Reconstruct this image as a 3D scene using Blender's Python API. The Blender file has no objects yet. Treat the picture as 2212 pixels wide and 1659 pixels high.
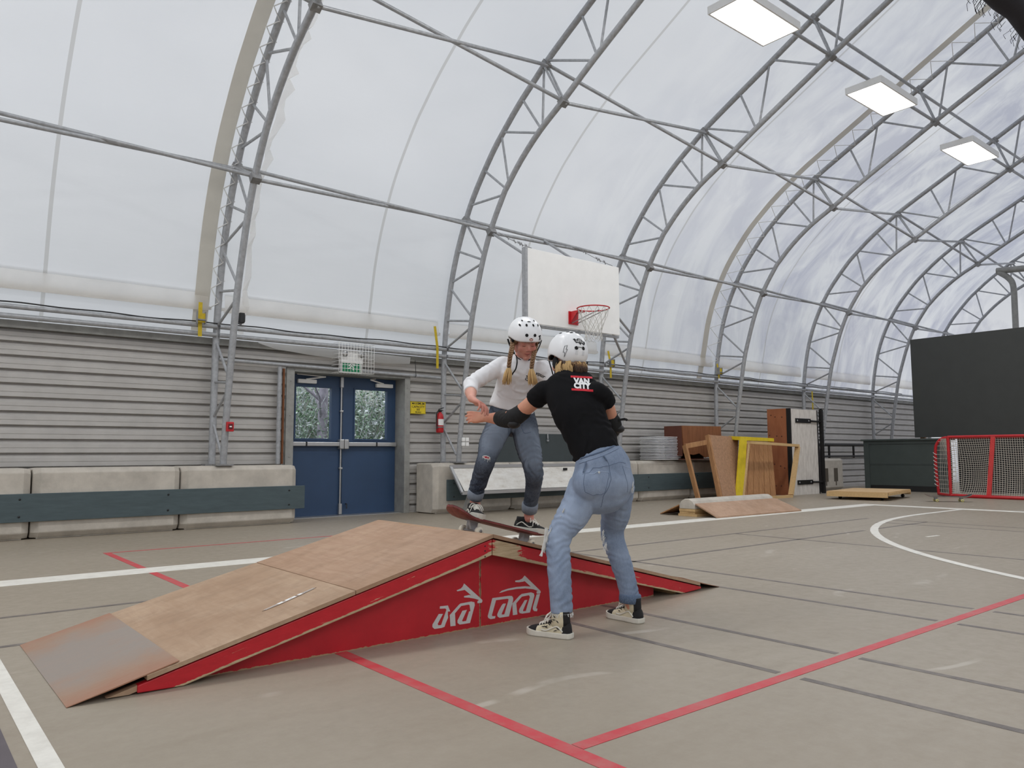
import bpy, bmesh, math, random
from mathutils import Vector, Matrix, noise
import numpy as np

sc = bpy.context.scene
COL = sc.collection
V = Vector
random.seed(7)

# ---------------------------------------------------------------- camera, sky, exposure
CAM_H = 0.93
PITCH, YAW, ROLL = 0.0907508, 0.6863173, -0.0035606
fwd = V((math.sin(YAW) * math.cos(PITCH), math.cos(YAW) * math.cos(PITCH), math.sin(PITCH)))
right0 = V((math.cos(YAW), -math.sin(YAW), 0))
up0 = right0.cross(fwd)
right = right0 * math.cos(ROLL) + up0 * math.sin(ROLL)
up = -right0 * math.sin(ROLL) + up0 * math.cos(ROLL)
cd = bpy.data.cameras.new('camera')
cd.sensor_width = 36
cd.lens = 1661.534 * 36 / 2212
cd.clip_start = 0.05
cam = bpy.data.objects.new('camera', cd)
COL.objects.link(cam)
cam.matrix_world = Matrix(((right.x, up.x, -fwd.x, 0), (right.y, up.y, -fwd.y, 0), (right.z, up.z, -fwd.z, CAM_H), (0, 0, 0, 1)))
sc.camera = cam

W = bpy.data.worlds.new('overcast_sky')
sc.world = W
W.use_nodes = True
bg = W.node_tree.nodes['Background']
# overcast: warm white towards the horizon, cooler overhead
wt = W.node_tree
wc = wt.nodes.new('ShaderNodeTexCoord'); wx = wt.nodes.new('ShaderNodeSeparateXYZ'); wr_ = wt.nodes.new('ShaderNodeValToRGB')
wt.links.new(wc.outputs['Generated'], wx.inputs[0]); wt.links.new(wx.outputs[2], wr_.inputs[0]); wt.links.new(wr_.outputs[0], bg.inputs[0])
for e_, (p_, c_) in zip([wr_.color_ramp.elements[0], wr_.color_ramp.elements[1], wr_.color_ramp.elements.new(.35)], ((0.0, (1.0, .975, .95, 1)), (.8, (.64, .79, 1.02, 1)), (.35, (.86, .925, 1.0, 1)))):
    e_.position = p_; e_.color = c_
bg.inputs[1].default_value = 1.84
sc.view_settings.view_transform = 'Standard'
sc.view_settings.look = 'None'
sc.view_settings.exposure = 0.0
sc.view_settings.gamma = 1.0
sc.cycles.use_denoising = True
sc.cycles.max_bounces = 8
sc.cycles.diffuse_bounces = 5
sc.cycles.sample_clamp_indirect = 6.0
LAMP_POWER = 42.0      # watts of each ceiling fixture

# ---------------------------------------------------------------- helpers
def lin(c):
    return tuple((x / 255 / 12.92 if x / 255 <= 0.04045 else ((x / 255 + 0.055) / 1.055) ** 2.4) for x in c)

class NT:
    """small node-tree writer"""
    def __init__(s, name):
        s.m = bpy.data.materials.new(name)
        s.m.use_nodes = True
        s.t = s.m.node_tree
        s.b = s.t.nodes['Principled BSDF']
        s.out = s.t.nodes['Material Output']
    def n(s, typ, **kw):
        nd = s.t.nodes.new(typ)
        for k, v in kw.items():
            setattr(nd, k, v)
        return nd
    def l(s, a, b):
        s.t.links.new(a, b)
    def coord(s, kind='Object', scale=(1, 1, 1), rot=(0, 0, 0)):
        tc = s.n('ShaderNodeTexCoord'); mp = s.n('ShaderNodeMapping')
        mp.inputs['Scale'].default_value = scale
        mp.inputs['Rotation'].default_value = rot
        s.l(tc.outputs[kind], mp.inputs[0])
        return mp.outputs[0]
    def noise(s, vec, scale, detail=4, rough=0.55, dist=0.0):
        nd = s.n('ShaderNodeTexNoise')
        nd.inputs['Scale'].default_value = scale
        nd.inputs['Detail'].default_value = detail
        nd.inputs['Roughness'].default_value = rough
        nd.inputs['Distortion'].default_value = dist
        s.l(vec, nd.inputs['Vector'])
        return nd.outputs['Fac']
    def ramp(s, fac, stops, interp='LINEAR'):
        r = s.n('ShaderNodeValToRGB')
        r.color_ramp.interpolation = interp
        e = r.color_ramp.elements
        while len(e) < len(stops): e.new(0.5)
        for el, (p, c) in zip(e, stops):
            el.position = p
            el.color = (*c, 1) if len(c) == 3 else c
        s.l(fac, r.inputs[0])
        return r.outputs[0]
    def mix(s, fac, a, b, mode='MIX'):
        m = s.n('ShaderNodeMix', data_type='RGBA', blend_type=mode)
        for sock, v in ((m.inputs[0], fac), (m.inputs[6], a), (m.inputs[7], b)):
            if hasattr(v, 'node'): s.l(v, sock)
            elif isinstance(v, (int, float)): sock.default_value = v
            else: sock.default_value = (*v, 1)
        return m.outputs[2]
    def math(s, op, a, b=None, c=None):
        m = s.n('ShaderNodeMath', operation=op)
        for i, v in enumerate((a, b, c)):
            if v is None: continue
            if hasattr(v, 'node'): s.l(v, m.inputs[i])
            else: m.inputs[i].default_value = v
        return m.outputs[0]
    def xyz(s, vec):
        x = s.n('ShaderNodeSeparateXYZ'); s.l(vec, x.inputs[0]); return x.outputs
    def color(s, c):
        if hasattr(c, 'node'): s.l(c, s.b.inputs['Base Color'])
        else: s.b.inputs['Base Color'].default_value = (*c, 1)
    def set(s, rough=None, metal=None, spec=None):
        if rough is not None: s.b.inputs['Roughness'].default_value = rough
        if metal is not None: s.b.inputs['Metallic'].default_value = metal
        if spec is not None: s.b.inputs['Specular IOR Level'].default_value = spec
        return s
    def bump(s, h, strength=0.2, dist=0.01):
        b = s.n('ShaderNodeBump')
        b.inputs['Strength'].default_value = strength
        b.inputs['Distance'].default_value = dist
        s.l(h, b.inputs['Height']); s.l(b.outputs[0], s.b.inputs['Normal'])

def mat(name, rgb, rough=0.6, metal=0.0, var=0.12, scale=6.0, bump=0.0, bscale=60.0, stretch=(1, 1, 1), spec=None, tint=None):
    """plain surface with a mottled colour; rgb in display values"""
    t = NT(name)
    c = lin(rgb)
    vec = t.coord('Object', stretch)
    f = t.noise(vec, scale, 5, 0.6)
    d = tuple(max(0, x * (1 - var)) for x in c); h = tuple(min(1, x * (1 + var)) for x in c)
    if tint: d = lin(tint)
    t.color(t.ramp(f, [(0.3, d), (0.7, h)]))
    t.set(rough, metal, spec)
    if bump:
        t.bump(t.noise(vec, bscale, 3), bump, 0.004)
    return t.m

def wood(name, a, b, grain=(1.2, 14, 14), scale=3.0, rough=0.7, dark=None):
    t = NT(name)
    vec = t.coord('Object', grain)
    f = t.noise(vec, scale, 6, 0.62, 0.6)
    g = t.noise(t.coord('Object', (1, 1, 1)), 2.2, 4, 0.5)
    col = t.ramp(f, [(0.28, lin(a)), (0.72, lin(b))])
    col = t.mix(t.ramp(g, [(0.35, (0, 0, 0)), (0.75, (0.5, 0.5, 0.5))]), col, lin(dark or a))
    t.color(col); t.set(rough)
    t.bump(f, 0.12, 0.003)
    return t.m

class MB:
    """collects shapes in world coordinates; build() links them as ONE mesh object"""
    def __init__(s, T=None):
        s.v = []; s.f = []; s.sm = []; s.mi = []; s.T = T or Matrix(); s.cur = 0
    def add(s, vs, fs, smooth=False):
        o = len(s.v)
        s.v += [s.T @ V(p) for p in vs]
        for f in fs:
            s.f.append([i + o for i in f]); s.sm.append(smooth); s.mi.append(s.cur)
        return s
    def box(s, c, size, R=None, taper=None):
        hx, hy, hz = (x / 2 for x in size)
        vs = []
        for z in (-hz, hz):
            k = taper if (taper and z > 0) else 1
            for x, y in ((-hx, -hy), (hx, -hy), (hx, hy), (-hx, hy)):
                p = V((x * k, y * k, z))
                vs.append((R @ p if R else p) + V(c))
        return s.add(vs, [(3, 2, 1, 0), (4, 5, 6, 7), (0, 1, 5, 4), (1, 2, 6, 5), (2, 3, 7, 6), (3, 0, 4, 7)])
    def bx(s, x0, x1, y0, y1, z0, z1):
        return s.box(((x0 + x1) / 2, (y0 + y1) / 2, (z0 + z1) / 2), (abs(x1 - x0), abs(y1 - y0), abs(z1 - z0)))
    def beam(s, p, q, w, h, upv=(0, 0, 1)):
        p, q = V(p), V(q); d = (q - p); L = d.length; d.normalize()
        u = V(upv); sd = d.cross(u)
        if sd.length < 1e-4: sd = d.cross(V((0, 1, 0)))
        sd.normalize(); u = sd.cross(d)
        R = Matrix((d, sd, u)).transposed()
        return s.box((p + q) / 2, (L, w, h), R)
    def cbox(s, c, size, ch, R=None):
        """box with chamfered edges"""
        bm = bmesh.new(); bmesh.ops.create_cube(bm, size=1)
        bmesh.ops.scale(bm, vec=V(size), verts=bm.verts)
        bmesh.ops.bevel(bm, geom=bm.edges[:], offset=ch, segments=1 if ch > 0.02 else 2, affect='EDGES', profile=0.5)
        vs = [((R @ v.co) if R else v.co) + V(c) for v in bm.verts]
        bm.verts.index_update()
        fs = [[v.index for v in f.verts] for f in bm.faces]
        bm.free()
        return s.add(vs, fs)
    def tube(s, pts, r, n=8, cap=True, smooth=True, closed=False, flat=1.0):
        pts = [V(p) for p in pts]; m = len(pts)
        rs = r if isinstance(r, (list, tuple)) else [r] * m
        t0 = (pts[1] - pts[0]).normalized()
        ref = V((0, 0, 1)) if abs(t0.z) < 0.9 else V((1, 0, 0))
        nrm = t0.cross(ref).normalized()
        vs = []
        for i, p in enumerate(pts):
            if closed: t = (pts[(i + 1) % m] - pts[i - 1]).normalized()
            elif i == 0: t = t0
            elif i == m - 1: t = (pts[-1] - pts[-2]).normalized()
            else: t = ((pts[i + 1] - p).normalized() + (p - pts[i - 1]).normalized())
            if t.length < 1e-6: t = t0
            t = t.normalized()
            nrm = (nrm - t * nrm.dot(t))
            if nrm.length < 1e-6: nrm = t.orthogonal()
            nrm.normalize(); b = t.cross(nrm)
            for k in range(n):
                a = 2 * math.pi * k / n
                vs.append(p + (nrm * math.cos(a) + b * math.sin(a) * flat) * rs[i])
        fs = []
        for i in range(m if closed else m - 1):
            j = (i + 1) % m
            for k in range(n):
                k2 = (k + 1) % n
                fs.append((i * n + k, i * n + k2, j * n + k2, j * n + k))
        s.add(vs, fs, smooth)
        if cap and not closed:
            s.add(vs[:n], [tuple(range(n))[::-1]]); s.add(vs[-n:], [tuple(range(n))])
        return s
    def rings(s, rings, cap=True, smooth=True):
        n = len(rings[0]); vs = [p for r in rings for p in r]; fs = []
        for i in range(len(rings) - 1):
            for k in range(n):
                k2 = (k + 1) % n
                fs.append((i * n + k, i * n + k2, (i + 1) * n + k2, (i + 1) * n + k))
        if cap:
            fs.append(tuple(range(n))[::-1]); fs.append(tuple(range((len(rings) - 1) * n, len(rings) * n)))
        return s.add(vs, fs, smooth)
    def lathe(s, prof, c, axis=(0, 0, 1), n=20, smooth=True):
        """prof: (radius, distance along the axis)"""
        a = V(axis).normalized(); u = a.orthogonal().normalized(); w = a.cross(u); c = V(c)
        return s.rings([[c + a * h + (u * math.cos(2 * math.pi * k / n) + w * math.sin(2 * math.pi * k / n)) * max(r, 1e-4) for k in range(n)] for r, h in prof], True, smooth)
    def prism(s, poly, fn, d0, d1):
        """2-D polygon carried to space by fn(a, b, depth)"""
        n = len(poly)
        vs = [fn(a, b, d0) for a, b in poly] + [fn(a, b, d1) for a, b in poly]
        fs = [tuple(range(n))[::-1], tuple(range(n, 2 * n))] + [(i, (i + 1) % n, n + (i + 1) % n, n + i) for i in range(n)]
        return s.add(vs, fs)
    def sphere(s, c, r, seg=16, ring=10, R=None):
        c = V(c); rx, ry, rz = r if isinstance(r, (tuple, list)) else (r, r, r)
        out = []
        for i in range(ring + 1):
            a = -math.pi / 2 + math.pi * i / ring
            rr = []
            for k in range(seg):
                b = 2 * math.pi * k / seg
                p = V((rx * math.cos(a) * math.cos(b), ry * math.cos(a) * math.sin(b), rz * math.sin(a)))
                rr.append((R @ p if R else p) + c)
            out.append(rr)
        return s.rings(out, False)
    def pieces(s):
        """far-apart pieces of the collected shapes, as lists of face numbers"""
        n = len(s.v); par = list(range(n))
        def find(i):
            while par[i] != i: par[i] = par[par[i]]; i = par[i]
            return i
        for f in s.f:
            a = find(f[0])
            for i in f[1:]: par[find(i)] = a
        isl = {}
        for k, f in enumerate(s.f): isl.setdefault(find(f[0]), []).append(k)
        if not 1 < len(isl) <= 160: return [list(range(len(s.f)))]
        G = list(isl.values()); B = []
        for g in G:
            q = np.array([s.v[i] for k in g for i in s.f[k]]); B.append((q.min(0), q.max(0)))
        m = len(G); par2 = list(range(m))
        def fd(i):
            while par2[i] != i: i = par2[i]
            return i
        sz = [max(b - a) for a, b in B]
        for i in range(m):
            for j in range(i + 1, m):
                gap = np.maximum(0, np.maximum(B[i][0] - B[j][1], B[j][0] - B[i][1]))
                if math.sqrt((gap ** 2).sum()) <= max(.02, .5 * max(sz[i], sz[j])): par2[fd(i)] = fd(j)
        out = {}
        for i in range(m): out.setdefault(fd(i), []).extend(G[i])
        return list(out.values())
    def build(s, name, mats, parent=None, bevel=0.0, recalc=True, label=None):
        """one object; shapes of a part that lie far apart become a part each"""
        if parent is not None and parent.get('kind') != 'structure':
            pc = s.pieces()
            if len(pc) > 1:
                first = None
                for g in pc:
                    used = sorted({i for k in g for i in s.f[k]}); ix = {v: i for i, v in enumerate(used)}
                    q = MB(); q.v = [s.v[i] for i in used]; q.f = [[ix[i] for i in s.f[k]] for k in g]; q.sm = [s.sm[k] for k in g]; q.mi = [s.mi[k] for k in g]
                    o = q.build1(name, mats, parent, bevel, recalc, label); first = first or o
                return first
        return s.build1(name, mats, parent, bevel, recalc, label)
    def build1(s, name, mats, parent=None, bevel=0.0, recalc=True, label=None):
        me = bpy.data.meshes.new(name)
        off = V((0, 0, 0))
        p = parent
        while p is not None:
            off += p.location; p = p.parent
        me.from_pydata([v - off for v in s.v], [], s.f)
        for m in (mats if isinstance(mats, (list, tuple)) else [mats]): me.materials.append(m)
        me.polygons.foreach_set('use_smooth', s.sm)
        me.polygons.foreach_set('material_index', s.mi)
        if recalc:
            bm = bmesh.new(); bm.from_mesh(me)
            bmesh.ops.recalc_face_normals(bm, faces=bm.faces[:])
            bm.to_mesh(me); bm.free()
        me.update()
        o = bpy.data.objects.new(name, me); COL.objects.link(o)
        o.parent = parent
        if bevel:
            md = o.modifiers.new('bevel', 'BEVEL'); md.width = bevel; md.segments = 2; md.limit_method = 'ANGLE'; md.angle_limit = math.radians(40)
        if label: o['label'] = label
        return o

def tag(o, label, cat, group=None, kind=None):
    if label: o['label'] = label
    if cat: o['category'] = cat
    if group: o['group'] = group
    if kind: o['kind'] = kind
    return o

def thing(name, label, cat, loc, group=None):
    o = bpy.data.objects.new(name, None); COL.objects.link(o)
    o.empty_display_size = 0.1
    o.location = loc
    bpy.context.view_layer.update()
    return tag(o, label, cat, group)

def struct(o):
    o['kind'] = 'structure'
    return o

def copy_tree(o, parent=None, d=(0, 0, 0)):
    c = o.copy(); COL.objects.link(c); c.parent = parent
    if parent is None: c.location = V(o.location) + V(d)
    for ch in list(o.children): copy_tree(ch, c)
    return c

def smooth_poly(pts, per=6, closed=False):
    """Catmull-Rom through points"""
    P = [V(p) for p in pts]; n = len(P); out = []
    rng = n if closed else n - 1
    for i in range(rng):
        if closed: a, b, c, d = P[i - 1], P[i], P[(i + 1) % n], P[(i + 2) % n]
        else: a, b, c, d = P[max(i - 1, 0)], P[i], P[i + 1], P[min(i + 2, n - 1)]
        for k in range(per):
            t = k / per
            out.append(0.5 * ((2 * b) + (c - a) * t + (2 * a - 5 * b + 4 * c - d) * t * t + (-a + 3 * b - 3 * c + d) * t ** 3))
    if not closed: out.append(P[-1])
    return out

def text_mb(txt, fn, size=1.0, depth=0.002, bold=0.0, shear=0.0, align='CENTER', space=1.0):
    """lettering as a mesh, carried to space by fn(x, y, z)"""
    cu = bpy.data.curves.new('lettering', 'FONT'); cu.body = txt; cu.size = size
    cu.align_x = align; cu.align_y = 'CENTER'; cu.extrude = depth / 2; cu.offset = bold; cu.shear = shear
    cu.space_character = space; cu.resolution_u = 3
    o = bpy.data.objects.new('lettering', cu); COL.objects.link(o)
    dg = bpy.context.evaluated_depsgraph_get()
    me = bpy.data.meshes.new_from_object(o.evaluated_get(dg))
    mb = MB(); mb.add([fn(*v.co) for v in me.vertices], [list(p.vertices) for p in me.polygons])
    bpy.data.objects.remove(o); bpy.data.meshes.remove(me); bpy.data.curves.remove(cu)
    return mb

# ---------------------------------------------------------------- materials of the hall
def m_floor():
    t = NT('grey_sports_floor')
    v = t.coord('Object')
    a = t.noise(v, 0.35, 5, 0.6); b = t.noise(v, 14, 5, 0.7)
    st = t.noise(t.coord('Object', (1, 5, 1), (0, 0, 0.4)), 1.2, 6, 0.65)
    c = t.ramp(a, [(0.3, lin((154, 143, 127))), (0.7, lin((165, 155, 140)))])
    c = t.mix(t.ramp(b, [(0.35, (0, 0, 0)), (0.7, (0.22, 0.22, 0.22))]), c, lin((146, 135, 118)))
    c = t.mix(t.ramp(st, [(0.5, (0, 0, 0)), (0.75, (0.35, 0.35, 0.35))]), c, lin((140, 128, 111)))
    # pale scuff marks left by wheels
    w = t.n('ShaderNodeTexWave', wave_type='RINGS'); w.inputs['Scale'].default_value = 0.35
    w.inputs['Distortion'].default_value = 14; w.inputs['Detail'].default_value = 2; w.inputs['Detail Scale'].default_value = 0.8
    t.l(v, w.inputs['Vector'])
    scr = t.ramp(w.outputs['Fac'], [(0.985, (0, 0, 0)), (0.997, (1, 1, 1))])
    gate = t.ramp(t.noise(v, 2.3, 3), [(0.56, (0, 0, 0)), (0.66, (0.34, 0.34, 0.34))])
    c = t.mix(t.mix(1.0, scr, gate, 'MULTIPLY'), c, lin((218, 213, 203)))
    t.color(c)
    t.set(0.42, 0, 0.35)
    t.l(t.ramp(b, [(0.3, (0.36, 0.36, 0.36)), (0.7, (0.5, 0.5, 0.5))]), t.b.inputs['Roughness'])
    t.bump(b, 0.04, 0.002)
    return t.m

def m_paint(name, rgb, wear):
    t = NT(name)
    v = t.coord('Object')
    n1 = t.noise(v, 9, 6, 0.7)
    t.color(t.mix(t.ramp(n1, [(0.42, (0, 0, 0)), (0.75, (wear, wear, wear))]), lin(rgb), lin((165, 157, 145))))
    t.set(0.5)
    return t.m

SEAMS = (1.42, 5.80, 8.70, 12.3, 16.6, 20.2)
def m_membrane():
    t = NT('translucent_fabric')
    v = t.coord('Object')
    x = t.xyz(v)
    # weld seams across the sheets
    s = None
    for sx in SEAMS:
        d = t.math('ABSOLUTE', t.math('SUBTRACT', x[0], sx))
        k = t.math('LESS_THAN', d, 0.022)
        s = k if s is None else t.math('MAXIMUM', s, k)
    # darker bluish cloudy blotches, stronger on the right-hand sheets, drawn out down the roof
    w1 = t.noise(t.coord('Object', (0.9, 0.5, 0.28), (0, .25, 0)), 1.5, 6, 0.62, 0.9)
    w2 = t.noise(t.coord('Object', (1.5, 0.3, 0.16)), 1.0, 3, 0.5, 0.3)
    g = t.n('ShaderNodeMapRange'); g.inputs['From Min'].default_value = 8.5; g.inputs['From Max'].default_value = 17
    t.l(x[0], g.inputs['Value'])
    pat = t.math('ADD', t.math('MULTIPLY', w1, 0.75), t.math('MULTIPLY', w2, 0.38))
    blotch = t.math('MULTIPLY', t.ramp(pat, [(0.47, (0, 0, 0)), (0.66, (1, 1, 1))]), t.math('MULTIPLY', g.outputs[0], 0.70))
    big = t.noise(v, 0.35, 3, 0.5)
    base = t.ramp(big, [(0.3, (0.585, 0.60, 0.625)), (0.7, (0.64, 0.652, 0.672))])
    base = t.mix(blotch, base, (0.36, 0.375, 0.46))
    base = t.mix(t.math('MULTIPLY', s, 0.45), base, (0.30, 0.29, 0.27))
    tr = t.n('ShaderNodeBsdfTranslucent'); df = t.n('ShaderNodeBsdfDiffuse'); mx = t.n('ShaderNodeMixShader')
    mx.inputs[0].default_value = 0.48
    t.l(base, tr.inputs[0]); t.l(base, df.inputs[0])
    wr = t.noise(t.coord('Object', (0.5, 1, 3.0)), 1.3, 4, 0.5)
    bp = t.n('ShaderNodeBump'); bp.inputs['Strength'].default_value = 0.25; bp.inputs['Distance'].default_value = 0.05
    t.l(wr, bp.inputs['Height']); t.l(bp.outputs[0], tr.inputs['Normal']); t.l(bp.outputs[0], df.inputs['Normal'])
    t.l(df.outputs[0], mx.inputs[1]); t.l(tr.outputs[0], mx.inputs[2])
    t.l(mx.outputs[0], t.out.inputs[0])
    return t.m

def m_fabric2(name, rgb, trans=0.25):
    t = NT(name)
    tr = t.n('ShaderNodeBsdfTranslucent'); df = t.n('ShaderNodeBsdfDiffuse'); mx = t.n('ShaderNodeMixShader')
    mx.inputs[0].default_value = trans
    f = t.noise(t.coord('Object'), 3, 4)
    c = lin(rgb)
    col = t.ramp(f, [(0.3, tuple(k * 0.93 for k in c)), (0.7, c)])
    t.l(col, tr.inputs[0]); t.l(col, df.inputs[0])
    t.l(df.outputs[0], mx.inputs[1]); t.l(tr.outputs[0], mx.inputs[2])
    t.l(mx.outputs[0], t.out.inputs[0])
    return t.m

M = {}
M['floor'] = m_floor()
M['white_paint'] = m_paint('white_line_paint', (232, 229, 220), 0.35)
M['red_paint'] = m_paint('red_line_paint', (198, 62, 70), 0.35)
M['dark_paint'] = m_paint('dark_line_paint', (98, 90, 86), 0.5)
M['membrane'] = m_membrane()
M['band'] = m_fabric2('grey_beige_fabric', (214, 209, 198), 0.45)
M['sleeve'] = m_fabric2('white_fabric_sleeve', (252, 250, 247), 0.86)
M['galv'] = mat('galvanised_steel', (166, 168, 171), 0.42, 0.22, 0.18, 18, 0.05, 90)
M['galv_dark'] = mat('weathered_galvanised_steel', (142, 142, 142), 0.5, 0.3, 0.25, 14, 0.05, 90)
M['deck'] = mat('painted_corrugated_steel', (184, 181, 177), 0.5, 0.15, 0.07, 4, 0.02, 40)
M['concrete'] = mat('concrete', (190, 183, 172), 0.9, 0, 0.16, 5, 0.25, 55)
M['slate_board'] = mat('slate_painted_board', (74, 88, 92), 0.6, 0, 0.12, 5, 0.05, 50, (1, 3, 6))
M['blue_door'] = mat('blue_door_paint', (46, 70, 102), 0.45, 0, 0.07, 3)
M['frame_grey'] = mat('grey_frame_paint', (150, 150, 146), 0.55, 0.2, 0.18, 7)
M['alu'] = mat('brushed_aluminium', (190, 190, 190), 0.35, 0.8, 0.06, 20, 0, 60, (1, 10, 10))
M['black'] = mat('black_plastic', (28, 28, 29), 0.5, 0, 0.1)
M['dark_hole'] = mat('dark_gap', (22, 21, 20), 0.9, 0, 0.1)
M['white'] = mat('white_enamel', (240, 240, 238), 0.45, 0, 0.03, 4)
M['yellow'] = mat('yellow_paint', (225, 200, 40), 0.6, 0, 0.1, 8)
M['strap_yellow'] = mat('yellow_webbing', (205, 178, 45), 0.8, 0, 0.12, 30)
M['red'] = mat('red_enamel', (190, 30, 38), 0.4, 0, 0.08, 8)
M['copper'] = mat('copper_pipe', (124, 80, 54), 0.45, 0.6, 0.2, 12)
M['green_sign'] = mat('green_sign_face', (22, 132, 88), 0.4, 0, 0.04)
M['rope'] = mat('white_cord', (222, 222, 220), 0.8, 0, 0.05, 30)
M['dark_net'] = mat('dark_net_cloth', (38, 34, 38), 0.9, 0, 0.2, 30)

# ---------------------------------------------------------------- floor and its painted lines
X_END, X_BACK, WALL_Y = 26.25, -7.8, 10.72
mb = MB(); mb.bx(X_BACK - 0.3, X_END + 0.4, -11.1, 11.1, -0.12, 0.0)
floor = struct(mb.build('floor', M['floor']))

def strip(name, p, q, w, m, z=0.0016, label=None):
    p = V((p[0], p[1], 0)); q = V((q[0], q[1], 0)); d = (q - p).normalized(); s_ = V((-d.y, d.x, 0)) * w / 2
    b = MB(); n = 1
    vs = [p - s_, q - s_, q + s_, p + s_]
    b.add([(*v.xy, 0.0002) for v in vs] + [(*v.xy, z) for v in vs], [(3, 2, 1, 0), (4, 5, 6, 7), (0, 1, 5, 4), (1, 2, 6, 5), (2, 3, 7, 6), (3, 0, 4, 7)])
    return b.build(name, m, floor, label=label)

WP, RP, DP = M['white_paint'], M['red_paint'], M['dark_paint']
strip('painted_line', (-7, 6.81), (13.95, 6.74), 0.30, WP, 0.0022, 'long wide white sideline across the floor')
strip('painted_line', (13.82, 6.60), (13.95, -6), 0.26, WP, 0.0022, 'white end line in front of the hockey net')
strip('painted_line', (0.448, 6.6), (0.448, -6), 0.062, WP, 0.0022, 'white line left of the ramp foot')
strip('painted_patch', (-3.6, 4.6), (-3.6, -8), 7.94, mat('dark_floor_paint', (92, 84, 88), 0.5), 0.0014, 'dark painted floor left of the white line')
strip('painted_line', (1.732, 8.26), (1.735, 0.5), 0.062, RP, 0.0018, 'red line running under the ramp')
strip('painted_line', (1.74, 8.235), (4.4, 8.235), 0.04, RP, 0.0016, 'faint red line before the concrete blocks')
strip('painted_line', (1.77, 1.838), (8.5, 1.838), 0.055, RP, 0.0018, 'red line branching off to the right')
for x in (3.005, 3.497, 4.59, 5.10):
    for a, b in ((1.78, -5.0), (5.37, 1.89)):
        strip('painted_line', (x, b), (x, a), 0.04, DP, 0.001)
strip('painted_line', (7.73, 5.37), (7.74, 3.56), 0.04, DP, 0.001)
strip('painted_line', (7.73, 3.40), (7.74, -4), 0.04, DP, 0.001)
for x in (10.42, 10.92): strip('painted_line', (x, 5.0), (x, -4), 0.04, DP, 0.001)
for y, brk in ((5.37, None), (4.565, 9.36)):
    strip('painted_line', (-2.6, y), (3.5, y), 0.045, DP, 0.001)
    if brk:
        strip('painted_line', (4.59, y), (brk - 0.16, y), 0.045, DP, 0.001); strip('painted_line', (brk + 0.16, y), (10.94, y), 0.045, DP, 0.001)
    else:
        strip('painted_line', (4.59, y), (10.94, y), 0.045, DP, 0.001)
strip('painted_mark', (9.02, 3.775), (9.26, 3.75), 0.04, WP, 0.0016)
# wide arc of the ball court
arc = [(13.75, 5.19), (13.0, 5.19)] + [(12.3 + 6.81 * math.cos(math.radians(a)), -1.62 + 6.81 * math.sin(math.radians(a))) for a in range(90, 201, 3)]
mb = MB(); vs = []
for i, p in enumerate(arc):
    a = V(arc[max(i - 1, 0)]); b = V(arc[min(i + 1, len(arc) - 1)]); d = (b - a).normalized(); nr = V((-d.y, d.x)) * 0.045
    vs += [(p[0] + nr.x, p[1] + nr.y, 0.002), (p[0] - nr.x, p[1] - nr.y, 0.002)]
mb.add(vs, [(2 * i, 2 * i + 1, 2 * i + 3, 2 * i + 2) for i in range(len(arc) - 1)])
mb.build('painted_arc', WP, floor, label='curved white court line')
# ---------------------------------------------------------------- trusses, pipes, membrane
AX0, AD = 3.46, 3.745
OUT = [(10.6, .80), (10.6, 1.4), (10.595, 2.0), (10.575, 2.6), (10.51, 3.15), (10.38, 3.75), (10.2, 4.27), (9.96, 4.75), (9.75, 5.08), (9.47, 5.42), (9.2, 5.71), (8.98, 5.90), (8.75, 6.09), (8.52, 6.26), (8.2, 6.47), (7.97, 6.62), (7.6, 6.82), (6.67, 7.30), (5.37, 7.985), (4.42, 8.48), (2.5, 9.49), (1.0, 10.25), (0.45, 10.46), (0, 10.53)]
INN = [(10.16, .80), (10.09, 1.4), (10.01, 1.95), (9.93, 2.4), (9.82, 3.0), (9.68, 3.48), (9.52, 3.95), (9.3, 4.43), (9.0, 4.88), (8.88, 5.02), (8.55, 5.33), (8.12, 5.64), (7.62, 5.91), (7.0, 6.27), (6.0, 6.80), (5.6, 7.01), (4.4, 7.61), (2.5, 8.56), (1.0, 9.30), (0.45, 9.48), (0, 9.55)]
WEB = [((10.59, 1.36), (10.22, .92)), ((10.585, 1.44), (10.09, 1.75)), ((10.59, 1.915), (10.06, 1.87)), ((10.575, 2.46), (10.03, 1.93)),
       ((10.56, 2.67), (9.82, 2.95)), ((10.51, 3.15), (9.81, 3.05)), ((10.40, 3.68), (9.79, 3.1)), ((10.36, 3.77), (9.55, 3.93)),
       ((10.2, 4.27), (9.52, 3.99)), ((9.97, 4.70), (9.49, 4.04)), ((9.82, 4.95), (8.97, 4.9)), ((9.46, 5.42), (8.91, 4.97)), ((9.03, 5.87), (8.86, 5.05)),
       ((8.99, 5.90), (8.16, 5.61)), ((8.52, 6.25), (8.11, 5.66)), ((8.03, 6.58), (8.07, 5.68)), ((7.95, 6.63), (7.03, 6.25)), ((7.24, 7.0), (6.96, 6.30)),
       ((6.67, 7.29), (6.89, 6.34)), ((6.60, 7.33), (5.78, 6.91)), ((5.36, 7.98), (5.55, 7.06)), ((5.33, 8.0), (4.43, 7.58)), ((4.69, 8.32), (4.38, 7.63)), ((4.02, 8.68), (4.31, 7.66)),
       ((3.98, 8.70), (3.1, 8.25)), ((3.3, 9.05), (3.05, 8.3)), ((2.65, 9.4), (2.98, 8.33)), ((2.6, 9.42), (1.8, 8.9)), ((1.9, 9.77), (1.72, 8.95)), ((1.25, 10.1), (1.68, 8.98)), ((1.2, 10.13), (.5, 9.46)), ((.5, 10.43), (.42, 9.5))]
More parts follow.
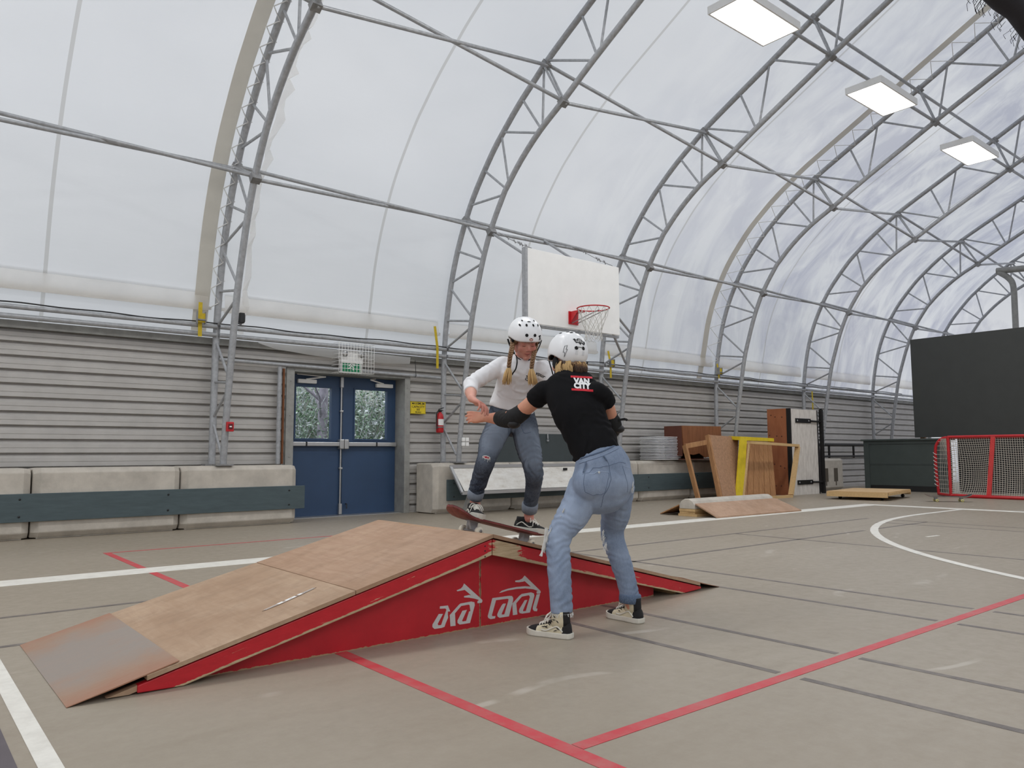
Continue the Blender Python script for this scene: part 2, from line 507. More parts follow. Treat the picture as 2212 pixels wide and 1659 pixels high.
ORD = ['leftmost', 'second from left', 'third from left', 'fourth from left', 'fifth from left', 'sixth from left', 'last']
WHERE = ['steel roof truss left of the blue doors with the red alarm on its leg',
         'steel roof truss right of the blue doors with the fire extinguisher on its leg',
         'steel roof truss behind the basketball hoop and the person in black',
         'steel roof truss beside the right beige fabric band, behind the wooden boxes',
         'steel roof truss whose leg stands behind the tall white weathered panel',
         'steel roof truss whose leg stands behind the dark green box',
         'last steel roof truss at the far end wall above the dark board']
def sub(pts): return smooth_poly(pts, 3)
OUTS, INNS = [(p.x, p.y) for p in smooth_poly([(a, b, 0) for a, b in OUT], 3)], [(p.x, p.y) for p in smooth_poly([(a, b, 0) for a, b in INN], 3)]
trusses = []
for k in range(7):
    x = AX0 + AD * k
    t = thing('roof_truss', WHERE[k], 'roof truss', (x, 10.4, 0.80), 'arched steel trusses of the hall')
    for nm, L, r in (('outer_chord', OUTS, .046), ('inner_chord', INNS, .044)):
        mb = MB()
        mb.tube([(x, a, b) for a, b in L] + [(x, -a, b) for a, b in reversed(L[:-1])], r, 10)
        mb.build(nm, M['galv'], t)
    for (a, b) in WEB:
        mb = MB(); mb.tube([(x, a[0], a[1]), (x, b[0], b[1])], .019, 7); mb.build('web_bar', M['galv'], t)
    for y, z in ((10.6, .80), (10.16, .80)):
        mb = MB(); mb.bx(x - .11, x + .11, y - .085, y + .085, z - .008, z + .012); mb.build('base_plate', M['galv_dark'], t)
    for y, z in ((9.96, 4.74), (9.29, 4.41), (7.99, 6.60), (7.63, 5.90), (5.87, 7.72), (5.62, 7.0)):
        mb = MB(); mb.box((x, y, z - .02), (.12, .10, .10), Matrix.Rotation(-.5, 3, 'X')); mb.build('node_plate', M['galv_dark'], t)
    for p, q in (((9.96, 4.72), (9.3, 4.42)), ((8.0, 6.58), (7.64, 5.92)), ((5.86, 7.68), (5.63, 7.03))):
        mb = MB()
        for dx in (-.045, .045): mb.tube([(x + dx, p[0], p[1]), (x + dx * .6, q[0], q[1])], .017, 6)
        mb.build('node_strut', M['galv'], t)
    trusses.append(t)

# wall rails, crossing purlin pipes and the cable along the wall
BAY = ['left of the first truss', 'between the first and second trusses', 'between the second and third trusses', 'between the third and fourth trusses', 'between the fourth and fifth trusses', 'between the fifth and sixth trusses', 'between the sixth and last trusses']
def pipe(name, label, p, q, r, group, cat='pipe', side=1):
    b = MB(); b.tube([p, q], r, 8)
    o = b.build(name, M['galv'], None)
    return tag(o, label, cat, group)
for k in range(-1, 6):
    xa, xb = AX0 + AD * k, AX0 + AD * (k + 1)
    n = BAY[k + 1]
    g = 'galvanised pipes along the trusses'
    pipe('wall_rail', 'upper steel rail along the wall top, ' + n, (xa + .02, 10.50, 2.66), (xb - .02, 10.50, 2.66), .030, 'rails along the wall top')
    pipe('wall_rail', 'lower steel rail along the wall top, ' + n, (xa + .02, 10.52, 2.55), (xb - .02, 10.52, 2.55), .032, 'rails along the wall top')
    for nm, o_, i_ in (('middle', (9.95, 4.72), (9.31, 4.40)), ('upper', (7.99, 6.59), (7.63, 5.89))):
        d = .03
        pipe('purlin_pipe', '%s purlin pipe falling to the right, %s' % (nm, n), (xa, o_[0] + d, o_[1] + d), (xb, i_[0] + d, i_[1] + d), .027, g)
        pipe('purlin_pipe', '%s purlin pipe rising to the right, %s' % (nm, n), (xa, i_[0] - d, i_[1] - d), (xb, o_[0] - d, o_[1] - d), .027, g)
    if k >= 1:
        pipe('purlin_pipe', 'outer pipe above the ceiling lamps, ' + n, (xa, 5.87, 7.66), (xb, 5.87, 7.66), .027, g)
        pipe('purlin_pipe', 'inner pipe above the ceiling lamps, ' + n, (xa, 5.63, 7.0), (xb, 5.63, 7.0), .027, g)

# fabric skin
MEM = [(10.74, 2.44), (10.74, 2.7)] + [(a + .075 + .02 * 0, b + .045) for a, b in OUT[4:-3]]
MEM = [(10.80, 2.42), (10.72, 2.62)] + [(a + .06, b + .06) for a, b in OUT[4:-3]] + [(1.0, 10.33), (.4, 10.53), (0, 10.59)]
mem = [(p.x, p.y) for p in smooth_poly([(a, b, 0) for a, b in MEM], 3)]
full = mem + [(-a, b) for a, b in reversed(mem[:-1])]
def skin_z(y):
    for (a, b), (c, d) in zip(mem, mem[1:]):
        if min(a, c) <= y <= max(a, c) and abs(a - c) > 1e-6: return b + (d - b) * (y - a) / (c - a)
    return mem[-1][1]
mb = MB()
xs = [X_BACK + (X_END - X_BACK) * i / 46 for i in range(47)]
n = len(full)
mb.add([(x, a, b) for x in xs for a, b in full], [(i * n + j, i * n + j + 1, (i + 1) * n + j + 1, (i + 1) * n + j) for i in range(46) for j in range(n - 1)], True)
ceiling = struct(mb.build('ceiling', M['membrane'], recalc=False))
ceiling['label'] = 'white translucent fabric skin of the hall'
def strip_on_skin(x0, x1, y0, y1, off, fn=None, seg=60):
    """band of cloth lying just inside the skin between two heights"""
    path = [p for p in mem if y1 <= p[0] <= y0 + .001]
    L = []
    for i, (a, b) in enumerate(path):
        q = path[min(i + 1, len(path) - 1)]; p0 = path[max(i - 1, 0)]
        d = V((q[0] - p0[0], q[1] - p0[1])).normalized()
        nr = V((-d.y, d.x)) ; nr = -nr if nr.x > 0 else nr
        L.append((a + nr.x * off, b + nr.y * off, fn(i) if fn else 0))
    vs = []
    for a, b, w in L: vs += [(x0 + w, a, b), (x1 + w, a, b)]
    return vs, [(2 * i, 2 * i + 1, 2 * i + 3, 2 * i + 2) for i in range(len(L) - 1)]
for x0, x1, lab in ((AX0 - .30, AX0 - .10, 'grey-beige fabric joint band left of the first truss'), (AX0 + 3 * AD - .56, AX0 + 3 * AD - .38, 'grey-beige fabric joint band left of the fourth truss')):
    mb = MB(); mb.add(*strip_on_skin(x0, x1, 10.75, .2, .02), True)
    mb.build('joint_band', M['band'], ceiling, label=lab)
mb = MB()
rw = [random.uniform(-.06, .06) for _ in range(200)]
v0, f0 = strip_on_skin(AX0 + .34, AX0 + .41, 10.75, .2, .03)
v0 = [(p[0] + (rw[i // 2] if i % 2 else rw[i // 2] * .3), p[1] - (.04 + abs(rw[i // 2])) * (i % 2), p[2]) for i, p in enumerate(v0)]
mb.add(v0, f0, False)
mb.build('loose_flap', M['sleeve'], ceiling, label='loose white flap of cloth right of the first truss')
# lacing cords: zigzag from the band to the outer chord
def lacing(x_band, x_ch, y0, step, name, label, wrap):
    mb = MB(); pts = []
    L = [0.0]
    for a, b in zip(mem, mem[1:]): L.append(L[-1] + math.dist(a, b))
    def at(s):
        for i in range(len(L) - 1):
            if L[i] <= s <= L[i + 1]:
                t = (s - L[i]) / (L[i + 1] - L[i]); a, b = mem[i], mem[i + 1]
                return a[0] + (b[0] - a[0]) * t, a[1] + (b[1] - a[1]) * t
        return mem[-1]
    s = .55; k = 0
    while s < L[-1] - .4:
        a = at(s); b = at(s + step * .5); c = at(s + step)
        inn = .10
        p = V((x_band, a[0] - .03, a[1] - .02)); q = V((x_ch, b[0] - inn, b[1] - inn)); r_ = V((x_band, c[0] - .03, c[1] - .02))
        if wrap:
            q2 = V((x_ch + .07, b[0] - .03, b[1] - .03))
            mb.tube([p, q - V((.03, .02, 0)), q2], .007, 5); mb.tube([q2, q + V((-.02, -.02, .02)), r_], .007, 5)
        else:
            mb.tube([p, q], .006, 5); mb.tube([q, r_], .006, 5)
        s += step; k += 1
    o = mb.build(name, M['rope'], None)
    return tag(o, label, 'lacing')
lacing(AX0 - .10, AX0, 0, .27, 'lacing_cord', 'white lacing cord wound around the leftmost truss', True)
lacing(AX0 + 3 * AD - .38, AX0 + 3 * AD - .04, 0, .42, 'lacing_cord', 'white lacing cord zigzagging from the beige band to the fourth truss', False)

# white sleeve holding a pipe along the foot of the skin
for k in range(-1, 7):
    xa, xb = AX0 + AD * k + .10, AX0 + AD * (k + 1) - .12
    if k == 6: xb = X_END - .05
    mb = MB(); prof = [(p.x, p.y) for p in smooth_poly([(10.615, 3.16, 0), (10.585, 3.10, 0), (10.575, 3.02, 0), (10.565, 2.95, 0), (10.575, 2.90, 0), (10.61, 2.885, 0), (10.655, 2.90, 0)], 3)]
    vs = [(x_, a, b) for a, b in prof for x_ in (xa, xb)]
    mb.add(vs, [(2 * i, 2 * i + 1, 2 * i + 3, 2 * i + 2) for i in range(len(prof) - 1)], True)
    mb.tube([(xa - .03, 10.61, 2.925), (xb + .05, 10.61, 2.925)], .024, 8)
    mb.build('pipe_sleeve', M['sleeve'], ceiling)
    # skirt of cloth that hangs below the sleeve, in front of the wall top

# ---------------------------------------------------------------- corrugated wall
def deck(x0, x1, z0, z1, y=WALL_Y, sgn=-1):
    pit = .1655
    prof = []; z = z0
    base = .80
    k0 = math.floor((z0 - base) / pit)
    zs = []
    k = k0
    while base + k * pit < z1:
        b = base + k * pit
        for dz, dy in ((.0015, .0), (.052, -.0), (.054, .005), (.058, .005), (.060, 0), (.106, .0), (.158, .056), (.1640, .056)):
            if z0 <= b + dz <= z1: zs.append((b + dz, dy))
        k += 1
    zs = [(z0, zs[0][1])] + zs + [(z1, zs[-1][1])]
    vs = []
    for zz, dy in zs: vs += [(x0, y - sgn * (-dy) if False else y + dy, zz), (x1, y + dy, zz)]
    return vs, [(2 * i, 2 * i + 1, 2 * i + 3, 2 * i + 2) for i in range(len(zs) - 1)]
mb = MB()
DX0, DX1, DZ = 4.50, 6.60, 2.20        # door opening
for a in ((X_BACK, DX0, 0, 2.52), (DX1, X_END, 0, 2.52), (DX0, DX1, DZ, 2.52)): mb.add(*deck(*a))
wall_back = struct(mb.build('wall_back', M['deck'], recalc=False))
mb = MB(); mb.bx(X_BACK, X_END, -10.9, -10.72, 0, 2.6)
struct(mb.build('wall_front', M['deck']))
def gable(x, name):
    mb = MB(); c = [(x, 10.9, 0), (x, 10.9, 2.5)] + [(x, a, b) for a, b in full] + [(x, -10.9, 2.5), (x, -10.9, 0)]
    mb.add(c, [tuple(range(len(c)))])
    o = mb.build(name, M['membrane'], recalc=False); return struct(o)
gable(X_BACK, 'wall_left'); gable(X_END, 'wall_right')
# metal flashing along the wall top
mb = MB(); mb.bx(X_BACK, X_END, 10.685, 10.735, 2.44, 2.53)
struct(mb.build('trim_1', M['frame_grey']))

# ---------------------------------------------------------------- ceiling lamps
def m_lamp():
    t = NT('lamp_diffuser')
    e = t.n('ShaderNodeEmission'); e.inputs[0].default_value = (1, .985, .95, 1); e.inputs[1].default_value = 9.0
    t.l(e.outputs[0], t.out.inputs[0]); return t.m
M['lamp'] = m_lamp()
LW = ['ceiling lamp nearest the camera, highest in the picture', 'middle ceiling lamp of the three, in front of the beige band', 'farthest and lowest ceiling lamp of the three']
for i in range(3):
    x = 9.03 + 3.735 * i
    t = thing('ceiling_lamp', 'white rectangular fluorescent ' + LW[i], 'lamp', (x, 5.70, 6.86), 'ceiling lamps under the upper pipes')
    mb = MB()
    for y0, y1 in ((5.40, 5.425), (5.975, 6.0)): mb.bx(x - .66, x + .66, y0, y1, 6.86, 6.955)
    for x0, x1 in ((x - .66, x - .635), (x + .635, x + .66)): mb.bx(x0, x1, 5.425, 5.975, 6.86, 6.955)
    mb.bx(x - .66, x + .66, 5.40, 6.0, 6.955, 6.97)
    mb.build('housing', M['white'], t)
    mb = MB(); mb.bx(x - .63, x + .63, 5.45, 5.97, 6.868, 6.88); mb.build('diffuser', M['lamp'], t)
    mb = MB()
    for j in range(22):
        y = 5.43
        mb.tube([(x - .62 + 1.24 * j / 21, 5.42, 6.862), (x - .62 + 1.24 * j / 21, 5.985, 6.862)], .0025, 4)
    mb.build('wire_guard', M['white'], t)
    mb = MB()
    for dx in (-.45, .45): mb.tube([(x + dx, 5.63, 6.97), (x + dx, 5.63, 7.0)], .006, 5); mb.bx(x + dx - .02, x + dx + .02, 5.58, 5.68, 6.97, 6.985)
    mb.build('hanger', M['galv'], t)
    lamp_root = t
    ld = bpy.data.lights.new('lamp_light', 'AREA'); ld.shape = 'RECTANGLE'; ld.size = 1.25; ld.size_y = .52; ld.energy = LAMP_POWER; ld.color = (1, .985, .965)
    lo = bpy.data.objects.new('lamp_light', ld); COL.objects.link(lo); lo.parent = t; lo.location = (0, 0, -.012)
# unseen lamps added to brighten the hall: the row continued and mirrored
k_ = 0
for y_, xs2 in ((5.70, (5.295, 1.56, -2.175, -5.91)), (-5.70, (12.765, 9.03, 5.295, 1.56, -2.175, -5.91))):
    for x_ in xs2:
        c_ = copy_tree(lamp_root, None, (x_ - lamp_root.location.x, y_ - lamp_root.location.y, 0)); c_['label'] = 'added unseen white fluorescent ceiling lamp brightening the hall, over its camera side'
# ---------------------------------------------------------------- double door
fx0, fx1, fz = 4.50, 6.60, 2.20
door = struct(thing('door_1', 'blue steel double doors with grey frame and two windows', None, (5.53, 10.95, 0)))
mb = MB()
mb.bx(4.51, 4.63, 10.66, 11.02, 0, 2.215); mb.bx(6.50, 6.60, 10.66, 11.02, 0, 2.215); mb.bx(4.63, 6.50, 10.66, 11.02, 2.145, 2.215)
for z in (.3, .9, 1.5, 2.0): mb.lathe([(.012, 0), (.012, .006)], (4.57, 10.66, z), (0, -1, 0), 8); mb.lathe([(.012, 0), (.012, .006)], (6.55, 10.66, z), (0, -1, 0), 8)
mb.build('door_frame', M['frame_grey'], door, bevel=.004)
mb = MB(); mb.bx(4.63, 6.50, 10.72, 11.03, -.005, .012); mb.build('threshold', M['alu'], door)
def m_glass():
    t = NT('window_glass')
    t.b.inputs['Base Color'].default_value = (.95, .97, 1, 1)
    t.b.inputs['Transmission Weight'].default_value = 1.0
    t.b.inputs['Roughness'].default_value = 0.02; t.b.inputs['IOR'].default_value = 1.02
    return t.m
M['glass'] = m_glass()
M['hinge'] = M['alu']
for li, (a, b, wa, wb) in enumerate(((4.635, 5.535, 4.78, 5.355), (5.555, 6.495, 5.76, 6.335))):
    wz0, wz1 = 1.175, 1.955
    mb = MB(); y0, y1 = 10.95, 10.995
    mb.bx(a, wa, y0, y1, .012, 2.14); mb.bx(wb, b, y0, y1, .012, 2.14); mb.bx(wa, wb, y0, y1, .012, wz0); mb.bx(wa, wb, y0, y1, wz1, 2.14)
    leaf = mb.build('door_leaf', M['blue_door'], door)
    mb = MB(); w = .022
    for yy in (10.938, 10.995):
        mb.bx(wa - w, wa, yy, yy + .012, wz0 - w, wz1 + w); mb.bx(wb, wb + w, yy, yy + .012, wz0 - w, wz1 + w)
        mb.bx(wa, wb, yy, yy + .012, wz0 - w, wz0); mb.bx(wa, wb, yy, yy + .012, wz1, wz1 + w)
    mb.build('window_frame', M['blue_door'], leaf)
    mb = MB(); mb.bx(wa, wb, 10.970, 10.975, wz0, wz1); mb.build('window_pane', M['glass'], leaf)
    # panic bar
    mb = MB(); ya = 10.87
    mb.cbox(((a + b) / 2, ya + .03, 1.09), (b - a - .03, .05, .062), .008)
    mb.bx(a + .01, a + .06, ya + .03, 10.95, 1.055, 1.125); mb.bx(b - .06, b - .01, ya + .03, 10.95, 1.055, 1.125)
    bar = mb.build('push_bar', M['alu'], leaf, label='silver push bar')
    xx = b - .03 if li == 0 else a + .03
    mb = MB(); mb.cbox((xx, 10.90, 1.09), (.075, .10, .15), .012); mb.build('latch_box', M['alu'], leaf)
    mb = MB(); k = .33 if li == 0 else .60
    mb.bx(a + (b - a) * k - .012, a + (b - a) * k + .012, ya + .001, ya + .056, 1.058, 1.122); mb.build('bar_end', M['black'], leaf)
    # door closer
    cx_ = a + .30 if li == 0 else b - .23
    mb = MB(); mb.cbox((cx_, 10.915, 2.035), (.30, .06, .06), .008)
    mb.tube([(cx_ - .02, 10.9, 2.065), (cx_ + (.28 if li == 0 else -.28), 10.86, 2.115)], .012, 6)
    mb.tube([(cx_ + (.28 if li == 0 else -.28), 10.86, 2.115), (cx_ - .15, 10.93, 2.14)], .009, 6)
    mb.build('door_closer', M['white'], leaf)
    if li == 0:
        mb = MB(); mb.tube([(5.515, 10.925, .03), (5.515, 10.925, 2.10)], .014, 8)
        for z in (.10, .72, 1.6, 2.05): mb.cbox((5.515, 10.92, z), (.05, .05, .16 if z in (.10, 2.05) else .03), .006)
        mb.build('latch_rod', M['alu'], leaf)
    else:
        mb = MB(); mb.tube([(5.62, 10.94, .17), (5.62, 10.90, .17), (5.62, 10.90, .10)], .01, 6); mb.build('door_stop', M['black'], leaf)

# outside, seen through the door windows
def m_leaf():
    t = NT('brambles')
    v = t.coord('Object')
    t.color(t.ramp(t.noise(v, 7, 5, .7), [(.28, lin((66, 84, 80))), (.42, lin((112, 150, 104))), (.54, lin((176, 182, 184))), (.66, lin((238, 242, 250)))]))
    t.set(.8); return t.m
M['bramble'] = m_leaf(); M['soil'] = mat('grass_slope', (128, 132, 122), .95, 0, .3, 4); M['bark'] = mat('bark', (150, 146, 156), .9, 0, .25, 10)
mb = MB(); n = 14
gv = [(-2 + 22 * i / n, y, z + .15 * math.sin(i * 2.1 + y)) for i in range(n + 1) for y, z in ((10.95, -.12), (12.2, 0.0), (13.4, .6), (15.5, 2.0), (19, 3.4))]
mb.add(gv, [(i * 5 + j, i * 5 + j + 1, (i + 1) * 5 + j + 1, (i + 1) * 5 + j) for i in range(n) for j in range(4)], True)
tag(mb.build('grass_slope', M['soil'], None), 'overgrown grass slope outside the doors', 'slope', kind='structure')
rb = random.Random(3)
mb = MB()
for i in range(14000):
    x = rb.uniform(5.5, 11.5); y = rb.uniform(12.3, 16); z = max(0, (y - 12.3) * .62) + abs(rb.gauss(0, .55))
    a = rb.uniform(0, 6.28); l = rb.uniform(.03, .10); d = V((math.cos(a), math.sin(a), rb.uniform(-.6, .8))) * l; w = V((-math.sin(a), math.cos(a), rb.uniform(-.5, .5))) * l * .45
    p = V((x, y, z)); mb.add([p, p + d * .5 + w, p + d, p + d * .5 - w], [(0, 1, 2, 3)])
for i in range(520):
    x = rb.uniform(5.5, 11.5); y = rb.uniform(12.3, 15); z = max(0, (y - 12.3) * .62)
    a = rb.uniform(0, 6.28); h = rb.uniform(.5, 1.5); e = V((math.cos(a) * .6, math.sin(a) * .3, h))
    p = V((x, y, z)); mb.tube([p, p + e * .5 + V((0, 0, .15)), p + e], .006, 4, False)
tag(mb.build('brambles', M['bramble'], None), 'tangled brambles and bushes seen through the door windows', 'bushes', kind='stuff')
for i, (x, y, r) in enumerate(((6.35, 13.4, .10), (8.55, 14.2, .17), (9.35, 14.6, .13), (8.0, 13.0, .035), (10.1, 14.4, .12))):
    mb = MB(); z0 = (y - 12.3) * .62 - .2
    mb.tube([(x, y, z0), (x + .05, y, z0 + 1.6), (x - .03, y + .1, z0 + 3.6), (x + .1, y + .1, z0 + 5)], [r, r * .85, r * .7, r * .5], 10)
    for j in range(7):
        a = rb.uniform(0, 6.28); z = z0 + rb.uniform(1, 4.5)
        mb.tube([(x, y, z), (x + .5 * math.cos(a), y + .3 * math.sin(a), z + .4), (x + 1.0 * math.cos(a), y + .5 * math.sin(a), z + .55)], [r * .3, r * .2, r * .08], 5, False)
    tag(mb.build('tree_trunk', M['bark'], None), ['grey tree trunk seen through the left door window', 'thick pale tree trunk seen through the right door window', 'slim pale trunk beside the thick one in the right door window', 'thin dark sapling in the middle of the right door window', 'rightmost grey trunk in the right door window'][i], 'tree', 'trees beyond the doors')

# ---------------------------------------------------------------- concrete blocks and kick boards
mbk = M['concrete']
def block(x0, x1, y0, label, h=.79, dy=.585):
    mb = MB(); x0 += .008; x1 -= .008
    c = .075; pr = [(0, .02), (.0, .02)]
    def sec(x, ins):
        return [(x, y0 + .055 + ins, .012), (x, y0 + ins, .075), (x, y0 + ins, h - .05 - ins * .3), (x, y0 + .05 + ins, h - ins * .2), (x, y0 + dy - ins, h - ins * .2), (x, y0 + dy - ins, .012)]
    mb.rings([sec(x0, .06), sec(x0 + .075, 0), sec(x1 - .075, 0), sec(x1, .06)], True, False)
    mb.bx(x0 + .06, x1 - .06, y0 + .06, y0 + dy - .02, 0.0, .02)
    o = mb.build('concrete_block', mbk, None, bevel=.012)
    return tag(o, label, 'concrete block', 'big concrete blocks along the wall')
xb = [-1.86, -.26, 1.335, 2.93, 4.46]
for a, b, l in zip(xb, xb[1:], ['concrete block at the left picture edge, only its end in view', 'concrete block left of the first gap, cut by the left picture edge', 'concrete block between the two gaps left of the doors', 'concrete block next to the blue doors on their left']):
    if b > 0: block(a, b, 10.08, l)
xs_ = [6.70 + 1.6 * i for i in range(6)]
for i, (a, b) in enumerate(zip(xs_, xs_[1:])):
    block(a, b, 10.10, ['concrete block next to the blue doors on their right', 'concrete block behind the legs of the person on the skateboard', 'concrete block behind the hips of the person in black', 'concrete block under the stack of white chairs', 'concrete block behind the leaning wooden boxes'][i])
block(14.7, 16.3, 10.10, 'concrete block behind the plywood board')
block(17.6, 19.05, 9.9, 'concrete block with two dark stains left of the green box')
for px in (18.15, 18.62):
    mb = MB(); mb.bx(px - .09, px + .09, 9.893, 9.902, .22, .55); mb.bx(px - .02, px + .02, 9.894, 9.902, .12, .22)
    mb.build('dark_stain', M['galv_dark'] if False else mat('dark_stain', (92, 84, 74), .9), bpy.data.objects['concrete_block.009' if 'concrete_block.009' in bpy.data.objects else 'concrete_block'])
def kick(x0, x1, y, z0, z1, label):
    mb = MB(); mb.bx(x0, x1, y - .035, y, z0, z1)
    o = mb.build('kick_board', M['slate_board'], None, bevel=.004)
    tag(o, label, 'board', 'slate boards bolted to the blocks')
    mb = MB(); x = x0 + .12
    while x < x1:
        for dz in (.06, (z1 - z0) - .06): mb.lathe([(.012, 0), (.012, .006)], (x, y - .035, z0 + dz), (0, -1, 0), 8)
        x += 1.55
    mb.build('bolt', M['black'], o)
kick(-2.0, 4.545, 10.08, .20, .51, 'long slate grey board on the blocks left of the doors')
kick(6.93, 13.9, 10.10, .20, .53, 'long slate grey board on the blocks right of the doors')

# ---------------------------------------------------------------- things on the wall
def m_sign():
    pass
t = thing('exit_sign', 'green running-man exit sign with emergency lamps inside a white wire cage', 'exit sign', (5.50, 10.62, 2.17))
mb = MB(); mb.cbox((5.50, 10.60, 2.41), (.36, .09, .20), .015); mb.build('lamp_box', M['white'], t)
mb = MB(); mb.bx(5.33, 5.67, 10.57, 10.64, 2.165, 2.365); mb.build('sign_box', M['white'], t)
mb = MB(); mb.bx(5.345, 5.655, 10.564, 10.572, 2.185, 2.345); face = mb.build('sign_face', M['green_sign'], t)
F = lambda a, b, d=0: V((5.50 + a, 10.563 - d, 2.265 + b))
mb = MB()
man = [((.0, .055), (-.012, .008)), ((-.012, .008), (.028, -.012)), ((.028, -.012), (.018, -.055)), ((-.012, .008), (-.045, -.03)), ((-.045, -.03), (-.075, -.028)), ((.002, .035), (.040, .02)), ((.04, .02), (.052, .038)), ((.0, .037), (-.035, .03)), ((-.035, .03), (-.05, .005))]
for p, q in man: mb.beam(F(*p), F(*q), .004, .017, (0, 0, 1))
mb.lathe([(.014, 0), (.014, .004)], F(.012, .068), (0, -1, 0), 12)
mb.build('running_man', M['white'], face)
mb = MB()
for a, b in ((.085, -.075), (.145, -.075)): mb.beam(F(a, b), F(a, .07), .004, .008, (1, 0, 0))
mb.beam(F(.085, .07), F(.145, .07), .004, .008); mb.build('door_mark', M['white'], face)
mb = MB()
for x in (5.36, 5.64): mb.lathe([(.02, 0), (.045, .035), (.045, .05), (.005, .052)], (x, 10.56, 2.46), (0, -1, -.3), 14)
mb.build('emergency_lamp', M['alu'], t)
mb = MB(); x0, x1, z0, z1, y0, y1 = 5.21, 5.80, 2.16, 2.60, 10.42, 10.66
for i in range(13):
    x = x0 + (x1 - x0) * i / 12; mb.tube([(x, y1, z0), (x, y0, z0), (x, y0, z1), (x, y1, z1)], .0035, 5)
for i in range(9):
    z = z0 + (z1 - z0) * i / 8; mb.tube([(x0, y1, z), (x0, y0, z), (x1, y0, z), (x1, y1, z)], .0035, 5)
mb.build('wire_cage', M['white'], t)

t = thing('capacity_sign', 'small yellow maximum capacity sign right of the doors', 'sign', (6.75, 10.69, 1.585))
mb = MB(); mb.bx(6.605, 6.895, 10.655, 10.665, 1.585, 1.785); pl = mb.build('sign_plate', M['yellow'], t)
SG = lambda z: (lambda x, y, d: V((6.75 + x, 10.6545 - d, z + y)))
bk = M['black']
for txt, z, sz in (('MAXIMUM', 1.752, .052), ('CAPACITY', 1.70, .052), ('355', 1.655, .045), ('PEOPLE', 1.612, .034)):
    text_mb(txt, SG(z), sz, .002, .0008).build('lettering', bk, pl)
mb = MB()
for a, b, c, d in ((6.61, 6.89, 1.588, 1.592), (6.61, 6.89, 1.778, 1.782), (6.609, 6.613, 1.588, 1.782), (6.887, 6.891, 1.588, 1.782)): mb.bx(a, b, 10.6535, 10.656, c, d)
mb.build('sign_border', bk, pl)

t = thing('fire_extinguisher', 'red fire extinguisher hung on the second truss leg', 'fire extinguisher', (7.05, 10.47, 1.28))
mb = MB(); mb.lathe([(.0, 0), (.055, .0), (.062, .02), (.062, .25), (.05, .30), (.025, .325), (.022, .345)], (7.05, 10.47, 1.28), (0, 0, 1), 20); cy = mb.build('cylinder', M['red'], t)
mb = MB()
for k in range(14):
    a0 = -2.6 + k * .15; a1 = a0 + .15; vs = []
    for a in (a0, a1):
        for z in (1.40, 1.50): vs.append((7.05 + .0632 * math.cos(a), 10.47 + .0632 * math.sin(a), z))
    mb.add(vs, [(0, 2, 3, 1)])
mb.build('paper_label', M['white'], cy, recalc=False)
mb = MB(); mb.cbox((7.05, 10.47, 1.635), (.05, .05, .035), .006); mb.beam((7.03, 10.47, 1.66), (7.12, 10.47, 1.69), .022, .012); mb.beam((7.03, 10.47, 1.645), (7.11, 10.47, 1.645), .02, .01)
mb.lathe([(.016, 0), (.016, .012)], (7.05, 10.445, 1.635), (0, -1, 0), 10)
mb.build('valve_handle', M['black'], t)
mb = MB(); mb.tube(smooth_poly([(7.03, 10.46, 1.63), (6.97, 10.44, 1.60), (6.965, 10.43, 1.45), (6.97, 10.43, 1.34)], 5), [.009] * 15 + [.016], 8); mb.build('hose', M['black'], t)
mb = MB(); mb.bx(7.03, 7.07, 10.525, 10.56, 1.36, 1.62); mb.lathe([(.0645, 0), (.0645, .018)], (7.05, 10.47, 1.36), (0, 0, 1), 20); mb.build('bracket', M['galv_dark'], t)

t = thing('fire_alarm', 'small red fire alarm pull station on the first truss leg', 'fire alarm', (3.49, 10.02, 1.23))
mb = MB(); mb.cbox((3.49, 10.03, 1.295), (.092, .05, .125), .008); mb.build('case', M['red'], t)
mb = MB(); mb.bx(3.463, 3.517, 10.0, 10.008, 1.262, 1.33); mb.build('pull_lever', mat('dark_red', (90, 14, 22), .5), t)
mb = MB(); mb.bx(3.476, 3.504, 9.996, 10.002, 1.288, 1.304); mb.build('lever_mark', M['white'], t)

t = thing('junction_box', 'small white electrical box on the second truss leg near the hips', 'electrical box', (7.25, 10.1, 1.06))
mb = MB()
for i in range(2):
    for j in range(2): mb.cbox((7.235 + .075 * i, 10.07, 1.09 + .075 * j), (.06, .03, .06), .006)
mb.build('box', M['white'], t)

# conduits and pipe beside the doors
def run(name, label, cat, pts, r, m, group=None, n=8):
    b = MB(); b.tube(pts, r, n); return tag(b.build(name, m, None), label, cat, group)
run('drain_pipe', 'grey vertical pipe left of the doors', 'pipe', [(4.385, 10.62, .80), (4.385, 10.62, 2.19)], .032, M['galv'])
run('copper_pipe', 'copper coloured pipe against the door frame', 'pipe', [(4.455, 10.64, .80), (4.455, 10.64, 2.17)], .02, M['copper'])
run('conduit', 'thin pipe running above the doors between the trusses', 'pipe', [(3.52, 10.63, 2.235), (6.9, 10.63, 2.20), (7.15, 10.6, 2.19)], .026, M['galv'])
cp = []
for i in range(-4, 200):
    x = -4 + i * .14
    if x > 24: break
    cp.append((x, 10.495 + .003 * math.sin(i), 2.702 + .006 * math.sin(i * .9) + .006 * math.sin(i * .37)))
run('power_cable', 'black cable tied along the upper wall rail', 'cable', cp, .009, M['black'], None, 6)
cp2 = [(p[0], p[1] - .035, p[2] - .055 + .02 * math.sin(p[0] * 1.3)) for p in cp if p[0] > 12]
run('power_cable', 'thick grey cable sagging along the rails at the right half of the wall', 'cable', cp2, .016, M['galv_dark'], None, 6)
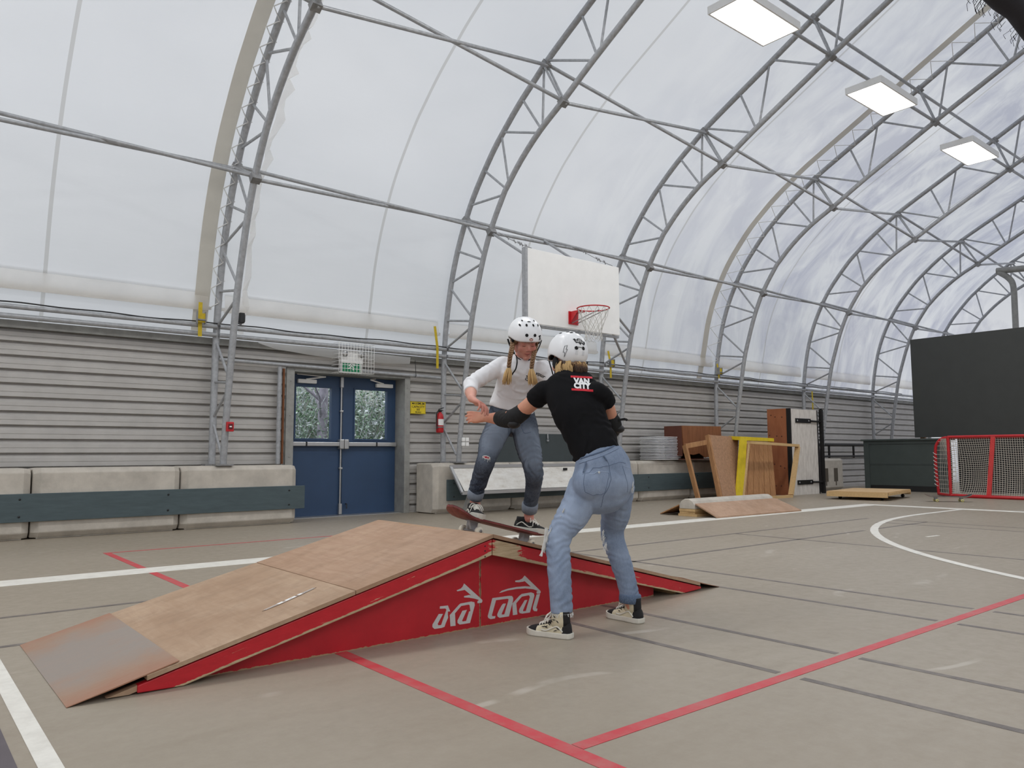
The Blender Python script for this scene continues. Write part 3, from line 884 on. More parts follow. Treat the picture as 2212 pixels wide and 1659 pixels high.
run('hanging_wire', 'thin wire hanging with a hook left of the second truss', 'wire', [(6.65, 10.6, 2.45), (6.66, 10.6, 2.3), (6.67, 10.6, 2.2), (6.65, 10.6, 2.17)], .005, M['black'])
# white fabric edge sticking out above the doors
mb = MB(); a = [(4.05, 2.505), (4.3, 2.44), (4.9, 2.39), (5.4, 2.37), (6.1, 2.36), (6.55, 2.385)]
vs = []
for x, z in a: vs += [(x, 10.60, z), (x, 10.58, 2.52 - (x - 4.05) * .012)]
mb.add(vs, [(2 * i, 2 * i + 1, 2 * i + 3, 2 * i + 2) for i in range(len(a) - 1)], True)
mb.build('sagging_edge', M['sleeve'], ceiling, recalc=False, label='sagging white cloth edge above the doors')

# yellow ratchet straps on the rails
def strap(x, z0, z1, label, lean=0.0, ratchet=True, w=.05):
    t = thing('ratchet_strap', label, 'strap', (x, 10.46, z0), 'yellow straps tying the skin to the rails')
    mb = MB(); mb.beam((x + lean, 10.452, z1), (x, 10.448, (z0 + z1) / 2), .006, w, (1, 0, 0)); mb.beam((x, 10.448, (z0 + z1) / 2), (x + .005, 10.452, z0), .006, w, (1, 0, 0))
    mb.build('webbing', M['strap_yellow'], t)
    if ratchet:
        mb = MB(); zc = z0 + (z1 - z0) * .62
        mb.bx(x - .042, x + .052, 10.40, 10.446, zc - .10, zc + .02); mb.build('ratchet', M['strap_yellow'], t)
        mb = MB(); mb.tube([(x - .05, 10.39, zc - .07), (x + .06, 10.39, zc - .07)], .012, 8)
        for dx in (-.05, .056): mb.bx(x + dx - .004, x + dx + .004, 10.385, 10.446, zc - .12, zc + .04)
        mb.build('ratchet_buckle', M['galv_dark'], t)
strap(3.20, 2.50, 2.96, 'yellow ratchet strap left of the first truss')
strap(6.98, 2.33, 3.02, 'long yellow ratchet strap just left of the second truss', -.05, False, .045)
strap(11.08, 2.42, 2.95, 'yellow ratchet strap behind the helmet of the person in black', -.06)
strap(14.62, 2.62, 2.95, 'yellow ratchet strap on the fourth truss', -.05)
strap(18.62, 2.05, 2.52, 'yellow strap tail above the tall white panel', .0, False, .055)
t = thing('floodlight', 'small dark flood lamp on the first truss by the rail', 'lamp', (3.63, 10.2, 2.66))
mb = MB(); mb.cbox((3.66, 10.2, 2.76), (.07, .08, .14), .01); mb.build('housing', M['black'], t)
mb = MB(); mb.bx(3.70, 3.704, 10.168, 10.232, 2.71, 2.81); mb.build('lens', M['alu'], t)
mb = MB(); mb.tube([(3.66, 10.2, 2.70), (3.62, 10.1, 2.66), (3.52, 9.96, 2.65)], .012, 6); mb.build('arm', M['black'], t)

# ---------------------------------------------------------------- basketball backboard
t = thing('basketball_backboard', 'white basketball backboard with red hoop hung between the trusses', 'basketball hoop', (7.75, 8.0, 2.72))
mb = MB(); mb.bx(6.84, 8.70, 8.0, 8.035, 2.74, 3.80); brd = mb.build('board', M['white'], t, bevel=.004)
mb = MB()
mb.bx(6.80, 6.84, 7.995, 8.075, 2.76, 3.81); mb.bx(6.84, 8.72, 8.035, 8.075, 2.70, 2.735); mb.bx(7.85, 7.89, 8.036, 8.08, 2.55, 2.74)
mb.bx(6.84, 8.68, 8.036, 8.075, 3.2, 3.25); mb.build('back_frame', M['galv'], t)
mb = MB()
for p, q in (((8.5, 8.07, 3.22), (10.9, 9.76, 3.22)), ((7.2, 8.07, 3.6), (7.22, 9.5, 4.50)), ((8.4, 8.07, 3.6), (8.5, 9.5, 4.52)), ((8.6, 8.06, 2.78), (10.9, 9.9, 2.66))): mb.tube([p, q], .022, 8)
mb.build('support_arm', M['galv'], t)
hx, hy, hz = 7.72, 7.60, 2.985
mb = MB(); mb.bx(7.615, 7.80, 7.985, 8.0, 2.80, 2.99); mb.bx(7.64, 7.78, 7.83, 7.985, 2.965, 2.985); mb.add([(7.64, 7.985, 2.82), (7.64, 7.985, 2.965), (7.64, 7.84, 2.965), (7.65, 7.985, 2.82), (7.65, 7.985, 2.965), (7.65, 7.84, 2.965)], [(0, 1, 2), (5, 4, 3), (0, 3, 4, 1), (1, 4, 5, 2), (2, 5, 3, 0)])
mb.build('hoop_bracket', M['red'], t)
mb = MB(); mb.tube([(hx + .229 * math.cos(2 * math.pi * i / 36), hy + .229 * math.sin(2 * math.pi * i / 36), hz) for i in range(36)], .009, 8, closed=True)
hoop = mb.build('hoop', M['red'], t)
mb = MB(); mb.tube([(hx - .05, 7.98, 2.82), (hx + .02, hy - .1, hz - .03)], .006, 6); mb.tube([(hx + .05, 7.98, 2.82), (hx + .13, hy - .12, hz - .02)], .006, 6); mb.build('hoop_brace', M['galv_dark'], t)
# net of knotted cord
mb = MB(); NL = 12; rows = [(.222, 0), (.20, -.10), (.165, -.19), (.135, -.265), (.115, -.33), (.118, -.39), (.128, -.43)]
def npnt(i, r, k): a = 2 * math.pi * (i + (.5 if r % 2 else 0)) / NL; R_, d = rows[r]; return V((hx + R_ * math.cos(a), hy + R_ * math.sin(a), hz + d + .012 * math.sin(i * 2.3 + r)))
for r in range(len(rows) - 1):
    for i in range(NL):
        p = npnt(i, r, 0)
        for j in ((i, i - 1) if r % 2 == 0 else (i, i + 1)): mb.tube([p, npnt(j % NL, r + 1, 0)], .0035, 5, False)
for i in range(NL):
    a = npnt(i, 6, 0); b = npnt((i + 1) % NL, 6, 0); mb.tube([a, (a + b) / 2 - V((0, 0, .035)), b], .0035, 5, False)
mb.build('hoop_net', mat('net_cord', (205, 203, 198), .8), t)
# wires with ties above the board
def wire(label, p, q, sag, kn):
    mb = MB(); p, q = V(p), V(q); L = [p + (q - p) * (i / 14) - V((0, 0, sag * math.sin(math.pi * i / 14))) for i in range(15)]
    mb.tube(L, .005, 5)
    for i in kn:
        c = L[i]; mb.tube([c + V((-.03, 0, .03)), c, c + V((.03, 0, -.02))], .005, 5); mb.tube([c + V((0, 0, .03)), c + V((.02, 0, -.03))], .005, 5)
    tag(mb.build('tied_wire', M['galv_dark'], None), label, 'wire', 'wires tied above the backboard')
wire('tied wire from the second truss down to the left corner of the backboard', (7.24, 9.15, 4.35), (6.95, 8.04, 3.82), .02, (4, 7, 9, 10, 12))
wire('tied wire from the purlin down to the right corner of the backboard', (9.1, 9.3, 4.45), (8.6, 8.04, 3.82), .02, (2, 3, 8, 9, 11))
LOGO = {
 'flameR': [(2.873, 0.242), (2.990, 0.145), (2.994, 0.137), (2.988, 0.129), (2.964, 0.130), (2.962, 0.142), (2.972, 0.145), (2.939, 0.158), (2.877, 0.170), (2.813, 0.174), (2.749, 0.173), (2.703, 0.167), (2.689, 0.166), (2.707, 0.176), (2.749, 0.182), (2.813, 0.185), (2.877, 0.182), (2.919, 0.175), (2.873, 0.211), (2.860, 0.209), (2.830, 0.209), (2.804, 0.213), (2.804, 0.221), (2.834, 0.221), (2.856, 0.227)],
 'laR': [(2.641, 0.144), (2.761, 0.142), (2.780, 0.139), (2.788, 0.128), (2.787, 0.114), (2.757, 0.031), (2.690, 0.032), (2.676, 0.042), (2.675, 0.053), (2.684, 0.069), (2.707, 0.098), (2.717, 0.105), (2.736, 0.103), (2.705, 0.051), (2.707, 0.047), (2.725, 0.046), (2.753, 0.115), (2.755, 0.124), (2.747, 0.128), (2.666, 0.130), (2.637, 0.053), (2.641, 0.047), (2.662, 0.045), (2.658, 0.033), (2.629, 0.033), (2.613, 0.041), (2.609, 0.051)],
 'kaR': [(2.782, 0.097), (2.834, 0.134), (2.851, 0.142), (2.921, 0.143), (2.941, 0.135), (2.945, 0.121), (2.911, 0.032), (2.855, 0.033), (2.835, 0.038), (2.830, 0.049), (2.833, 0.060), (2.873, 0.105), (2.892, 0.104), (2.859, 0.050), (2.861, 0.045), (2.881, 0.044), (2.912, 0.118), (2.905, 0.129), (2.851, 0.127), (2.810, 0.096), (2.818, 0.033), (2.786, 0.033)],
 'iR': [(2.962, 0.126), (2.988, 0.126), (2.958, 0.049), (2.968, 0.046), (2.964, 0.032), (2.942, 0.036), (2.933, 0.047), (2.934, 0.060)],
 'flameL': [(2.450, 0.243), (2.571, 0.143), (2.572, 0.136), (2.567, 0.128), (2.539, 0.129), (2.539, 0.139), (2.549, 0.145), (2.514, 0.157), (2.483, 0.165), (2.450, 0.170), (2.450, 0.177), (2.483, 0.179), (2.496, 0.176), (2.454, 0.209), (2.436, 0.208), (2.406, 0.207), (2.402, 0.213), (2.429, 0.219), (2.440, 0.227)],
 'aL': [(2.296, 0.143), (2.346, 0.141), (2.352, 0.127), (2.361, 0.109), (2.346, 0.110), (2.345, 0.095), (2.348, 0.080), (2.332, 0.052), (2.325, 0.035), (2.306, 0.032), (2.263, 0.033), (2.250, 0.044), (2.250, 0.057), (2.289, 0.105), (2.315, 0.102), (2.282, 0.056), (2.286, 0.048), (2.304, 0.047), (2.337, 0.120), (2.330, 0.128), (2.295, 0.131)],
 'kaL': [(2.358, 0.090), (2.414, 0.134), (2.425, 0.141), (2.498, 0.143), (2.518, 0.137), (2.521, 0.121), (2.489, 0.032), (2.422, 0.033), (2.408, 0.043), (2.408, 0.056), (2.440, 0.102), (2.469, 0.103), (2.437, 0.051), (2.441, 0.046), (2.464, 0.046), (2.483, 0.092), (2.492, 0.094), (2.489, 0.110), (2.487, 0.125), (2.481, 0.129), (2.431, 0.128), (2.391, 0.095), (2.395, 0.031), (2.363, 0.032)],
}
# ---------------------------------------------------------------- red ramp
RX, RZ, RY0, RY1 = 2.58, .50, 3.32, 4.54
SL = .25
def m_plywood(name, a, b, dark, seed):
    t = NT(name)
    v = t.coord('Object', (1, 1, 1)); vs_ = t.coord('Object', (9, 1.2, 9), (0, 0, 0))
    g = t.noise(vs_, 3 + seed * .3, 6, .6, .8)
    big = t.noise(v, 1.6 + seed * .2, 5, .6, .5)
    c = t.ramp(g, [(.3, lin(a)), (.7, lin(b))])
    c = t.mix(t.ramp(big, [(.4, (0, 0, 0)), (.7, (.85, .85, .85))]), c, lin(dark))
    blot = t.noise(t.coord('Object', (1.5, 3, 1)), 3.4, 6, .7, .3)
    c = t.mix(t.ramp(blot, [(.46, (0, 0, 0)), (.72, (.38, .38, .38))]), c, lin(tuple(k * .80 for k in dark)))
    # rubbed pale scratches
    s = t.ramp(t.noise(t.coord('Object', (2, 18, 6), (0, 0, .3)), 5, 3, .5), [(.68, (0, 0, 0)), (.76, (.35, .35, .35))])
    c = t.mix(s, c, lin((205, 180, 155)))
    t.color(c); t.set(.55, 0, .35); t.bump(g, .06, .002); return t.m
M['ply'] = m_plywood('worn_plywood', (176, 147, 120), (190, 163, 137), (162, 131, 104), 1)
M['ply2'] = m_plywood('pinkish_plywood', (172, 138, 113), (187, 156, 130), (160, 126, 98), 2)
def m_wornred():
    t = NT('worn_red_paint')
    v = t.coord('Object'); x = t.xyz(v)
    ax = t.math('ABSOLUTE', x[0])
    d = t.math('SUBTRACT', x[2], t.math('MULTIPLY_ADD', ax, -.2475, .386))      # height above the lower edge of the board
    n1 = t.noise(t.coord('Object', (2.2, 1, 7)), 5, 6, .7); n2 = t.noise(v, 26, 4, .6)
    edge = t.math('MAXIMUM', 0.0, t.math('SUBTRACT', 1.0, t.math('DIVIDE', d, .028)))
    ap = t.math('MAXIMUM', 0.0, t.math('SUBTRACT', 1.0, t.math('DIVIDE', t.math('ABSOLUTE', t.math('SUBTRACT', x[0], .07)), .22)))
    far = t.math('MULTIPLY', t.math('GREATER_THAN', x[0], .03), .10)
    w = t.math('ADD', t.math('ADD', t.math('MULTIPLY', edge, .75), t.math('MULTIPLY', ap, .40)), t.math('ADD', t.math('MULTIPLY', n1, .55), far))
    cx = t.n('ShaderNodeCombineXYZ'); t.l(t.math('MULTIPLY', x[0], 2.4), cx.inputs[0]); t.l(t.math('MULTIPLY', d, 46), cx.inputs[1])
    chip = t.ramp(t.noise(cx.outputs[0], 1.3, 5, .65), [(.60, (0, 0, 0)), (.70, (.42, .42, .42))])
    w = t.math('ADD', w, chip)
    mask = t.ramp(t.math('MULTIPLY_ADD', n2, .12, w), [(.60, (0, 0, 0)), (.64, (1, 1, 1))])
    woodc = t.ramp(t.noise(t.coord('Object', (2, 10, 20)), 6, 4), [(.3, lin((176, 150, 116))), (.7, lin((208, 186, 152)))])
    t.color(t.mix(mask, t.ramp(n1, [(.3, lin((184, 26, 38))), (.7, lin((202, 34, 46)))]), woodc))
    t.set(.42); return t.m
M['worn_red'] = m_wornred()
def m_redpanel():
    t = NT('red_panel_paint')
    v = t.coord('Object'); x = t.xyz(v)
    n = t.noise(v, 5, 5, .65); n2 = t.noise(v, 34, 3, .6)
    e = t.math('MAXIMUM', 0.0, t.math('SUBTRACT', 1.0, t.math('DIVIDE', x[2], .014)))
    s = t.math('MAXIMUM', 0.0, t.math('SUBTRACT', 1.0, t.math('DIVIDE', t.math('ABSOLUTE', t.math('ADD', x[0], .023)), .014)))
    m = t.ramp(t.math('ADD', t.math('MULTIPLY', t.math('MAXIMUM', e, s), .42), t.math('MULTIPLY', n2, .62)), [(.56, (0, 0, 0)), (.6, (1, 1, 1))])
    t.color(t.mix(m, t.ramp(n, [(.3, lin((178, 24, 36))), (.7, lin((196, 30, 42)))]), lin((170, 140, 108)))); t.set(.5); return t.m
M['red_panel'] = m_redpanel()
def m_plate():
    t = NT('worn_steel_plate')
    v = t.coord('Object'); n = t.noise(v, 2.2, 6, .65, .4); f = t.noise(t.coord('Object', (3, 12, 3)), 5, 5, .6)
    x = t.xyz(v)
    rim = t.math('ABSOLUTE', t.math('DIVIDE', x[1], .61))
    k = t.math('ADD', t.math('MULTIPLY', t.math('POWER', rim, 2.6), .55), t.math('MULTIPLY', n, .85))
    c = t.ramp(k, [(.46, lin((158, 147, 138))), (.72, lin((168, 136, 114))), (.95, lin((170, 124, 99)))])
    c = t.mix(t.ramp(f, [(.4, (0, 0, 0)), (.7, (.25, .25, .25))]), c, lin((176, 150, 130)))
    t.color(c); t.set(.45, .25); return t.m
M['plate'] = m_plate()
M['raw'] = wood('raw_timber', (196, 162, 112), (222, 190, 140))
M['logo_white'] = mat('stencilled_white', (206, 202, 200), .6, 0, .06, 30)
ramp = thing('skate_ramp', 'red wooden skateboard ramp with plywood deck and white stencilled logos', 'skate ramp', (RX, 3.93, 0))
def zt(x): return RZ - SL * abs(x - RX)
def slab(x0, x1, z_off0, z_off1, y0, y1, name, m, lab=None, bevel=0.0):
    mb = MB(); mb.prism([(x0, zt(x0) + z_off0), (x1, zt(x1) + z_off0), (x1, zt(x1) + z_off1), (x0, zt(x0) + z_off1)], lambda a, b, d: V((a, d, b)), y0, y1)
    return mb.build(name, m, ramp, bevel=bevel, label=lab)
slab(.86, 1.760, -.019, -.001, RY0 - .008, RY1 + .008, 'deck_panel', M['ply'])
up1 = slab(1.764, RX - .001, -.019, 0, RY0 - .008, RY1 + .008, 'deck_panel', M['ply2'])
slab(RX + .001, 3.56, -.019, 0, RY0 - .008, RY1 + .008, 'deck_panel', M['ply2'])
slab(3.563, 4.36, -.019, 0, RY0 - .008, RY1 + .008, 'deck_panel', M['ply'])
# steel transition plates at both feet
for x0, x1 in ((.585, .98), (4.18, 4.583)):
    mb = MB(); s = 1 if x0 < RX else -1
    a, b = (x0, x1) if s > 0 else (x1, x0)
    mb.prism([(a, .003), (a + .18 * s, zt(a + .18 * s) + .003), (b, zt(b) + .006), (b, zt(b) + .002), (a + .18 * s, zt(a + .18 * s) - .002), (a, .0005)], lambda p, q, d: V((p, d, q)), RY0, RY1)
    mb.build('steel_plate', M['plate'], ramp, label='grey steel transition plate at the foot of the ramp')
for y0, y1 in ((RY0 + .001, RY0 + .039), (RY1 - .039, RY1 - .001)):
    for s in (-1, 1):
        xa = RX + s * .003; xe = RX + s * 1.752
        P = [(xa, zt(xa) - .027), (xe, zt(xe) - .027), (xe, .006), (RX + s * 1.58, .002), (xa, .388)]
        if s > 0: P = [(xa, zt(xa) - .027), (RX + 1.80, zt(RX + 1.80) - .024), (RX + 1.80, .012), (RX + 1.60, .002), (xa, .388)]
        mb = MB(); mb.prism(P, lambda a, b, d: V((a, d, b)), y0, y1)
        fa = mb.build('side_rail', M['worn_red'], ramp, bevel=.004)
        if y0 < 3.5 and s < 0:
            mb = MB()
            for z in (.46, .435, .405): mb.lathe([(.004, 0), (.004, .002)], (RX - .05, y0, z - .02), (0, -1, 0), 8)
            mb.build('screw', M['black'], fa)
    # recessed plywood cheeks
    yc = y0 + (.062 if y0 < 3.9 else -.04)
    for xa, xe, s in ((RX - .024, 1.10, -1), (RX - .020, 3.98, 1)):
        mb = MB(); z1 = zt(RX) - .03
        P = [(xa, 0.0), (xa, zt(xa) - .03), (RX, zt(RX) - .03), (xe, zt(xe) - .03), (xe, 0.0)] if s > 0 else [(xa, 0.0), (xa, zt(xa) - .03), (xe, zt(xe) - .03), (xe, 0.0)]
        mb.prism(P, lambda a, b, d: V((a, d, b)), yc + .018, yc + .036)
        ch = mb.build('side_panel', M['red_panel'], ramp)
        if y0 < 3.9:
            mb = MB()
            for k in LOGO:
                if (k[-1] == 'R') == (s > 0): mb.prism(LOGO[k], lambda a, b, d: V((a, d, b)), 3.3995, 3.4015)
            mb.build('stencilled_logo', M['logo_white'], ch, label='white stencilled lettering with a flame above it')
mb = MB()
for x in (1.0, 4.15): mb.bx(x - .02, x + .02, RY0 + .05, RY1 - .05, .0, zt(x) - .02)
for x in (1.76, 2.2, 2.98, 3.5): mb.bx(x - .02, x + .02, RY0 + .1, RY1 - .1, zt(x) - .11, zt(x) - .03)
mb.bx(RX - .02, RX + .02, RY0 + .1, RY1 - .1, .0, zt(RX) - .03)
mb.build('inner_rib', M['raw'], ramp)
mb = MB(); mb.prism([(.72, .006), (.98, .072), (1.0, .055), (.80, .004)], lambda a, b, d: V((a, d, b)), RY0 + .01, RY0 + .05)
mb.build('splintered_shim', M['ply'], ramp)
mb = MB(); nz = .0012
mb.prism([(3.83, -.02), (4.26, -.02), (4.28, .055), (4.1, .05), (3.95, .06), (3.82, .05)], lambda a, b, d: V((RX + b, a, zt(RX + abs(b)) + d)), -.001, nz)
mb.build('chipped_edge', M['raw'], ramp, label='pale chipped strip along the ramp crest')
# slim sticker on the lower deck panel
mb = MB(); A, B = V((1.41, 3.555)), V((1.70, 3.60)); d = (B - A).normalized(); nr = V((-d.y, d.x)) * .014
def stk(t, s): p = A + (B - A) * t + nr * s; return V((p.x, p.y, zt(p.x) + .0005))
stL = [(-.0, .0), (.08, .55), (.3, 1), (.7, 1), (.92, .55), (1, 0), (.92, -.55), (.7, -1), (.3, -1), (.08, -.55)]
mb.prism(stL, lambda a, b, d: stk(a, b) + V((0, 0, d)), 0, .001); st = mb.build('sticker', mat('sticker_grey', (150, 128, 112), .4), up1 if False else ramp, label='slim grey and white sticker on the plywood')
mb = MB()
for a0, a1, b0, b1 in ((.28, .37, -.8, .8), (.42, .49, -.8, .8), (.49, .54, -.8, -.2), (.49, .54, .3, .8), (.54, .6, -.8, .8), (.65, .72, -.7, .8), (.37, .42, -.8, -.4), (.05, .28, .35, .5), (.05, .28, -.5, -.35), (.72, .95, .35, .5), (.72, .95, -.5, -.35)):
    mb.prism([(a0, b0), (a1, b0), (a1, b1), (a0, b1)], lambda a, b, d: stk(a, b) + V((0, 0, d)), .001, .0018)
mb.build('sticker_lettering', M['white'], st)

# ---------------------------------------------------------------- skateboards
def skateboard(T, name, label, deckm, wheelm, flip=False):
    """board along its own x, wheels on z = 0"""
    root = thing(name, label, 'skateboard', T.translation)
    top = .094
    N = 26
    def section(u):
        x = -.405 * math.cos(math.pi * u)
        e = max(0, abs(x) - .27) / .135
        z = top + .052 * e ** 1.6
        h = .101 if abs(x) < .30 else .101 * math.sqrt(max(0.0, 1 - ((abs(x) - .30) / .106) ** 2.4))
        return x, z, max(h, .004)
    mb = MB(T); up_, lo_ = [], []
    rings = []
    for i in range(N + 1):
        x, z, h = section(i / N)
        c = .06 * h
        rings.append([V((x, -h, z + c)), V((x, -h * .5, z)), V((x, h * .5, z)), V((x, h, z + c)), V((x, h, z - .011 + c)), V((x, h * .5, z - .011)), V((x, -h * .5, z - .011)), V((x, -h, z - .011 + c))])
    mb.rings(rings, True, False)
    deck_ = mb.build('deck', deckm, root)
    mb = MB(T); rr = []
    for i in range(N + 1):
        x, z, h = section(i / N); c = .06 * h; h *= .985
        rr += [V((x * .998, -h, z + c + .0012)), V((x * .998, -h * .5, z + .0012)), V((x * .998, h * .5, z + .0012)), V((x * .998, h, z + c + .0012))]
    mb.add(rr, [(4 * i + j, 4 * i + j + 1, 4 * i + j + 5, 4 * i + j + 4) for i in range(N) for j in range(3)], True)
    mb.build('grip_tape', M['black'], deck_, recalc=False)
    for s in (-1, 1):
        x = .215 * s
        mb = MB(T); mb.bx(x - .04, x + .04, -.027, .027, top - .016, top - .010); mb.tube([(x, -.075, .027), (x, .075, .027)], .0075, 8)
        mb.rings([[V((x - .02, -.03, .03)), V((x + .02, -.03, .03)), V((x + .02, .03, .03)), V((x - .02, .03, .03))], [V((x - .028 + .012 * s, -.02, top - .016)), V((x + .028, -.02, top - .016)), V((x + .028, .02, top - .016)), V((x - .028, .02, top - .016))]], True, False)
        mb.lathe([(.012, 0), (.012, .05)], (x + .015 * s, 0, .035), (.3 * s, 0, 1), 10)
        tr = mb.build('truck', M['galv'], root)
        for q in (-1, 1):
            mb = MB(T); y = q * .083
            mb.lathe([(.011, -.016), (.022, -.017), (.0265, -.010), (.0265, .010), (.022, .017), (.011, .016)], (x, y, .0268), (0, 1, 0), 20)
            w = mb.build('wheel', wheelm, tr)
            mb = MB(T); mb.lathe([(.0105, -.018), (.0105, .018)], (x, y, .0268), (0, 1, 0), 14); mb.build('bearing', M['galv_dark'], w)
    return root
M['deck_red'] = mat('scuffed_red_wood', (128, 62, 58), .5, 0, .3, 8, 0, 60, (1, 6, 6), tint=(96, 40, 40))
M['wheel_white'] = mat('cream_urethane', (232, 226, 208), .4, 0, .05)
M['wheel_yellow'] = mat('yellow_urethane', (215, 205, 130), .4)
M['deck_grey'] = mat('grey_worn_wood', (150, 138, 132), .6, 0, .2, 10)
tilt = math.atan(SL)
SKX, SKY = 3.035, 3.86
skateboard(Matrix.Translation((SKX, SKY, zt(SKX) + .001)) @ Matrix.Rotation(tilt, 4, 'Y'), 'skateboard', 'red-brown skateboard under the feet of the rider on the ramp crest', M['deck_red'], M['wheel_white'])
a2 = math.atan2(5.95 - 6.42, 16.0 - 15.6)
skateboard(Matrix.Translation((15.72, 6.15, .0015)) @ Matrix.Rotation(math.atan2(-.62, .45), 4, 'Z'), 'skateboard', 'skateboard with yellow wheels parked on the floor before the hockey net', M['deck_grey'], M['wheel_yellow'])
# ---------------------------------------------------------------- stacked and leaning things along the wall
def hexa(mb, q, off):
    """solid from four corners and a thickness vector"""
    q = [V(p) for p in q]; off = V(off)
    return mb.add(q + [p + off for p in q], [(0, 1, 2, 3), (7, 6, 5, 4), (0, 4, 5, 1), (1, 5, 6, 2), (2, 6, 7, 3), (3, 7, 4, 0)])
M['brown_ply'] = wood('stained_plywood', (120, 74, 44), (158, 102, 64), (10, 10, 1.0), 2.2)
M['brown_dark'] = mat('dark_brown_board', (96, 54, 40), .7, 0, .1, 5)
M['osb'] = mat('particle_board', (170, 132, 102), .75, 0, .2, 24, .1, 90)
M['plank'] = wood('plank_timber', (150, 104, 66), (196, 150, 104), (12, 12, 1.1), 2.4)
M['red_ply'] = wood('reddish_plywood', (150, 88, 56), (178, 112, 74), (3, 3, .8), 2.0)
M['white_worn'] = mat('weathered_white_board', (222, 218, 212), .7, 0, .10, 5, .05, 40, (3, 3, .8), tint=(198, 192, 184))
M['dark_green'] = mat('dark_green_grey_paint', (66, 74, 72), .55, 0, .07, 3)
M['charcoal'] = mat('charcoal_board', (60, 62, 60), .6, 0, .06, 3)
M['black_steel'] = mat('black_steel', (34, 33, 33), .5, .3, .1)
M['tarp'] = mat('dark_tarp', (40, 36, 36), .85, 0, .3, 12)
M['white_plastic'] = mat('white_plastic', (232, 233, 236), .4, 0, .03)
M['slate_dark'] = mat('slate_grey_board', (62, 70, 72), .6, 0, .08, 4)

# dark board on the blocks behind the rider
t = thing('dark_board', 'dark slate coloured board standing on the blocks behind the rider', 'board', (9.3, 10.42, .79))
mb = MB(); mb.bx(8.15, 9.12, 10.40, 10.44, .792, 1.29); mb.bx(9.13, 10.35, 10.405, 10.445, .792, 1.29); mb.build('panel', M['slate_dark'], t, bevel=.004)
mb = MB(); mb.tube([(9.34, 10.39, 1.29), (9.34, 10.385, 1.20)], .014, 6); mb.cbox((9.34, 10.385, 1.17), (.035, .03, .035), .005); mb.build('latch', M['galv'], t)

# white weathered bench panel
t = thing('bench_panel', 'long white weathered panel with metal frame leaning on the blocks behind the skateboard', 'bench', (8.2, 9.75, 0))
yT, zT, yB, zB = 10.0, .735, 9.68, .335
mb = MB(); hexa(mb, [(6.98, yB, zB + .03), (9.62, yB, zB + .03), (9.62, yT, zT - .02), (6.98, yT, zT - .02)], (0, .02, .016))
def m_bench():
    t = NT('peeling_white_paint'); v = t.coord('Object')
    n = t.noise(t.coord('Object', (1.2, 3, 3)), 4, 6, .7); f = t.noise(v, 26, 4, .7)
    c = t.ramp(t.math('MULTIPLY_ADD', f, .3, n), [(.50, lin((232, 230, 224))), (.78, lin((214, 209, 200))), (.92, lin((160, 144, 124)))])
    t.color(c); t.set(.6); return t.m
mb.build('panel', m_bench(), t)
mb = MB()
for p, q in (((6.93, yB, zB), (9.66, yB, zB)), ((6.93, yT, zT), (9.66, yT, zT))): mb.beam(p, q, .035, .05)
for x in (6.94, 9.65): mb.beam((x, yB, zB), (x, yT, zT), .03, .045, (1, 0, 0))
mb.build('frame', M['alu'], t)
for x in (7.12, 9.4):
    mb = MB(); mb.beam((x, yB + .04, zB), (x - .04, yB + .16, 0), .05, .06, (1, 0, 0)); mb.build('leg', M['frame_grey'], t)
mb = MB(); mb.bx(9.26, 9.36, 9.9, 9.906, .64, .685); mb.build('tag', M['black'], t)

# stack of white folded chairs
CH = ['topmost of the stack', 'second from the top'] + ['%s from the top' % w for w in ('third', 'fourth', 'fifth', 'sixth', 'seventh', 'eighth', 'ninth', 'tenth', 'eleventh', 'twelfth', 'thirteenth')] + ['second from the bottom', 'at the bottom of the stack']
nC = 15; dz = (1.275 - .80) / nC
def chair_layer():
    t = thing('folding_chair', 'white folded chair ' + CH[-1], 'chair', (12.31, 10.27, .80), 'white folded chairs stacked on the block')
    x0, x1, y0, y1 = 11.93, 12.70, 10.03, 10.52; z = .80 + dz * .42
    c = .06
    ol = [(x0 + c, y0), (x1 - c, y0), (x1 - .012, y0 + .012), (x1, y0 + c), (x1, y1 - c), (x1 - c, y1), (x0 + c, y1), (x0, y1 - c), (x0, y0 + c), (x0 + .012, y0 + .012)]
    mb = MB(); mb.tube([(a, b, z) for a, b in ol], .0095, 7, closed=True); mb.tube([(x0, 10.27, z), (x1, 10.27, z)], .008, 6); mb.build('frame', M['white_plastic'], t)
    mb = MB(); mb.cbox(((x0 + x1) / 2 - .12, 10.27, z + .002), (.40, .42, .011), .004); mb.build('seat', M['white_plastic'], t)
    mb = MB(); mb.cbox((x1 - .13, 10.27, z + .002), (.16, .42, .011), .004); mb.build('backrest', M['white_plastic'], t)
    return t
c0 = chair_layer()
for i in range(1, nC):
    c = copy_tree(c0, None, ((i * 37 % 5 - 2) * .006, (i * 23 % 5 - 2) * .005, dz * i)); c['label'] = 'white folded chair ' + CH[-1 - i]

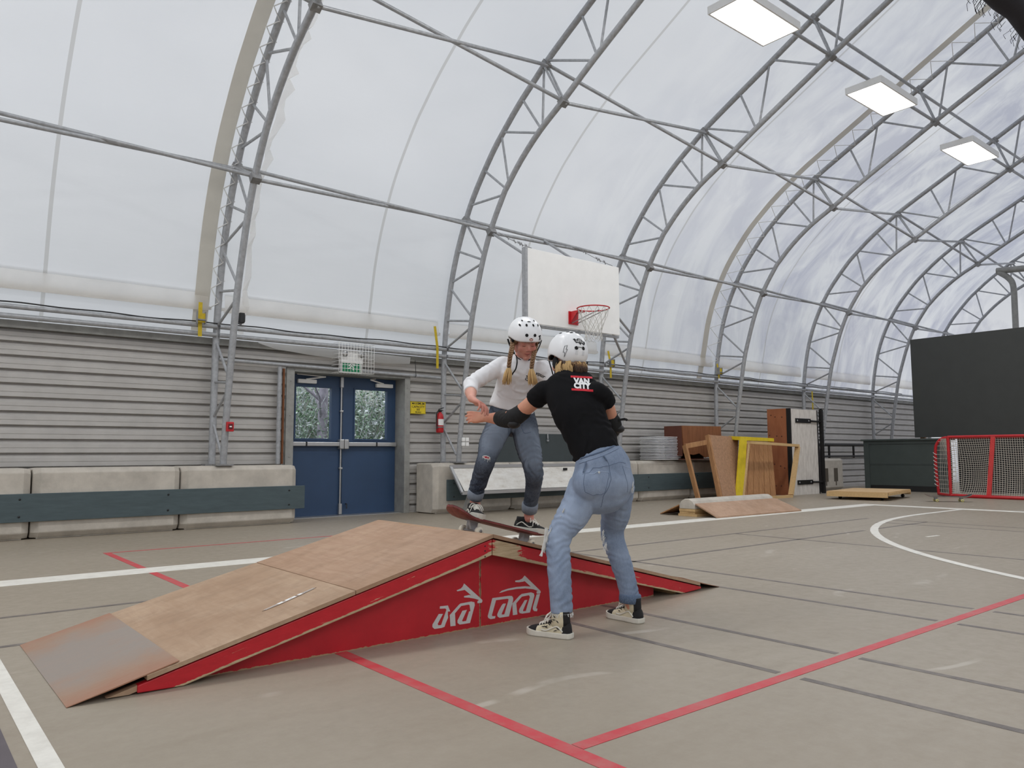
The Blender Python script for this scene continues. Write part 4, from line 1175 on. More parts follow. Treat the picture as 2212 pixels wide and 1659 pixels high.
# brown cabinet with a broken lower edge
t = thing('brown_cabinet', 'brown plywood box with broken lower edge behind the leaning boards', 'box', (12.9, 9.95, .85))
mb = MB(); F = lambda a, b, d: V((a, d, b))
mb.prism([(12.56, 1.49), (13.86, 1.50), (13.88, .86), (13.5, .88), (13.3, .84), (13.1, .93), (12.9, .90), (12.6, .93)], F, 9.89, 9.91); mb.build('front_panel', M['brown_ply'], t)
mb = MB(); hexa(mb, [(12.56, 9.911, .88), (12.56, 10.36, .88), (12.56, 10.36, 1.49), (12.56, 9.911, 1.49)], (.02, 0, 0)); mb.build('side_panel', M['brown_dark'], t)
mb = MB(); mb.bx(12.581, 13.86, 9.911, 10.36, 1.47, 1.49); mb.bx(13.84, 13.86, 9.911, 10.36, .85, 1.47); mb.bx(12.581, 13.84, 10.34, 10.36, .80, 1.47); mb.bx(12.581, 13.84, 9.911, 10.34, .80, .82); mb.build('carcass', M['brown_dark'], t)

# leaning kicker: open timber frame on the left, particle board face on the right
t = thing('wooden_kicker', 'leaning wooden ramp with brown particle board face and open timber frame', 'skate ramp', (12.7, 9.3, 0))
fT, fB = V((12.20, 9.56, 1.09)), V((12.34, 9.36, 0))          # outer stile, top and bottom
gT, gB = V((12.80, 9.46, 1.29)), V((12.68, 9.10, 0))           # stile under the board
mb = MB(); mb.beam(fT, fB, .05, .09, (0, 1, 0)); mb.build('stile', M['plank'], t)
mb = MB(); mb.beam(gT, gB, .055, .09, (0, 1, 0)); mb.build('stile', M['plank'], t)
mb = MB(); mb.beam(fT + V((.02, 0, -.02)), gT + V((-.03, 0, -.14)), .05, .09); mb.build('top_rail', M['plank'], t)
mb = MB(); hexa(mb, [gB + V((.03, -.05, 0)), gB + V((.52, -.0, 0)), (14.02, 9.57, 1.27), gT + V((.03, -.04, .005))], (.012, .022, 0)); mb.build('face_board', M['osb'], t)
mb = MB(); hexa(mb, [gB + V((.055, -.015, 0)), gB + V((.49, .03, 0)), (13.98, 9.60, 1.24), gT + V((.05, 0, -.02))], (.012, .03, 0)); mb.build('backing_board', M['plank'], t)

# yellow kicker turned on its side, planks toward the camera
t = thing('yellow_box', 'yellow edged wooden ramp box standing on its side with bare planks', 'skate ramp', (13.9, 9.3, 0))
TL, TR, BR, BL = V((13.70, 9.30, 1.27)), V((15.02, 9.36, 1.25)), V((14.72, 9.10, .0)), V((13.20, 9.12, .0))
dvec = V((.02, .28, .03))
mb = MB(); hexa(mb, [TL, TL + V((.26, .02, -.0)), BL + V((.27, .0, 0)), BL], (.005, .03, .0)); mb.build('side_board', M['yellow'], t)
mb = MB(); hexa(mb, [TL, TR, TR + V((0, .0, -.07)), TL + V((0, 0, -.075))], (.02, .30, .02)); mb.build('top_board', M['yellow'], t)
nP = 6
for i in range(nP):
    a0, a1 = (i + .04) / nP, (i + .96) / nP
    a = TL + V((.26, .06, -.075)); b = TR + V((0, .06, -.075)); c = BR + V((0, .06, 0)); d = BL + V((.26, .06, 0))
    mb = MB(); hexa(mb, [d.lerp(c, a0), d.lerp(c, a1), a.lerp(b, a1), a.lerp(b, a0)], (.0, .025, .0)); mb.build('plank', M['plank'], t)
# raw timber frame in front of it
t = thing('timber_crate', 'raw timber open crate leaning in front of the yellow box', 'crate', (14.3, 9.0, 0))
TL, TR, BR, BL = V((13.54, 9.00, 1.145)), V((15.45, 9.06, 1.09)), V((14.90, 8.93, .025)), V((13.14, 8.90, .025))
mb = MB(); mb.beam(TL, TR, .10, .055); mb.build('rail', M['raw'], t)
mb = MB(); mb.beam(BL, BR, .10, .05); mb.build('rail', M['raw'], t)
for a, b, w_, h_ in ((TL, BL, .03, .03), (TR, BR, .055, .10)):
    mb = MB(); mb.beam(a - V((0, 0, .03)), b + V((0, 0, .025)), w_, h_, (0, 1, 0)); mb.build('stile', M['raw'], t)

# tall white door-like box
t = thing('white_panel_box', 'tall weathered white panel with black strap hinges and brown plywood side', 'panel', (16.1, 9.5, 0))
x0, x1, y0, y1, H_ = 15.56, 16.72, 9.3, 9.85, 1.91
mb = MB(); mb.bx(x0 + .06, x1, y0, y0 + .05, 0, H_); mb.build('front_panel', M['white_worn'], t)
mb = MB(); mb.bx(x0, x0 + .022, y0 + .07, y1, 0, H_ + .01); mb.build('side_panel', M['red_ply'], t)
mb = MB()
rk = random.Random(5)
for (y, z) in ((9.75, 1.78), (9.65, 1.74), (9.48, 1.73), (9.8, 1.33), (9.62, 1.31), (9.5, 1.30), (9.7, .68), (9.55, .64), (9.45, .60), (9.68, .2), (9.55, .2)): mb.lathe([(.016, 0), (.016, .0015)], (x0 - .0005, y, z), (-1, .0, .0), 8)
mb.build('knot', M['brown_dark'], t)
mb = MB(); mb.bx(x0 - .005, x0 + .06, y0 - .008, y0 + .07, .0, H_ + .012); mb.bx(x1, x1 + .03, y0 - .008, y0 + .06, 0, H_); mb.build('steel_edge', M['black_steel'], t)
mb = MB(); mb.bx(x0 + .03, x1, y1 - .03, y1, 0, H_); mb.bx(x0 + .03, x1, y0 + .06, y1 - .03, H_ - .02, H_); mb.build('back', M['brown_dark'], t)
for zz, dxx in ((1.655, 0), (.275, 0)):
    mb = MB(); mb.bx(15.80, 16.43, 9.28, 9.3, zz - .05, zz + .05); h = mb.build('strap_hinge', M['black_steel'], t)
    mb = MB(); mb.tube([(16.42, 9.27, zz), (16.80, 9.26, zz - .01)], .022, 6); mb.build('hinge_pin', M['black_steel'], h)
    mb = MB()
    for x in (15.86, 16.34): mb.lathe([(.02, 0), (.02, .006)], (x, 9.28, zz), (0, -1, 0), 8)
    mb.build('bolt', M['galv'], h)
t = thing('black_post', 'black steel gate post right of the tall white panel', 'post', (16.85, 9.25, 0))
mb = MB(); mb.bx(16.80, 16.87, 9.22, 9.29, 0, 1.93); mb.bx(16.93, 16.97, 9.30, 9.34, .02, 1.96); mb.build('post', M['black_steel'], t)
mb = MB()
for i in range(9): mb.bx(16.82, 16.96, 9.24, 9.32, 1.2 + i * .08, 1.23 + i * .08)
mb.bx(16.78, 17.0, 9.2, 9.36, 0, .012); mb.build('latch_plate', M['galv_dark'], t)
mb = MB()
mb.rings([[V((17.35 + r * math.cos(a) * .9, 9.75 + r * math.sin(a) * .6, z)) for a in [2 * math.pi * k / 12 for k in range(12)]] for z, r in ((0, .22), (.3, .25), (.7, .22), (1.0, .20), (1.25, .17), (1.4, .13), (1.46, .04))], True, True)
tag(mb.build('folded_tarp', M['tarp'], None), 'dark folded tarp bundle behind the black post', 'tarp')
t = thing('railing', 'low black railing on the wall left of the green box', 'railing', (20, 10.4, .8))
mb = MB(); mb.tube([(17.9, 10.42, 1.15), (21.5, 10.42, 1.15)], .035, 8); mb.tube([(17.9, 10.42, .84), (21.5, 10.42, .84)], .025, 8); mb.build('rail', M['black_steel'], t)
mb = MB()
for x in (18.0, 19.3, 20.6): mb.tube([(x, 10.42, .80), (x, 10.42, 1.15)], .03, 8)
mb.build('post', M['black_steel'], t)

# parking curb with small wooden ramps
t = thing('curb_ramp', 'concrete curb with small plywood ramps on both sides by the white sideline', 'skate ramp', (10.4, 7.3, 0))
cx0, cx1 = 9.32, 11.42
def curbsec(x): return [V((x, 7.15, .11)), V((x, 7.15, .17)), V((x, 7.19, .225)), V((x, 7.25, .255)), V((x, 7.33, .255)), V((x, 7.39, .225)), V((x, 7.43, .17)), V((x, 7.43, .11))]
mb = MB(); mb.rings([curbsec(cx0), curbsec(cx1)], True, False); mb.build('curb', M['concrete'], t, bevel=.008)
mb = MB(); mb.bx(cx0 + .01, cx1 - .02, 7.12, 7.46, .0, .035); mb.bx(cx0 + .02, cx1 - .02, 7.16, 7.44, .036, .072); mb.bx(cx0 - .005, cx1 - .02, 7.14, 7.30, .073, .109); mb.bx(cx0 + .01, cx1 - .02, 7.31, 7.44, .073, .109); mb.build('timber_base', M['raw'], t)
mb = MB(); hexa(mb, [(cx0 + .01, 6.77, .004), (cx1 + .05, 6.70, .004), (cx1 + .02, 7.145, .175), (cx0 + .01, 7.145, .175)], (0, .012, -.003) if False else (0, .0, .018)); mb.build('front_ramp', M['ply2'], t)
mb = MB(); hexa(mb, [(cx0, 7.80, .002), (cx1, 7.80, .002), (cx1, 7.44, .15), (cx0, 7.44, .15)], (0, 0, .016)); mb.build('back_ramp', M['plank'], t)

# low timber platform on casters
t = thing('timber_dolly', 'low pale plywood platform on casters in front of the green box', 'dolly', (15.9, 7.6, 0))
A, B, C_, D_ = V((15.06, 6.98, 0)), V((16.78, 7.30, 0)), V((16.55, 8.40, 0)), V((14.86, 8.10, 0))
def at_(z, q=(A, B, C_, D_)): return [p + V((0, 0, z)) for p in q]
mb = MB(); hexa(mb, at_(.150), (0, 0, .016)); mb.build('top', wood('pale_plywood', (200, 166, 120), (214, 182, 138), (2, 2, 2)), t)
for p, q in ((A, D_), (D_, C_), (C_, B)):
    mb = MB(); mb.beam(p + V((0, 0, .105)), q + V((0, 0, .105)), .03, .088); mb.build('side_rail', M['raw'], t)
mb = MB(); mb.beam(B + V((-.02, 0, .125)), A + V((.05, 0, .125)), .03, .05); mb.build('side_rail', M['raw'], t)
for p in (A.lerp(C_, .15), C_.lerp(A, .15), B.lerp(D_, .1), D_.lerp(B, .15)):
    mb = MB(); mb.lathe([(.035, -.014), (.035, .014)], p + V((0, 0, .035)), (1, .2, 0), 12); mb.beam(p + V((0, 0, .03)), p + V((0, 0, .15)), .03, .04); mb.build('caster', M['black'], t)

# dark green box and the dark boards at the right
t = thing('green_box', 'dark green-grey wooden counter box in the far corner', 'counter', (19.4, 8.45, 0))
y0, y1, x0 = 7.56, 9.40, 19.1
mb = MB(); mb.bx(x0 + .03, 19.7, y0 + .02, y1 - .02, 0.0, 1.22); mb.build('carcass', M['dark_green'], t)
mb = MB(); mb.bx(x0 - .05, 19.78, y0 - .05, y1 + .05, 1.22, 1.262); mb.build('top', M['dark_green'], t, bevel=.006)
mb = MB()
for a, b in ((y0, y0 + .13), (y1 - .13, y1)): mb.bx(x0, x0 + .03, a, b, 0, 1.22)
mb.bx(x0, x0 + .03, y0 + .13, y1 - .13, 1.14, 1.22); mb.bx(x0 + .012, x0 + .03, y0 + .13, y1 - .13, .63, .65)
mb.build('face_trim', M['dark_green'], t)
mb = MB(); mb.bx(x0 + .02, x0 + .03, y0 + .13, y1 - .13, 0, .13); mb.build('kick_gap', M['black'], t)
mb = MB(); mb.bx(x0 + .016, x0 + .03, y0 + .13, y1 - .13, .655, 1.135); mb.bx(x0 + .016, x0 + .03, y0 + .13, y1 - .13, .135, .625); mb.build('panel', M['dark_green'], t)
t = thing('dark_backdrop', 'large dark grey board standing behind the green box and the hockey net', 'board', (19.75, 5.5, 0))
mb = MB(); mb.bx(19.79, 19.87, 2.2, 8.44, 1.30, 3.74); mb.build('upper_board', M['charcoal'], t)
mb = MB(); mb.bx(19.72, 19.79, 2.2, 7.45, 0, 1.25); mb.build('lower_board', M['black_steel'], t)
mb = MB()
for y in (3.0, 5.0, 7.0, 8.3): mb.bx(19.88, 19.97, y - .05, y + .05, 0, 3.6)
mb.build('stud', M['plank'], t)

# hockey net seen from behind
t = thing('hockey_net', 'red framed street hockey goal with white netting at the right', 'goal', (17.7, 6.0, 0))
Yl, Yr = 6.76, 5.06
Xr, Xm = 17.42, 17.98
red = M['red']
mb = MB()
for y in (Yl, Yr): mb.tube([(Xr, y, 0.03), (Xr, y, 1.25)], .032, 8)
mb.tube([(Xr, Yl, 1.255), (Xr, Yr, 1.255)], .028, 8)
mb.build('rear_frame', red, t)
mb = MB(); mb.tube([(Xr + .02, Yl - .0, .035), (Xr - .12, Yl - .35, .035), (Xr - .12, Yr + .35, .035), (Xr + .02, Yr, .035)], .035, 8)
mb.tube([(Xr, Yl, .03), (Xm, Yl + .46, .03)], .03, 8); mb.tube([(Xr, Yr, .03), (Xm, Yr - .16, .03)], .03, 8); mb.build('base_bar', red, t)
post = smooth_poly([(Xm, Yl + .46, 0.01), (Xm, Yl + .49, .5), (Xm, Yl + .49, .9), (Xm, Yl + .46, 1.10), (Xm, Yl + .33, 1.235), (Xm, Yl + .1, 1.25)], 5)
mb = MB(); mb.tube(post, .032, 8); mb.tube([(Xm, Yl + .1, 1.25), (Xm, Yr - .1, 1.25)], .032, 8); mb.tube([(p.x, Yl + Yr - p.y, p.z) for p in post], .032, 8)
for y in (Yl, Yr): mb.tube([(Xr, y, 1.255), (Xm, y, 1.245)], .025, 8)
fr = mb.build('goal_frame', red, t)
mb = MB()
for i in range(9):
    z = .25 + i * .085; mb.tube([(Xm - .036, Yl + .525, z), (Xm - .045, Yl + .485, z - .03), (Xm - .036, Yl + .45, z - .05)], .007, 5)
mb.build('lacing', M['rope'], fr)
def netp(u, v):
    y = Yl + (Yr - Yl) * u; z = .05 + 1.18 * v
    sag = math.sin(math.pi * min(1, u * 2 if u < .5 else (1 - u) * 2)) * math.sin(math.pi * (v ** .8)) 
    return V((Xr + .02 + .16 * sag - .10 * (1 - v) * (1 if .12 < u < .88 else .4), y - .05 * sag * math.cos(3 * u), z - .05 * sag))
mb = MB(); cm = mat('net_mesh_cord', (206, 200, 188), .85, 0, .08, 30)
nu, nv = 40, 28
for i in range(nu + 1): mb.tube([netp(i / nu, j / 14) for j in range(15)], .0042, 4, False)
for j in range(nv + 1): mb.tube([netp(i / 24, j / nv) for i in range(25)], .0042, 4, False)
for y, s in ((Yl, 1), (Yr, -1)):
    for i in range(12):
        f = i / 11; mb.tube([(Xr + (Xm - Xr) * f, y + .45 * f * s - .06 * math.sin(math.pi * f) * s, .04), (Xr + (Xm - Xr) * f, y + .40 * f * s - .1 * math.sin(math.pi * f) * s, .6), (Xr + (Xm - Xr) * f, y + .38 * f * s, 1.23)], .0042, 4, False)
    for j in range(13):
        z = .06 + j * .092; mb.tube([(Xr, y, z), ((Xr + Xm) / 2, y - .02 * s, z), (Xm, y + .46 * s, z)], .0042, 4, False)
mb.build('netting', cm, t)
yc = 5.98
mb = MB(); mb.beam((Xr - .02, yc - .08, 1.25), (Xr - .10, yc + .03, .05), .012, .085, (0, 1, 0)); mb.build('centre_strap', mat('red_webbing', (205, 62, 60), .7, 0, .15, 40), t)

# rolled dark divider net under the roof, top right of the picture
t = thing('rolled_net', 'dark rolled divider net hanging under the roof in the top right corner', 'net', (15, 3.6, 7.2))
mb = MB(); L = [(9.0 + i * .5, 3.60 + .02 * math.sin(i * 1.7), 7.34 + .025 * math.sin(i * 1.1)) for i in range(30)]
mb.tube(L, [.165 + .02 * math.sin(i * 2.3) for i in range(30)], 12); mb.build('roll', M['dark_net'], t)
mb = MB(); rr_ = random.Random(9)
for i in range(260):
    x = rr_.uniform(9, 23); y0 = 3.60 + rr_.uniform(.05, .2); l = rr_.uniform(.08, .26)
    mb.tube([(x, y0, 7.34 - rr_.uniform(0, .1)), (x + .05, y0 + .1, 7.30 - l * .4), (x + rr_.uniform(-.05, .05), y0 + .06, 7.30 - l)], .004, 4, False)
mb.build1('loose_mesh', M['dark_net'], t)['kind'] = 'stuff'
mb = MB()
for k in range(2, 6):
    x = AX0 + AD * k; mb.tube([(x, 3.6, 7.45), (x, 3.62, 7.98)], .012, 6)
mb.build('hanger', M['black'], t)
# grey vent pipe at the far end
t = thing('vent_pipe', 'grey vent pipe with elbow at the far end above the dark board', 'pipe', (23, 7.1, 3.5))
mb = MB(); mb.tube(smooth_poly([(23.0, 7.12, 3.0), (23.0, 7.10, 4.6), (23.0, 7.10, 5.3), (23.0, 7.2, 5.55), (23.0, 7.42, 5.75)], 5), .075, 12); mb.build('stack', M['frame_grey'], t)
mb = MB(); mb.tube([(23.0, 7.47, 5.79), (23.05, 6.6, 5.73), (23.1, 5.8, 5.70)], .085, 12); mb.build('cross_pipe', M['frame_grey'], t)
mb = MB(); mb.tube([(23.0, 7.10, 2.9), (23.0, 7.10, .0)], .075, 12); mb.build('lower_pipe', M['frame_grey'], t)
# ---------------------------------------------------------------- figure tools
from mathutils.bvhtree import BVHTree
def interp(pts, rad, per=6):
    """spline through points with a radius at each"""
    P4 = smooth_poly(pts, per); n = len(pts); R = []
    for i in range(n - 1):
        for k in range(per):
            t = k / per; t = t * t * (3 - 2 * t)
            R.append(rad[i] + (rad[i + 1] - rad[i]) * t)
    R.append(rad[-1]); return P4, R
def limb(mb, pts, rad, per=6, n=16, end=True):
    p, r = interp(pts, rad, per); mb.tube(p, r, n)
    mb.sphere(p[0], r[0] * .98, 12, 8); end and mb.sphere(p[-1], r[-1] * .98, 12, 8)
def ering(c, rt, fw, hw, hd, n=28, p=2.3, back=1.0):
    """flattened ring; hd is the half depth, back scales the rear half"""
    c, rt, fw = V(c), V(rt), V(fw); out = []
    for k in range(n):
        a = 2 * math.pi * k / n; ca, sa = math.cos(a), math.sin(a)
        x = math.copysign(abs(ca) ** (2 / p), ca) * hw; y = math.copysign(abs(sa) ** (2 / p), sa) * hd * (back if sa < 0 else 1)
        out.append(c + rt * x + fw * y)
    return out
def dirv(az, el=0): a, e = math.radians(az), math.radians(el); return V((math.sin(a) * math.cos(e), math.cos(a) * math.cos(e), math.sin(e)))
def torso(mb, secs, per=5):
    """secs: (centre, azimuth of front, half width, half depth, back factor) from the hips up; rings tilt with the spine"""
    n = len(secs); C = smooth_poly([s[0] for s in secs], per); rings = []
    for i, c in enumerate(C):
        j = min(i // per, n - 2); t = (i - j * per) / per; t = t * t * (3 - 2 * t)
        A, B = secs[j], secs[j + 1]
        az = A[1] + (B[1] - A[1]) * t; hw = A[2] + (B[2] - A[2]) * t; hd = A[3] + (B[3] - A[3]) * t; bk = A[4] + (B[4] - A[4]) * t
        tg = (C[min(i + 1, len(C) - 1)] - C[max(i - 1, 0)]).normalized()
        rt = dirv(az + 90); fw = tg.cross(rt).normalized(); rt = fw.cross(tg).normalized()
        if fw.dot(dirv(az)) < 0: fw = -fw
        rings.append(ering(c, rt, fw, hw, hd, 28, 2.25, bk))
    mb.rings(rings, True, True)
def wavy(co, seed):
    r = np.random.RandomState(seed); o = np.zeros(len(co))
    for f in (5, 9, 16, 27):
        for _ in range(3):
            d = r.normal(size=3); d /= np.linalg.norm(d); o += np.sin(co @ (d * f * 2.2) + r.uniform(0, 6.28)) / (f / 5) ** .7
    return o / 3.2
def folds(co, no, chains, seed):
    """cross folds on cloth round the limbs; chains: (points, amplitude at each point, wave length)"""
    best = np.full(len(co), 1e9); amp = np.zeros(len(co)); arc = np.zeros(len(co)); lam = np.ones(len(co)) * .04; ang = np.zeros(len(co))
    for pts, am, wl in chains:
        acc = 0.0
        for a, b, aa, ab in zip(pts, pts[1:], am, am[1:]):
            a_, b_ = np.array(a), np.array(b); d = b_ - a_; L = np.linalg.norm(d); d /= L
            w = co - a_; t = np.clip(w @ d, 0, L); v = w - t[:, None] * d; ds = np.linalg.norm(v, axis=1)
            u = np.cross(d, [0.3, 0.7, 0.65]); u /= np.linalg.norm(u); q = np.cross(d, u)
            m = ds < best
            best[m] = ds[m]; amp[m] = (aa + (ab - aa) * t / L)[m]; arc[m] = (acc + t)[m]; lam[m] = wl
            ang[m] = np.arctan2(v @ u, v @ q)[m]; acc += L
    e = wavy(co, seed); e2 = wavy(co * 1.7 + 3, seed + 5)
    s = np.sin(2 * np.pi * (arc / lam + .55 * np.sin(ang * 1.0 + 2 * e) + .9 * e2))
    s = np.sign(s) * np.abs(s) ** .8
    g = np.clip(.55 + .7 * wavy(co * 1.3 - 2, seed + 9), 0.05, 1.2)
    return co + no * (amp * .78 * s * g + amp * .5 * e)[:, None]
def vnormals(me):
    n = np.zeros(len(me.vertices) * 3, dtype=np.float32); me.vertices.foreach_get('normal', n); return n.reshape(-1, 3).astype(float)
def fuse(mb, name, m, parent, voxel=.007, smooth=6, fold=None, seed=1, paint=None, label=None):
    """melt overlapping closed shapes into one continuous surface"""
    o = mb.build(name, m, None)
    md = o.modifiers.new('remesh', 'REMESH'); md.mode = 'VOXEL'; md.voxel_size = voxel; md.use_smooth_shade = True
    sm = o.modifiers.new('smooth', 'SMOOTH'); sm.factor = .5; sm.iterations = smooth
    dg = bpy.context.evaluated_depsgraph_get(); dg.update()
    me = bpy.data.meshes.new_from_object(o.evaluated_get(dg))
    old = o.data; o.modifiers.clear(); o.data = me; bpy.data.meshes.remove(old); me.name = name
    n = len(me.vertices); co = np.zeros(n * 3, dtype=np.float32); me.vertices.foreach_get('co', co); co = co.reshape(-1, 3).astype(float)
    if fold: co = folds(co, vnormals(me), fold, seed)
    if paint is not None:
        me.vertices.foreach_set('co', co.astype(np.float32).ravel()); me.update()
        for nm, fn in paint.items():
            at = me.attributes.new(nm, 'FLOAT', 'POINT'); at.data.foreach_set('value', np.clip(fn(co, vnormals(me)), 0, 1).astype(np.float32))
    off = V((0, 0, 0)); p = parent
    while p is not None: off += p.location; p = p.parent
    o['_bvh'] = 0
    del o['_bvh']
    tree = BVHTree.FromPolygons([V(c) for c in co], [tuple(f.vertices) for f in me.polygons])
    co = co - np.array(off)
    me.vertices.foreach_set('co', co.astype(np.float32).ravel())
    me.polygons.foreach_set('use_smooth', [True] * len(me.polygons))
    me.update(); o.parent = parent
    if label: o['label'] = label
    return o, tree
def drape(tree, pts, off=.003):
    out = []
    for p in pts:
        loc, nr, _, _ = tree.find_nearest(V(p))
        out.append(loc + nr * off)
    return out
def dense(pts, step=.012):
    out = []
    for a, b in zip(pts, pts[1:]):
        a, b = V(a), V(b); k = max(1, int((b - a).length / step))
        out += [a.lerp(b, i / k) for i in range(k)]
    return out + [V(pts[-1])]
def seam(tree, pts, r, name, m, parent, off=.0, curve=True):
    q = smooth_poly(pts, 8) if (curve and len(pts) > 2) else pts
    mb = MB(); mb.tube(drape(tree, dense(q), off), r, 5); return mb.build(name, m, parent)
def cast(tree, o, d):
    loc, nr, _, _ = tree.ray_cast(V(o), V(d)); return loc, nr
def print_on(tree, mb, d, off):
    """carry a flat print along d on to a surface"""
    d = V(d).normalized(); keep = []
    for p in mb.v:
        loc, nr = cast(tree, p - d * .3, d)
        keep.append((loc + nr * off) if loc is not None else p)
    mb.v = keep; return mb
def subdivided(mb, cuts_len=.01):
    bm = bmesh.new(); vs = [bm.verts.new(p) for p in mb.v]
    for f in mb.f:
        try: bm.faces.new([vs[i] for i in f])
        except ValueError: pass
    bmesh.ops.triangulate(bm, faces=bm.faces[:])
    for _ in range(5):
        es = [e for e in bm.edges if e.calc_length() > cuts_len]
        if not es: break
        bmesh.ops.subdivide_edges(bm, edges=es, cuts=1)
        bmesh.ops.triangulate(bm, faces=bm.faces[:])
    bm.verts.index_update()
    out = MB(); out.add([v.co.copy() for v in bm.verts], [[v.index for v in f.verts] for f in bm.faces]); bm.free(); return out

def hand(mb, wrist, fdir, palm, side, curl=(.5, .5, .5, .5), spread=.10, thumb=(.6, .5), s=1.0):
    """palm and five fingers; fdir to the knuckles, palm = direction the palm faces, side = towards the thumb"""
    f = V(fdir).normalized(); pn = V(palm); pn = (pn - f * pn.dot(f)).normalized(); sd = V(side); sd = (sd - f * sd.dot(f) - pn * sd.dot(pn)).normalized(); w = V(wrist)
    rings = []
    for t, hw, hd in ((-.01, .025, .021), (.02, .030, .019), (.05, .038, .016), (.078, .040, .0135), (.090, .037, .010)):
        rings.append(ering(w + f * t * s + pn * (.004 * math.sin(t * 30)), sd, pn, hw * s, hd * s, 16, 2.6))
    mb.rings(rings, True, True)
    mb.sphere(w + f * .032 * s + sd * .022 * s + pn * .009 * s, .018 * s, 10, 8)
    ends = []
    for i, (off, L, r) in enumerate(((.029, .068, .0088), (.0098, .076, .0090), (-.0095, .071, .0086), (-.028, .056, .0077))):
        a = curl[i]; sp = (1.5 - i) * spread
        d = (f * math.cos(sp) + sd * math.sin(sp)).normalized()
        p0 = w + (f * (.084 - abs(off - .01) * .12) + sd * off) * s
        pts = [p0 - f * .012 * s, p0]
        ax = d.cross(pn).normalized(); dd = d
        for k, l in enumerate((.46, .31, .26)):
            dd = Matrix.Rotation(a * (.75, 1.0, .7)[k], 3, ax) @ dd
            p0 = p0 + dd * L * l * s; pts.append(p0)
        r *= 1.10; mb.tube(smooth_poly(pts, 3), [r * s * (1.04 - .022 * j) for j in range(13)], 10); mb.sphere(pts[-1], r * s * .80, 10, 8)
        ends.append((pts[-1], dd, r))
    d0 = (f * math.cos(thumb[0] + .25) + sd * math.sin(thumb[0] + .25) + pn * .22).normalized()
    p0 = w + (f * .022 + sd * .022 + pn * .004) * s; p1 = p0 + d0 * .040 * s
    d1 = (d0 * .8 + f * .55 + pn * thumb[1] * .5).normalized(); p2 = p1 + d1 * .032 * s; d2 = (d1 + pn * thumb[1] * .3 + f * .3).normalized(); p3 = p2 + d2 * .024 * s
    mb.tube(smooth_poly([p0, p1, p2, p3], 4), [.0145 * s, .014 * s, .0135 * s, .013 * s, .0118 * s, .011 * s, .0108 * s, .0106 * s, .0105 * s, .0102 * s, .0098 * s, .0094 * s, .0085 * s], 10); mb.sphere(p3, .0083 * s, 10, 8)
    return ends

def frame(c, az, pitch=0.0, roll=0.0, s=1.0):
    """local frame: x right, y front, z up"""
    f = dirv(az); r = dirv(az + 90)
    Rm = Matrix((r, f, V((0, 0, 1)))).transposed()
    Rm = Rm @ Matrix.Rotation(pitch, 3, 'X') @ Matrix.Rotation(roll, 3, 'Y')
    return Matrix.Translation(V(c)) @ Rm.to_4x4() @ Matrix.Scale(s, 4)

def head(mb, T):
    """skull, jaw, brow, nose, lips, chin, eyelids, ears in the head frame (origin between the ears)"""
    q = MB(T)
    q.sphere((0, -.012, .040), (.074, .094, .088), 24, 16)
    q.sphere((0, .022, -.012), (.064, .072, .085), 24, 16)
    q.sphere((0, .035, -.058), (.047, .050, .042), 20, 12)
    q.sphere((0, .072, -.083), (.022, .018, .016), 14, 10)
    for s in (-1, 1):
        q.sphere((.040 * s, .058, -.022), (.024, .026, .026), 14, 10)
        q.sphere((.030 * s, .078, .028), (.024, .013, .009), 14, 8)
        q.sphere((.031 * s, .077, .010), (.0165, .0125, .0125), 14, 10)
        q.sphere((.0095 * s, .096, -.025), (.0065, .0075, .0055), 10, 8)
        q.sphere((.074 * s, -.008, -.005), (.008, .018, .030), 12, 8)
        q.tube([V((.046 * s, .02, -.06)), V((.058 * s, -.01, -.02))], .018, 10)
    q.tube([V((0, .083, .024)), V((0, .095, .004)), V((0, .104, -.016))], [.0085, .0085, .0095], 10)
    q.sphere((0, .102, -.018), (.0095, .0095, .0085), 12, 8)
    q.tube([V((-.021, .077, -.049)), V((-.009, .0875, -.0465)), V((0, .088, -.0475)), V((.009, .0875, -.0465)), V((.021, .077, -.049))], [.003, .0055, .0055, .0055, .003], 8)
    q.tube([V((-.019, .077, -.053)), V((0, .0875, -.0575)), V((.019, .077, -.053))], [.004, .0072, .004], 8)
    for v_, in (): pass
    o = len(mb.v); mb.v += q.v; mb.f += [[i + o for i in f] for f in q.f]; mb.sm += q.sm; mb.mi += q.mi

